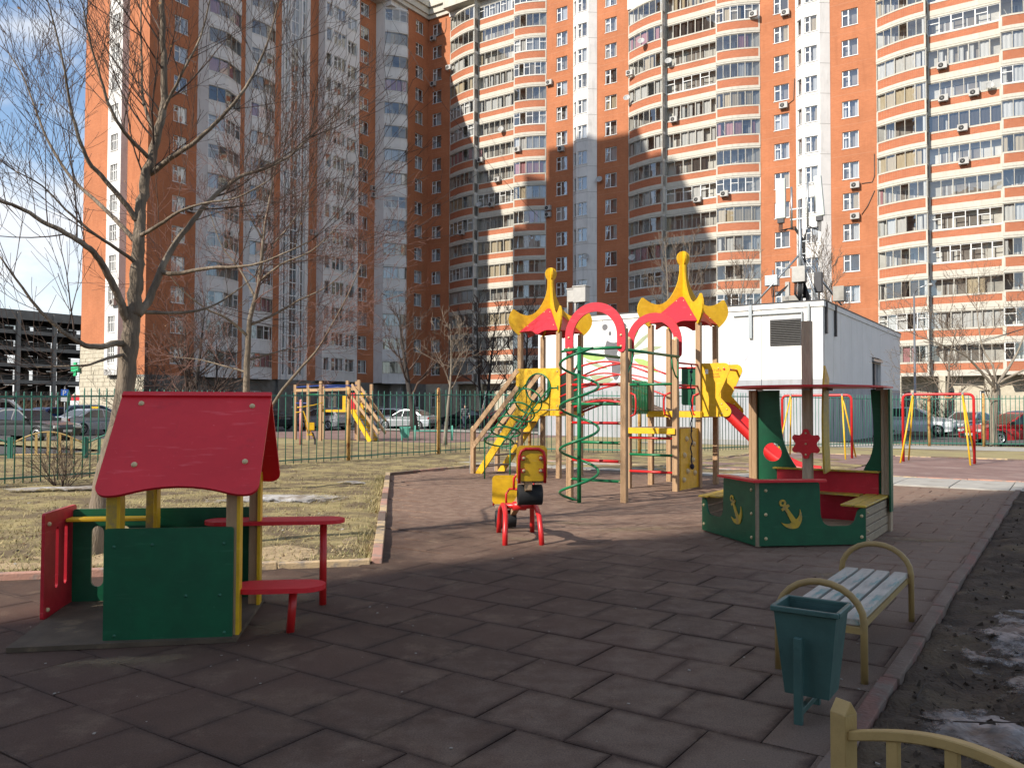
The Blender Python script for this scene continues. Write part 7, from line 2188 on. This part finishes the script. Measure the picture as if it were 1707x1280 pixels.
def car_meshes(shape):
    S = SHAPES[shape]
    top = S['top']
    H = max(z for _, z in top)
    belt = S['belt']
    fx, rx = top[0][0], top[-1][0]
    wr = .33
    wf, wb = fx - .82, rx + .78
    def hw(z, x=0.0):
        e = 1 - .09 * max(0, (abs(x) - 1.5) / .7) ** 2
        if z <= .55: w = .86 + .02 * (z / .55)
        elif z <= belt: w = .88 - .02 * (z - .55) / (belt - .55)
        else: w = .86 - (.2 if shape != 'van' else .1) * (z - belt) / (H - belt)
        return w * e
    zb = .24
    low = [(rx + .03, zb + .05), (wb - wr - .03, zb)] + [(wb - (wr + .03) * cos(t), .32 + (wr + .03) * sin(t)) for t in [pi * i / 10 for i in range(0, 11)]] + [(wf - wr - .03, zb)] + [(wf - (wr + .03) * cos(t), .32 + (wr + .03) * sin(t)) for t in [pi * i / 10 for i in range(0, 11)]] + [(wf + wr + .03, zb), (fx - .03, zb + .06)]
    out = low + top
    n = len(out)
    tr = tessellate_polygon([[Vector((x, z, 0)) for x, z in out]])
    b = MB()
    Lp = [(x, hw(z, x), z) for x, z in out]; Rp = [(x, -hw(z, x), z) for x, z in out]
    fa = []
    for t in tr:
        p0, p1, p2 = (out[i] for i in t)
        ar = (p1[0] - p0[0]) * (p2[1] - p0[1]) - (p2[0] - p0[0]) * (p1[1] - p0[1])
        fa.append(t if ar > 0 else (t[0], t[2], t[1]))
    b.add(Rp, fa); b.add(Lp, [(f[0], f[2], f[1]) for f in fa])
    b.add(Rp + Lp, [(i, n + i, n + (i + 1) % n, (i + 1) % n)[::-1] for i in range(n)])
    gl = MB()
    for w in S['win']:
        for s in (-1, 1):
            v = [(x, s * (hw(z, x) + .006), z) for x, z in w]
            gl.add(v, [tuple(range(len(v))) if s < 0 else tuple(reversed(range(len(v))))])
    for (p, q), s in ((S['ws'], 1), (S['rw'], -1)):
        dx, dz = q[0] - p[0], q[1] - p[1]
        l_ = math.hypot(dx, dz); nx, nz = (dz / l_ * .008 * s * (1 if s > 0 else -1), -dx / l_ * .008)
        nx, nz = s * abs(dz) / l_ * .01, abs(dx) / l_ * .01
        k = .9
        v = [(p[0] + nx, -hw(p[1]) * k, p[1] + nz), (p[0] + nx, hw(p[1]) * k, p[1] + nz), (q[0] + nx, hw(q[1]) * k, q[1] + nz), (q[0] + nx, -hw(q[1]) * k, q[1] + nz)]
        gl.add(v, [(0, 1, 2, 3)])
    hl, tl_, pt = MB(), MB(), MB()
    fz, rz_ = top[1][1], top[-2][1]
    for s in (-1, 1):
        hl.box((fx - .06, s * .62, fz + .03), (.16, .36, .13), (0, 0, -s * .25))
        tl_.box((rx + .06, s * .66, rz_ + .1), (.12, .3, .16), (0, 0, s * .2))
    pt.box((fx + .012, 0, .48), (.02, .52, .11)); pt.box((rx - .012, 0, rz_ + .02), (.02, .52, .11))
    tm = MB(); tm.box((fx - .01, 0, .44), (.06, 1.3, .14)); tm.box((rx + .01, 0, .42), (.06, 1.4, .14))
    for s in (-1, 1):
        tm.box((S['ws'][0][0] - .18, s * (hw(belt) + .09), belt + .04), (.12, .16, .12))
    wl = MB(); wl.lathe([(.2, -.1), (.3, -.1), (.325, -.07), (.325, .07), (.3, .1), (.2, .1)], 18, (0, 0, 0), 0, True, (0, 1, 0))
    rm = MB(); rm.lathe([(.001, .0), (.05, .02), (.06, -.02)], 10, (0, 0, 0), 0, True, (0, 1, 0))
    for k in range(6):
        t = 2 * pi * k / 6
        rm.beam((.04 * cos(t), 0, .04 * sin(t)), (.2 * cos(t), 0, .2 * sin(t)), .05, .04, 0, (0, 1, 0))
    rm.lathe([(.18, -.08), (.21, -.08), (.21, .08), (.18, .08), (.18, -.08)], 18, (0, 0, 0), 0, True, (0, 1, 0))
    return dict(body=b, glass=gl, hl=hl, tl=tl_, pt=pt, tm=tm, wheel=wl.mesh('wheel', [X['tyre']]), rim=rm.mesh('rim', [X['rim']]), wx=(wf, wb), glm=gl.mesh('windows', [X['car_glass']]), hlm=hl.mesh('headlights', [X['lamp_clear']]), tlm=tl_.mesh('taillights', [X['lamp_red']]), ptm=pt.mesh('number_plate', [X['plate']]), tmm=tm.mesh('bumper_trim', [X['trim']]))
CM = {k: car_meshes(k) for k in SHAPES}
def car(label, x, y, heading, shape, col, z=0.0):
    c = thing('parked_car', label, 'car', (x, y, z - .05), radians(heading), 'parked cars')
    m = CM[shape]
    bo = link('body', m['body'].mesh('body', [PAINT[col]]), c, bevel=.035, seg=2)
    link('windows', m['glm'], c); link('headlights', m['hlm'], c, bevel=.03); link('taillights', m['tlm'], c, bevel=.03)
    link('number_plate', m['ptm'], c); link('bumper_trim', m['tmm'], c)
    for wx in m['wx']:
        for s in (-1, 1):
            w = link('wheel', m['wheel'], c, loc=(wx, s * .76, .325)); link('rim', m['rim'], w, loc=(0, s * .06, 0))
    return c
car('bright red sedan parked behind the fence at the right edge', 22.3, 36.6, 183, 'sedan', 'red')
car('white crossover with dark glass, left one behind the right swing frame', 24.2, 50.0, -35, 'suv', 'white')
car('silver sedan seen between the right swing frame and the red car', 27.8, 50.5, 215, 'sedan', 'silver')
car('black car whose roof shows above the red sedan', 33.0, 53.5, 200, 'hatch', 'black')
car('dark blue hatchback behind the red sedan, nearest the tree trunk', 29.2, 47.5, 190, 'hatch', 'blue')
car('dark grey sedan nearest the fence at the far left', -21.9, 37.5, -15, 'sedan', 'grey')
car('silver sedan seen from behind beside the big tree trunk', -23.6, 47, 62, 'sedan', 'silver')
car('royal blue hatchback in the left car park', -33.8, 61.5, 75, 'hatch', 'blue')
car('pale blue crossover parked by the stone end wall', -31.0, 62, 30, 'suv', 'ltblue')
car('white sedan left of the royal blue hatchback', -36.6, 60, 60, 'sedan', 'white')
car('beige van at the left edge of the view', -38.8, 62, 20, 'van', 'beige')
car('white hatchback right of the far climbing frame stairs', -9.3, 62, 150, 'hatch', 'white')
car('silver sedan next to the dark tree trunk', -7.4, 59, 155, 'sedan', 'silver')
car('silver hatchback behind the far climbing frame', -13.2, 58, 150, 'hatch', 'silver')
car('dark grey sedan left of the far climbing frame', -17.3, 58, 150, 'sedan', 'grey')
car('black sedan parked in the shade right of the slender tree', -3.6, 66, 160, 'sedan', 'black')
car('dark red hatchback in the shade of the building corner', -.6, 67, 160, 'hatch', 'red')
car('black crossover parked left of the second tree', -21.8, 60, 150, 'suv', 'black')
tx = thing('taxi_sign', 'small yellow taxi roof sign on the silver sedan', 'sign', (-23.55, 46.85, 1.39), radians(62))
b = MB(); b.box((0, 0, .06), (.12, .6, .12)); b.build('sign_box', X['yellow'], tx, .02)
b = MB()
for k in range(5):
    b.box((-.0615, -.22 + k * .11, .06 + (.02 if k % 2 else -.02)), (.004, .05, .04))
b.build('chequer', X['black'], tx)

# ================================================================== parking garage
X['garage'] = mat('grey_concrete_frame', (.2, .185, .165), (.16, .148, .133), rough=.85, scale=1, bump=.1, bscale=12)
X['garage_in'] = mat('dark_garage_deck', (.11, .102, .095), (.08, .075, .07), rough=.9, scale=1)
GA = thing('parking_garage', 'open multi-storey concrete parking garage at the left edge', 'building', (-89.5, 145, 0), YAW)
for k in range(7):
    z = .2 + k * 2.95
    b = MB(); b.span(-20, 0, -30, 36, z - .3, z); b.build('deck_slab', X['garage_in'], GA)
    b = MB(); b.span(.003, .35, -30, 36, z - (.55 if k < 6 else .9), z + (.12 if k < 6 else .75)); b.build('edge_beam', X['garage'], GA)
    if k < 6:
        b = MB()
        for zz in (.35, .65, .95):
            b.tube([(.1, -30, z + zz), (.1, 36, z + zz)], .04, 5)
        for j in range(34):
            b.tube([(.1, -30 + j * 2, z), (.1, -30 + j * 2, z + 1)], .03, 4)
        b.build('guard_rail', X['garage'], GA)
for x in (.4, -10, -19.5):
    for j in range(11):
        b = MB(); b.span(x - .3, x + .3, -29 + j * 6.3 - .3, -29 + j * 6.3 + .3, 0, 18.3); b.build('column', X['garage'], GA)
b = MB(); b.span(-20.2, -19.9, -30, 36, 0, 1.2)
for k in range(6):
    z = .2 + k * 2.95
    for j in range(16):
        b.span(-20.2, -19.9, -30 + j * 4.2, -30 + j * 4.2 + (3.3 if (j + k) % 3 else 2.2), z + (0 if j % 2 else .0), z + 2.6)
        b.span(-12.2, -12.0, -30 + j * 4.2, -30 + j * 4.2 + 1.6, z, z + 2.6)
b.build('rear_screen', X['garage_in'], GA)

# ================================================================== far playground, signs and people
FP = thing('far_climbing_frame', 'wooden climbing frame with stairs beyond the fence, left of the play tower', 'play equipment', (-10.2, 39.0, 0), radians(-12))
for (x, y, h) in ((0, 0, 2.6), (.9, -.5, 2.6), (1.75, -1.0, 2.7), (2.7, -.2, 2.75), (3.55, -.9, 2.75), (1.0, .9, 2.6), (2.7, .9, 2.75), (3.6, .5, 2.6)):
    post(FP, x, y, h, .13, 'timber')
for (p, q, m_) in (((0, 0, 2.3), (1.75, -1, 2.3), 'timber'), ((1.75, -1, 2.3), (3.55, -.9, 2.35), 'timber')):
    b = MB(); b.beam(p, q, .05, .13); b.build('beam', X[m_], FP)
X['bluepipe'] = mat('blue_powder_coat', (.015, .05, .25), (.012, .04, .2), rough=.4, scale=8)
b = MB(); b.tube([(0, 0, 2.45), (1.75, -1, 2.5), (3.5, -.9, 2.5)], .03, 6); b.tube([(0, 0, 1.7), (.9, -.5, 1.7)], .03, 6); b.tube([(.9, .9, 2.45), (2.7, .9, 2.5)], .03, 6); b.build('top_rail', X['bluepipe'], FP)
b = MB(); b.tube([(.9, -.5, 2.1), (1.7, -.95, 2.1)], .03, 6); b.tube([(1.6, -.9, 2.1), (1.72, -.95, 1.95)], .02, 6); b.build('bar', X['greenpipe'], FP)
b = MB(); b.span(1.75, 3.55, -.9, .6, 1.3, 1.4); b.build('deck', X['yellow'], FP)
for y in (-.85, -.05):
    b = MB(); b.beam((3.2, y, 1.4), (4.3, y - .5, .0), .06, .22); b.build('stair_stringer', X['yellow'], FP)
    for dz in (1.15, .6):
        b = MB(); b.beam((3.2, y - .06, 1.4 + dz), (4.75, y - .6, dz - .25), .05, .13); b.build('stair_rail', X['timber'], FP)
post(FP, 4.35, -1.3, 1.15, .12, 'timber')
for k in range(5):
    b = MB(); b.box((3.35 + k * .2, -.5 - k * .09, 1.2 - k * .26), (.2, .7, .04), (0, 0, -.4)); b.build('stair_tread', X['plank'], FP)
b = MB(); b.span(2.0, 2.3, .85, .9, 1.4, 2.1); b.span(3.0, 3.2, .5, .55, 1.4, 2.2); b.build('side_board', X['yellow'], FP)
b = MB(); b.span(2.45, 2.65, .8, .85, 1.4, 2.2); b.build('side_board', X['red'], FP)
ET = thing('stepper_trainer', 'pink pole exerciser with yellow pedals beyond the fence', 'exercise machine', (-8.45, 33.2, 0), radians(10))
X['pinkpipe'] = mat('faded_pink_paint', (.5, .2, .18), (.44, .17, .15), rough=.5, scale=8)
b = MB(); b.tube([(0, 0, -.02), (0, 0, 1.75)], .065, 10); b.ball((0, 0, 1.76), .07, 10, 0); b.build('pole', X['pinkpipe'], ET)
b = MB(); b.tube([(-.15, 0, 1.5), (.05, -.1, 1.52), (.5, .1, 1.6), (.85, .15, 1.7)], .02, 6); b.tube([(-.2, 0, 1.3), (.1, -.1, 1.35), (.35, 0, .6), (.5, 0, .3)], .022, 6); b.box((.4, 0, .75), (.25, .3, .3)); b.box((.35, .0, .42), (.2, .4, .06)); b.tube([(.1, 0, 1.3), (.2, .1, .7), (.3, .1, .45)], .022, 6); b.build('pedal_arm', X['yellow'], ET)
b = MB(); b.tube([(.45, 0, .5), (.55, .1, .2), (.55, .0, 0)], .04, 7); b.build('foot', X['dark_metal'], ET)

FBt = thing('litter_bin', 'mint green litter bin in the far playground', 'bin', (-4.95, 38.4, 0), .1)
X['mint'] = mat('mint_green_paint', (.12, .4, .31), (.1, .34, .26), rough=.5, scale=6)
b = MB(); frustum(b, .17, .15, .1, .26, .2, .62, .01); b.build('bin_body', X['mint'], FBt, .006, 1)
b = MB(); b.box((-.15, -.23, .3), (.05, .03, .6)); b.box((.15, -.23, .3), (.05, .03, .6)); b.build('support_post', X['mint'], FBt)
FBn = thing('bench', 'mint green bench with hoop ends in the far playground', 'bench', (-3.6, 38.2, 0), radians(8))
for x in (-.85, .85):
    b = MB(); b.tube([(x, -.22, -.02), (x, -.22, .45)] + [(x, -.22 * cos(t), .45 + .22 * sin(t)) for t in [pi * i / 10 for i in range(1, 10)]] + [(x, .22, .45), (x, .22, -.02)], .03, 8); b.build('hoop_leg', X['mint'], FBn)
for k in range(4):
    b = MB(); b.box((0, -.18 + k * .12, .45), (1.85, .09, .04)); b.build('slat', X['mint'], FBn)
SB = thing('far_seesaw', 'low dark red seesaw beyond the fence behind the playhouse', 'play equipment', (-12.8, 40, 0), .3)
b = MB(); b.beam((-1.2, 0, .2), (1.2, 0, .8), .12, .1); b.build('beam', X['plank'], SB)
b = MB(); b.tube([(-.25, -.3, 0), (-.15, 0, .48), (-.25, .3, 0)], .04, 7); b.tube([(.25, -.3, 0), (.15, 0, .52), (.25, .3, 0)], .04, 7); b.build('frame', X['redpipe'], SB)

# low arched fence sections along the car park
def low_section(label, x, y, rz, m_):
    t = thing('low_fence', label, 'fence', (x, y, 0), rz, 'low arched fence sections by the car park')
    for s in (-1, 1):
        b = MB(); b.box((s * .95, 0, .3), (.08, .08, .65)); b.build('fence_post', X['fence'], t)
    b = MB(); b.tube([(-.92 + 1.84 * i / 12, 0, .45 + .32 * sin(pi * i / 12)) for i in range(13)], .025, 6); b.tube([(-.92, 0, .12), (.92, 0, .12)], .022, 6); b.build('rail', X[m_], t)
    for k in range(5):
        xx = -.62 + k * .31
        b = MB(); b.box((xx, 0, (.12 + .45 + .32 * sin(pi * (xx + .92) / 1.84)) / 2), (.07, .03, .33 + .32 * sin(pi * (xx + .92) / 1.84))); b.build('baluster', X[m_], t)
low_section('green low arched fence section at the left edge of the view', -15.35, 23.6, radians(12), 'fence')
low_section('yellow low arched fence section in front of the dark grey sedan', -13.45, 24.05, radians(14), 'creamfence')
low_section('green low arched fence section right of the yellow one', -11.55, 24.6, radians(16), 'fence')
low_section('yellow low arched fence section behind the bare bush', -10.9, 27.2, radians(18), 'creamfence')

# signs by the chemist on the corner
PS = thing('parking_sign', 'blue parking sign with white letter and a plate under it', 'sign', (-24.3, 45, 0), radians(15))
b = MB(); b.tube([(0, 0, 0), (0, 0, 2.6)], .03, 7); b.build('pole', X['galv'], PS)
X['sign_blue'] = mat('sign_blue', (.02, .12, .5), (.018, .1, .45), rough=.4, scale=4)
b = MB(); b.box((0, -.04, 2.25), (.37, .03, .37)); sb = b.build('sign_plate', X['sign_blue'], PS)
b = MB(); b.box((0, -.04, 1.9), (.37, .03, .24)); b.build('info_plate', X['plate'], PS)
me = text_mesh('P', .38); me.materials.append(X['plate'])
o = link('lettering', me, sb, loc=(-.115, -.058, 2.115)); o.rotation_euler = (pi / 2, 0, 0)
GC = thing('chemist_sign', 'green cross sign on the edge of the lit end wall', 'sign', W(-79.35, 42.3, 0), YAW)
X['cross'] = mat('cross_green', (.02, .42, .16), (.016, .36, .13), rough=.4, scale=4)
b = MB(); b.plate([[(-.22, -.65), (.22, -.65), (.22, -.22), (.65, -.22), (.65, .22), (.22, .22), (.22, .65), (-.22, .65), (-.22, .22), (-.65, .22), (-.65, -.22), (-.22, -.22)]], (0, 0, 5.1), (1, 0, 0), (0, 0, 1), .15); b.build('cross', X['cross'], GC)
b = MB(); b.tube([(0, .1, 5.1), (.5, .3, 5.1)], .04, 6); b.build('arm', X['dark_metal'], GC)
b = MB(); b.box((-1.6, .2, 2.5), (.35, .1, 1.1)); b.build('strip_sign', X['cross'], GC)
KI = thing('shop_kiosk', 'small entrance with red and white awning left of the stone end wall', 'kiosk', W(-80.2, 44.5), YAW)
b = MB(); b.span(-.9, .9, -.2, 3, 0, 2.9); b.build('wall', X['white_wall'], KI)
b = MB(); b.add([(-1.2, -1.4, 2.6), (1.0, -1.4, 2.6), (1.0, -.2, 3.6), (-1.2, -.2, 3.6)], [(0, 1, 2, 3)]); b.build('awning', X['white_trim'], KI)
b = MB(); b.span(-1.2, 1.0, -1.45, -1.4, 2.1, 2.62); b.build('awning_valance', X['red'], KI)
b = MB(); b.span(-.7, .1, -.24, -.2, 1.0, 2.2); b.build('window', X['car_glass'], KI)

LP = thing('street_lamp', 'thin grey street lamp pole in front of the right balconies', 'lamp', (28.0, 57.5, 0), 0)
b = MB(); b.tube([(0, 0, -.05), (0, 0, 2.2), (0, 0, 2.21), (0, 0, 9.6)], [.12, .12, .09, .06], 10); b.build('pole', X['galv'], LP)
b = MB(); b.tube([(0, 0, 9.5), (.15, -.2, 9.9), (.5, -.7, 10.05)], .04, 7); b.build('arm', X['galv'], LP)
b = MB(); b.box((.7, -.95, 10.05), (.25, .6, .14), (0, 0, -.6)); b.build('lamp_head', X['ac_white'], LP, .04)
CBL = MB()
for k in range(2):
    p0, p1 = Vector((28.0, 57.5, 5.2 - .25 * k)), Vector((44, 50, 12.5 + .4 * k))
    CBL.tube([p0.lerp(p1, i / 14) - Vector((0, 0, 1.1 * sin(pi * i / 14))) for i in range(15)], .02, 4)
tag(CBL.build('overhead_cable', X['cable']), 'pair of overhead cables running from the lamp pole to the right', 'cable')
HC = MB()
p0, p1 = Vector((-15.0, 90, 47)), Vector((2.6, 80, 20))
HC.tube([p0.lerp(p1, i / 16) - Vector((0, 0, 2.0 * sin(pi * i / 16))) for i in range(17)], .018, 4)
tag(HC.build('overhead_cable', X['cable']), 'single thin cable slanting across the building corner', 'cable')

# ------------------------------------------------------------------ people
X['skin'] = mat('skin', (.45, .27, .19), (.4, .24, .17), rough=.6, scale=6)
X['jeans'] = mat('dark_blue_trousers', (.03, .038, .06), (.022, .028, .046), rough=.85, scale=8)
X['jacket'] = mat('dark_jacket', (.02, .02, .023), (.03, .03, .033), rough=.8, scale=8)
X['hair'] = mat('dark_hair', (.025, .018, .014), (.018, .013, .01), rough=.7, scale=12)
def stripes(name, c1, c2, f):
    m = bpy.data.materials.new(name); m.use_nodes = True
    N = m.node_tree.nodes; K = m.node_tree.links.new
    tc = N.new('ShaderNodeTexCoord'); sp_ = N.new('ShaderNodeSeparateXYZ'); K(tc.outputs['Object'], sp_.inputs[0])
    mu = N.new('ShaderNodeMath'); mu.operation = 'MULTIPLY'; mu.inputs[1].default_value = f; K(sp_.outputs['Z'], mu.inputs[0])
    fr = N.new('ShaderNodeMath'); fr.operation = 'FRACT'; K(mu.outputs[0], fr.inputs[0])
    gt = N.new('ShaderNodeMath'); gt.operation = 'GREATER_THAN'; gt.inputs[1].default_value = .72; K(fr.outputs[0], gt.inputs[0])
    mx_ = N.new('ShaderNodeMix'); mx_.data_type = 'RGBA'; mx_.inputs['A'].default_value = (*c1, 1); mx_.inputs['B'].default_value = (*c2, 1); K(gt.outputs[0], mx_.inputs['Factor'])
    K(mx_.outputs['Result'], N['Principled BSDF'].inputs['Base Color']); N['Principled BSDF'].inputs['Roughness'].default_value = .85
    return m
X['stripe'] = stripes('striped_sweater', (.02, .022, .03), (.25, .26, .28), 7.0)

def skin_mesh(name, joints, edges, m, parent, root=0, sub=2):
    me = bpy.data.meshes.new(name)
    me.from_pydata([j[0] for j in joints], edges, [])
    o = bpy.data.objects.new(name, me); COL.objects.link(o)
    sk = o.modifiers.new('skin', 'SKIN')
    for i, j in enumerate(joints):
        v = me.skin_vertices[0].data[i] if me.skin_vertices else None
        if v is None:
            break
        v.radius = j[1] if isinstance(j[1], tuple) else (j[1], j[1])
        v.use_root = (i == root)
    ss = o.modifiers.new('sub', 'SUBSURF'); ss.levels = sub; ss.render_levels = sub
    me.materials.append(m)
    dg = bpy.context.evaluated_depsgraph_get()
    nm = bpy.data.meshes.new_from_object(o.evaluated_get(dg))
    bpy.data.objects.remove(o, do_unlink=True)
    nm.polygons.foreach_set('use_smooth', [True] * len(nm.polygons))
    if not nm.materials:
        nm.materials.append(m)
    return link(name, nm, parent)

def person(label, x, y, rz, top, legs, stride=.22, arms=((.05, .25), (-.05, -.2)), h=1.0):
    p = thing('person', label, 'person', (x, y, 0), rz)
    # body in one continuous mesh: pelvis, spine, head, limbs and hands
    J = [((0, 0, .95), (.15, .11)), ((0, 0, 1.15), (.135, .1)), ((0, .01, 1.36), (.17, .11)), ((0, .01, 1.5), (.06, .06)), ((0, .03, 1.62), (.085, .1)), ((0, .03, 1.72), (.075, .085))]
    E = [(0, 1), (1, 2), (2, 3), (3, 4), (4, 5)]
    for s, k in ((-1, 0), (1, 1)):
        st = stride * (1 if k else -1)
        b0 = len(J)
        J += [((s * .1, 0, .9), .1), ((s * .1, st * .55 + .03, .5), .062), ((s * .1, st - .02, .1), .042), ((s * .1, st + .03, .04), .04), ((s * .11, st + .16, .035), .032)]
        E += [(0, b0), (b0, b0 + 1), (b0 + 1, b0 + 2), (b0 + 2, b0 + 3), (b0 + 3, b0 + 4)]
        b1 = len(J); f1, f2 = arms[k]
        J += [((s * .2, .01, 1.43), .06), ((s * .25, f1 * .5, 1.17), .045), ((s * .24, f2, .96), .034), ((s * .235, f2 + .04, .9), (.03, .018)), ((s * .235, f2 + .06, .83), (.024, .012))]
        E += [(2, b1), (b1, b1 + 1), (b1 + 1, b1 + 2), (b1 + 2, b1 + 3), (b1 + 3, b1 + 4)]
        for q in range(4):
            bb = len(J)
            J.append(((s * .235, f2 + .03 + q * .02, .77 - .008 * (q in (1, 2))), .009)); E.append((b1 + 4, bb))
    skin_mesh('body', J, E, X['skin'], p)
    Js = [((0, 0, .88), (.21, .165)), ((0, 0, 1.15), (.195, .155)), ((0, .01, 1.36), (.235, .165)), ((0, .01, 1.5), (.1, .095))]
    Es = [(0, 1), (1, 2), (2, 3)]
    for s, k in ((-1, 0), (1, 1)):
        f1, f2 = arms[k]; b1 = len(Js)
        Js += [((s * .2, .01, 1.43), .095), ((s * .25, f1 * .5, 1.17), .078), ((s * .242, f2 * .96, .975), .062)]
        Es += [(2, b1), (b1, b1 + 1), (b1 + 1, b1 + 2)]
    skin_mesh('jacket', Js, Es, X[top], p)
    Jt = [((0, 0, .96), (.2, .16))]; Et = []
    for s, k in ((-1, 0), (1, 1)):
        st = stride * (1 if k else -1); b0 = len(Jt)
        Jt += [((s * .1, 0, .88), .145), ((s * .1, st * .55 + .03, .5), .1), ((s * .1, st - .01, .07), .082)]
        Et += [(0, b0), (b0, b0 + 1), (b0 + 1, b0 + 2)]
    skin_mesh('trousers', Jt, Et, X[legs], p)
    b = MB(); b.ball((0, .015, 1.705), .098, 14, 0, 1.0); b.build('hair', X['hair'], p)
    b = MB()
    for s in (-1, 1):
        st = stride * (s)
        b.box((s * .105, st + .06, .04), (.09, .26, .08))
    b.build('shoes', X['black'], p, .03)
    b = MB(); b.ball((0, .125, 1.635), .018, 8, 0); b.ball((-.035, .11, 1.66), .012, 6); b.ball((.035, .11, 1.66), .012, 6); b.build('face', X['skin'], p)
    return p
person('person in a striped dark sweater walking behind the fence right of the slender tree', -3.25, 57.5, radians(200), 'stripe', 'jeans')
person('person in dark clothes standing right of the striped sweater, holding a long pole', -2.05, 59.5, radians(170), 'jacket', 'jacket', .05, ((.2, .32), (.05, .1)))
po = MB(); po.tube([(-2.35, 59.1, .25), (-1.85, 59.2, 2.7)], .022, 6)
tag(po.build('long_pole', X['plate']), 'long pale pole held by the person in dark clothes', 'pole')
b = None
scene.cycles.max_bounces = 6
scene.cycles.diffuse_bounces = 3
scene.cycles.glossy_bounces = 2
scene.cycles.transparent_max_bounces = 8
scene.cycles.caustics_reflective = False
scene.cycles.caustics_refractive = False
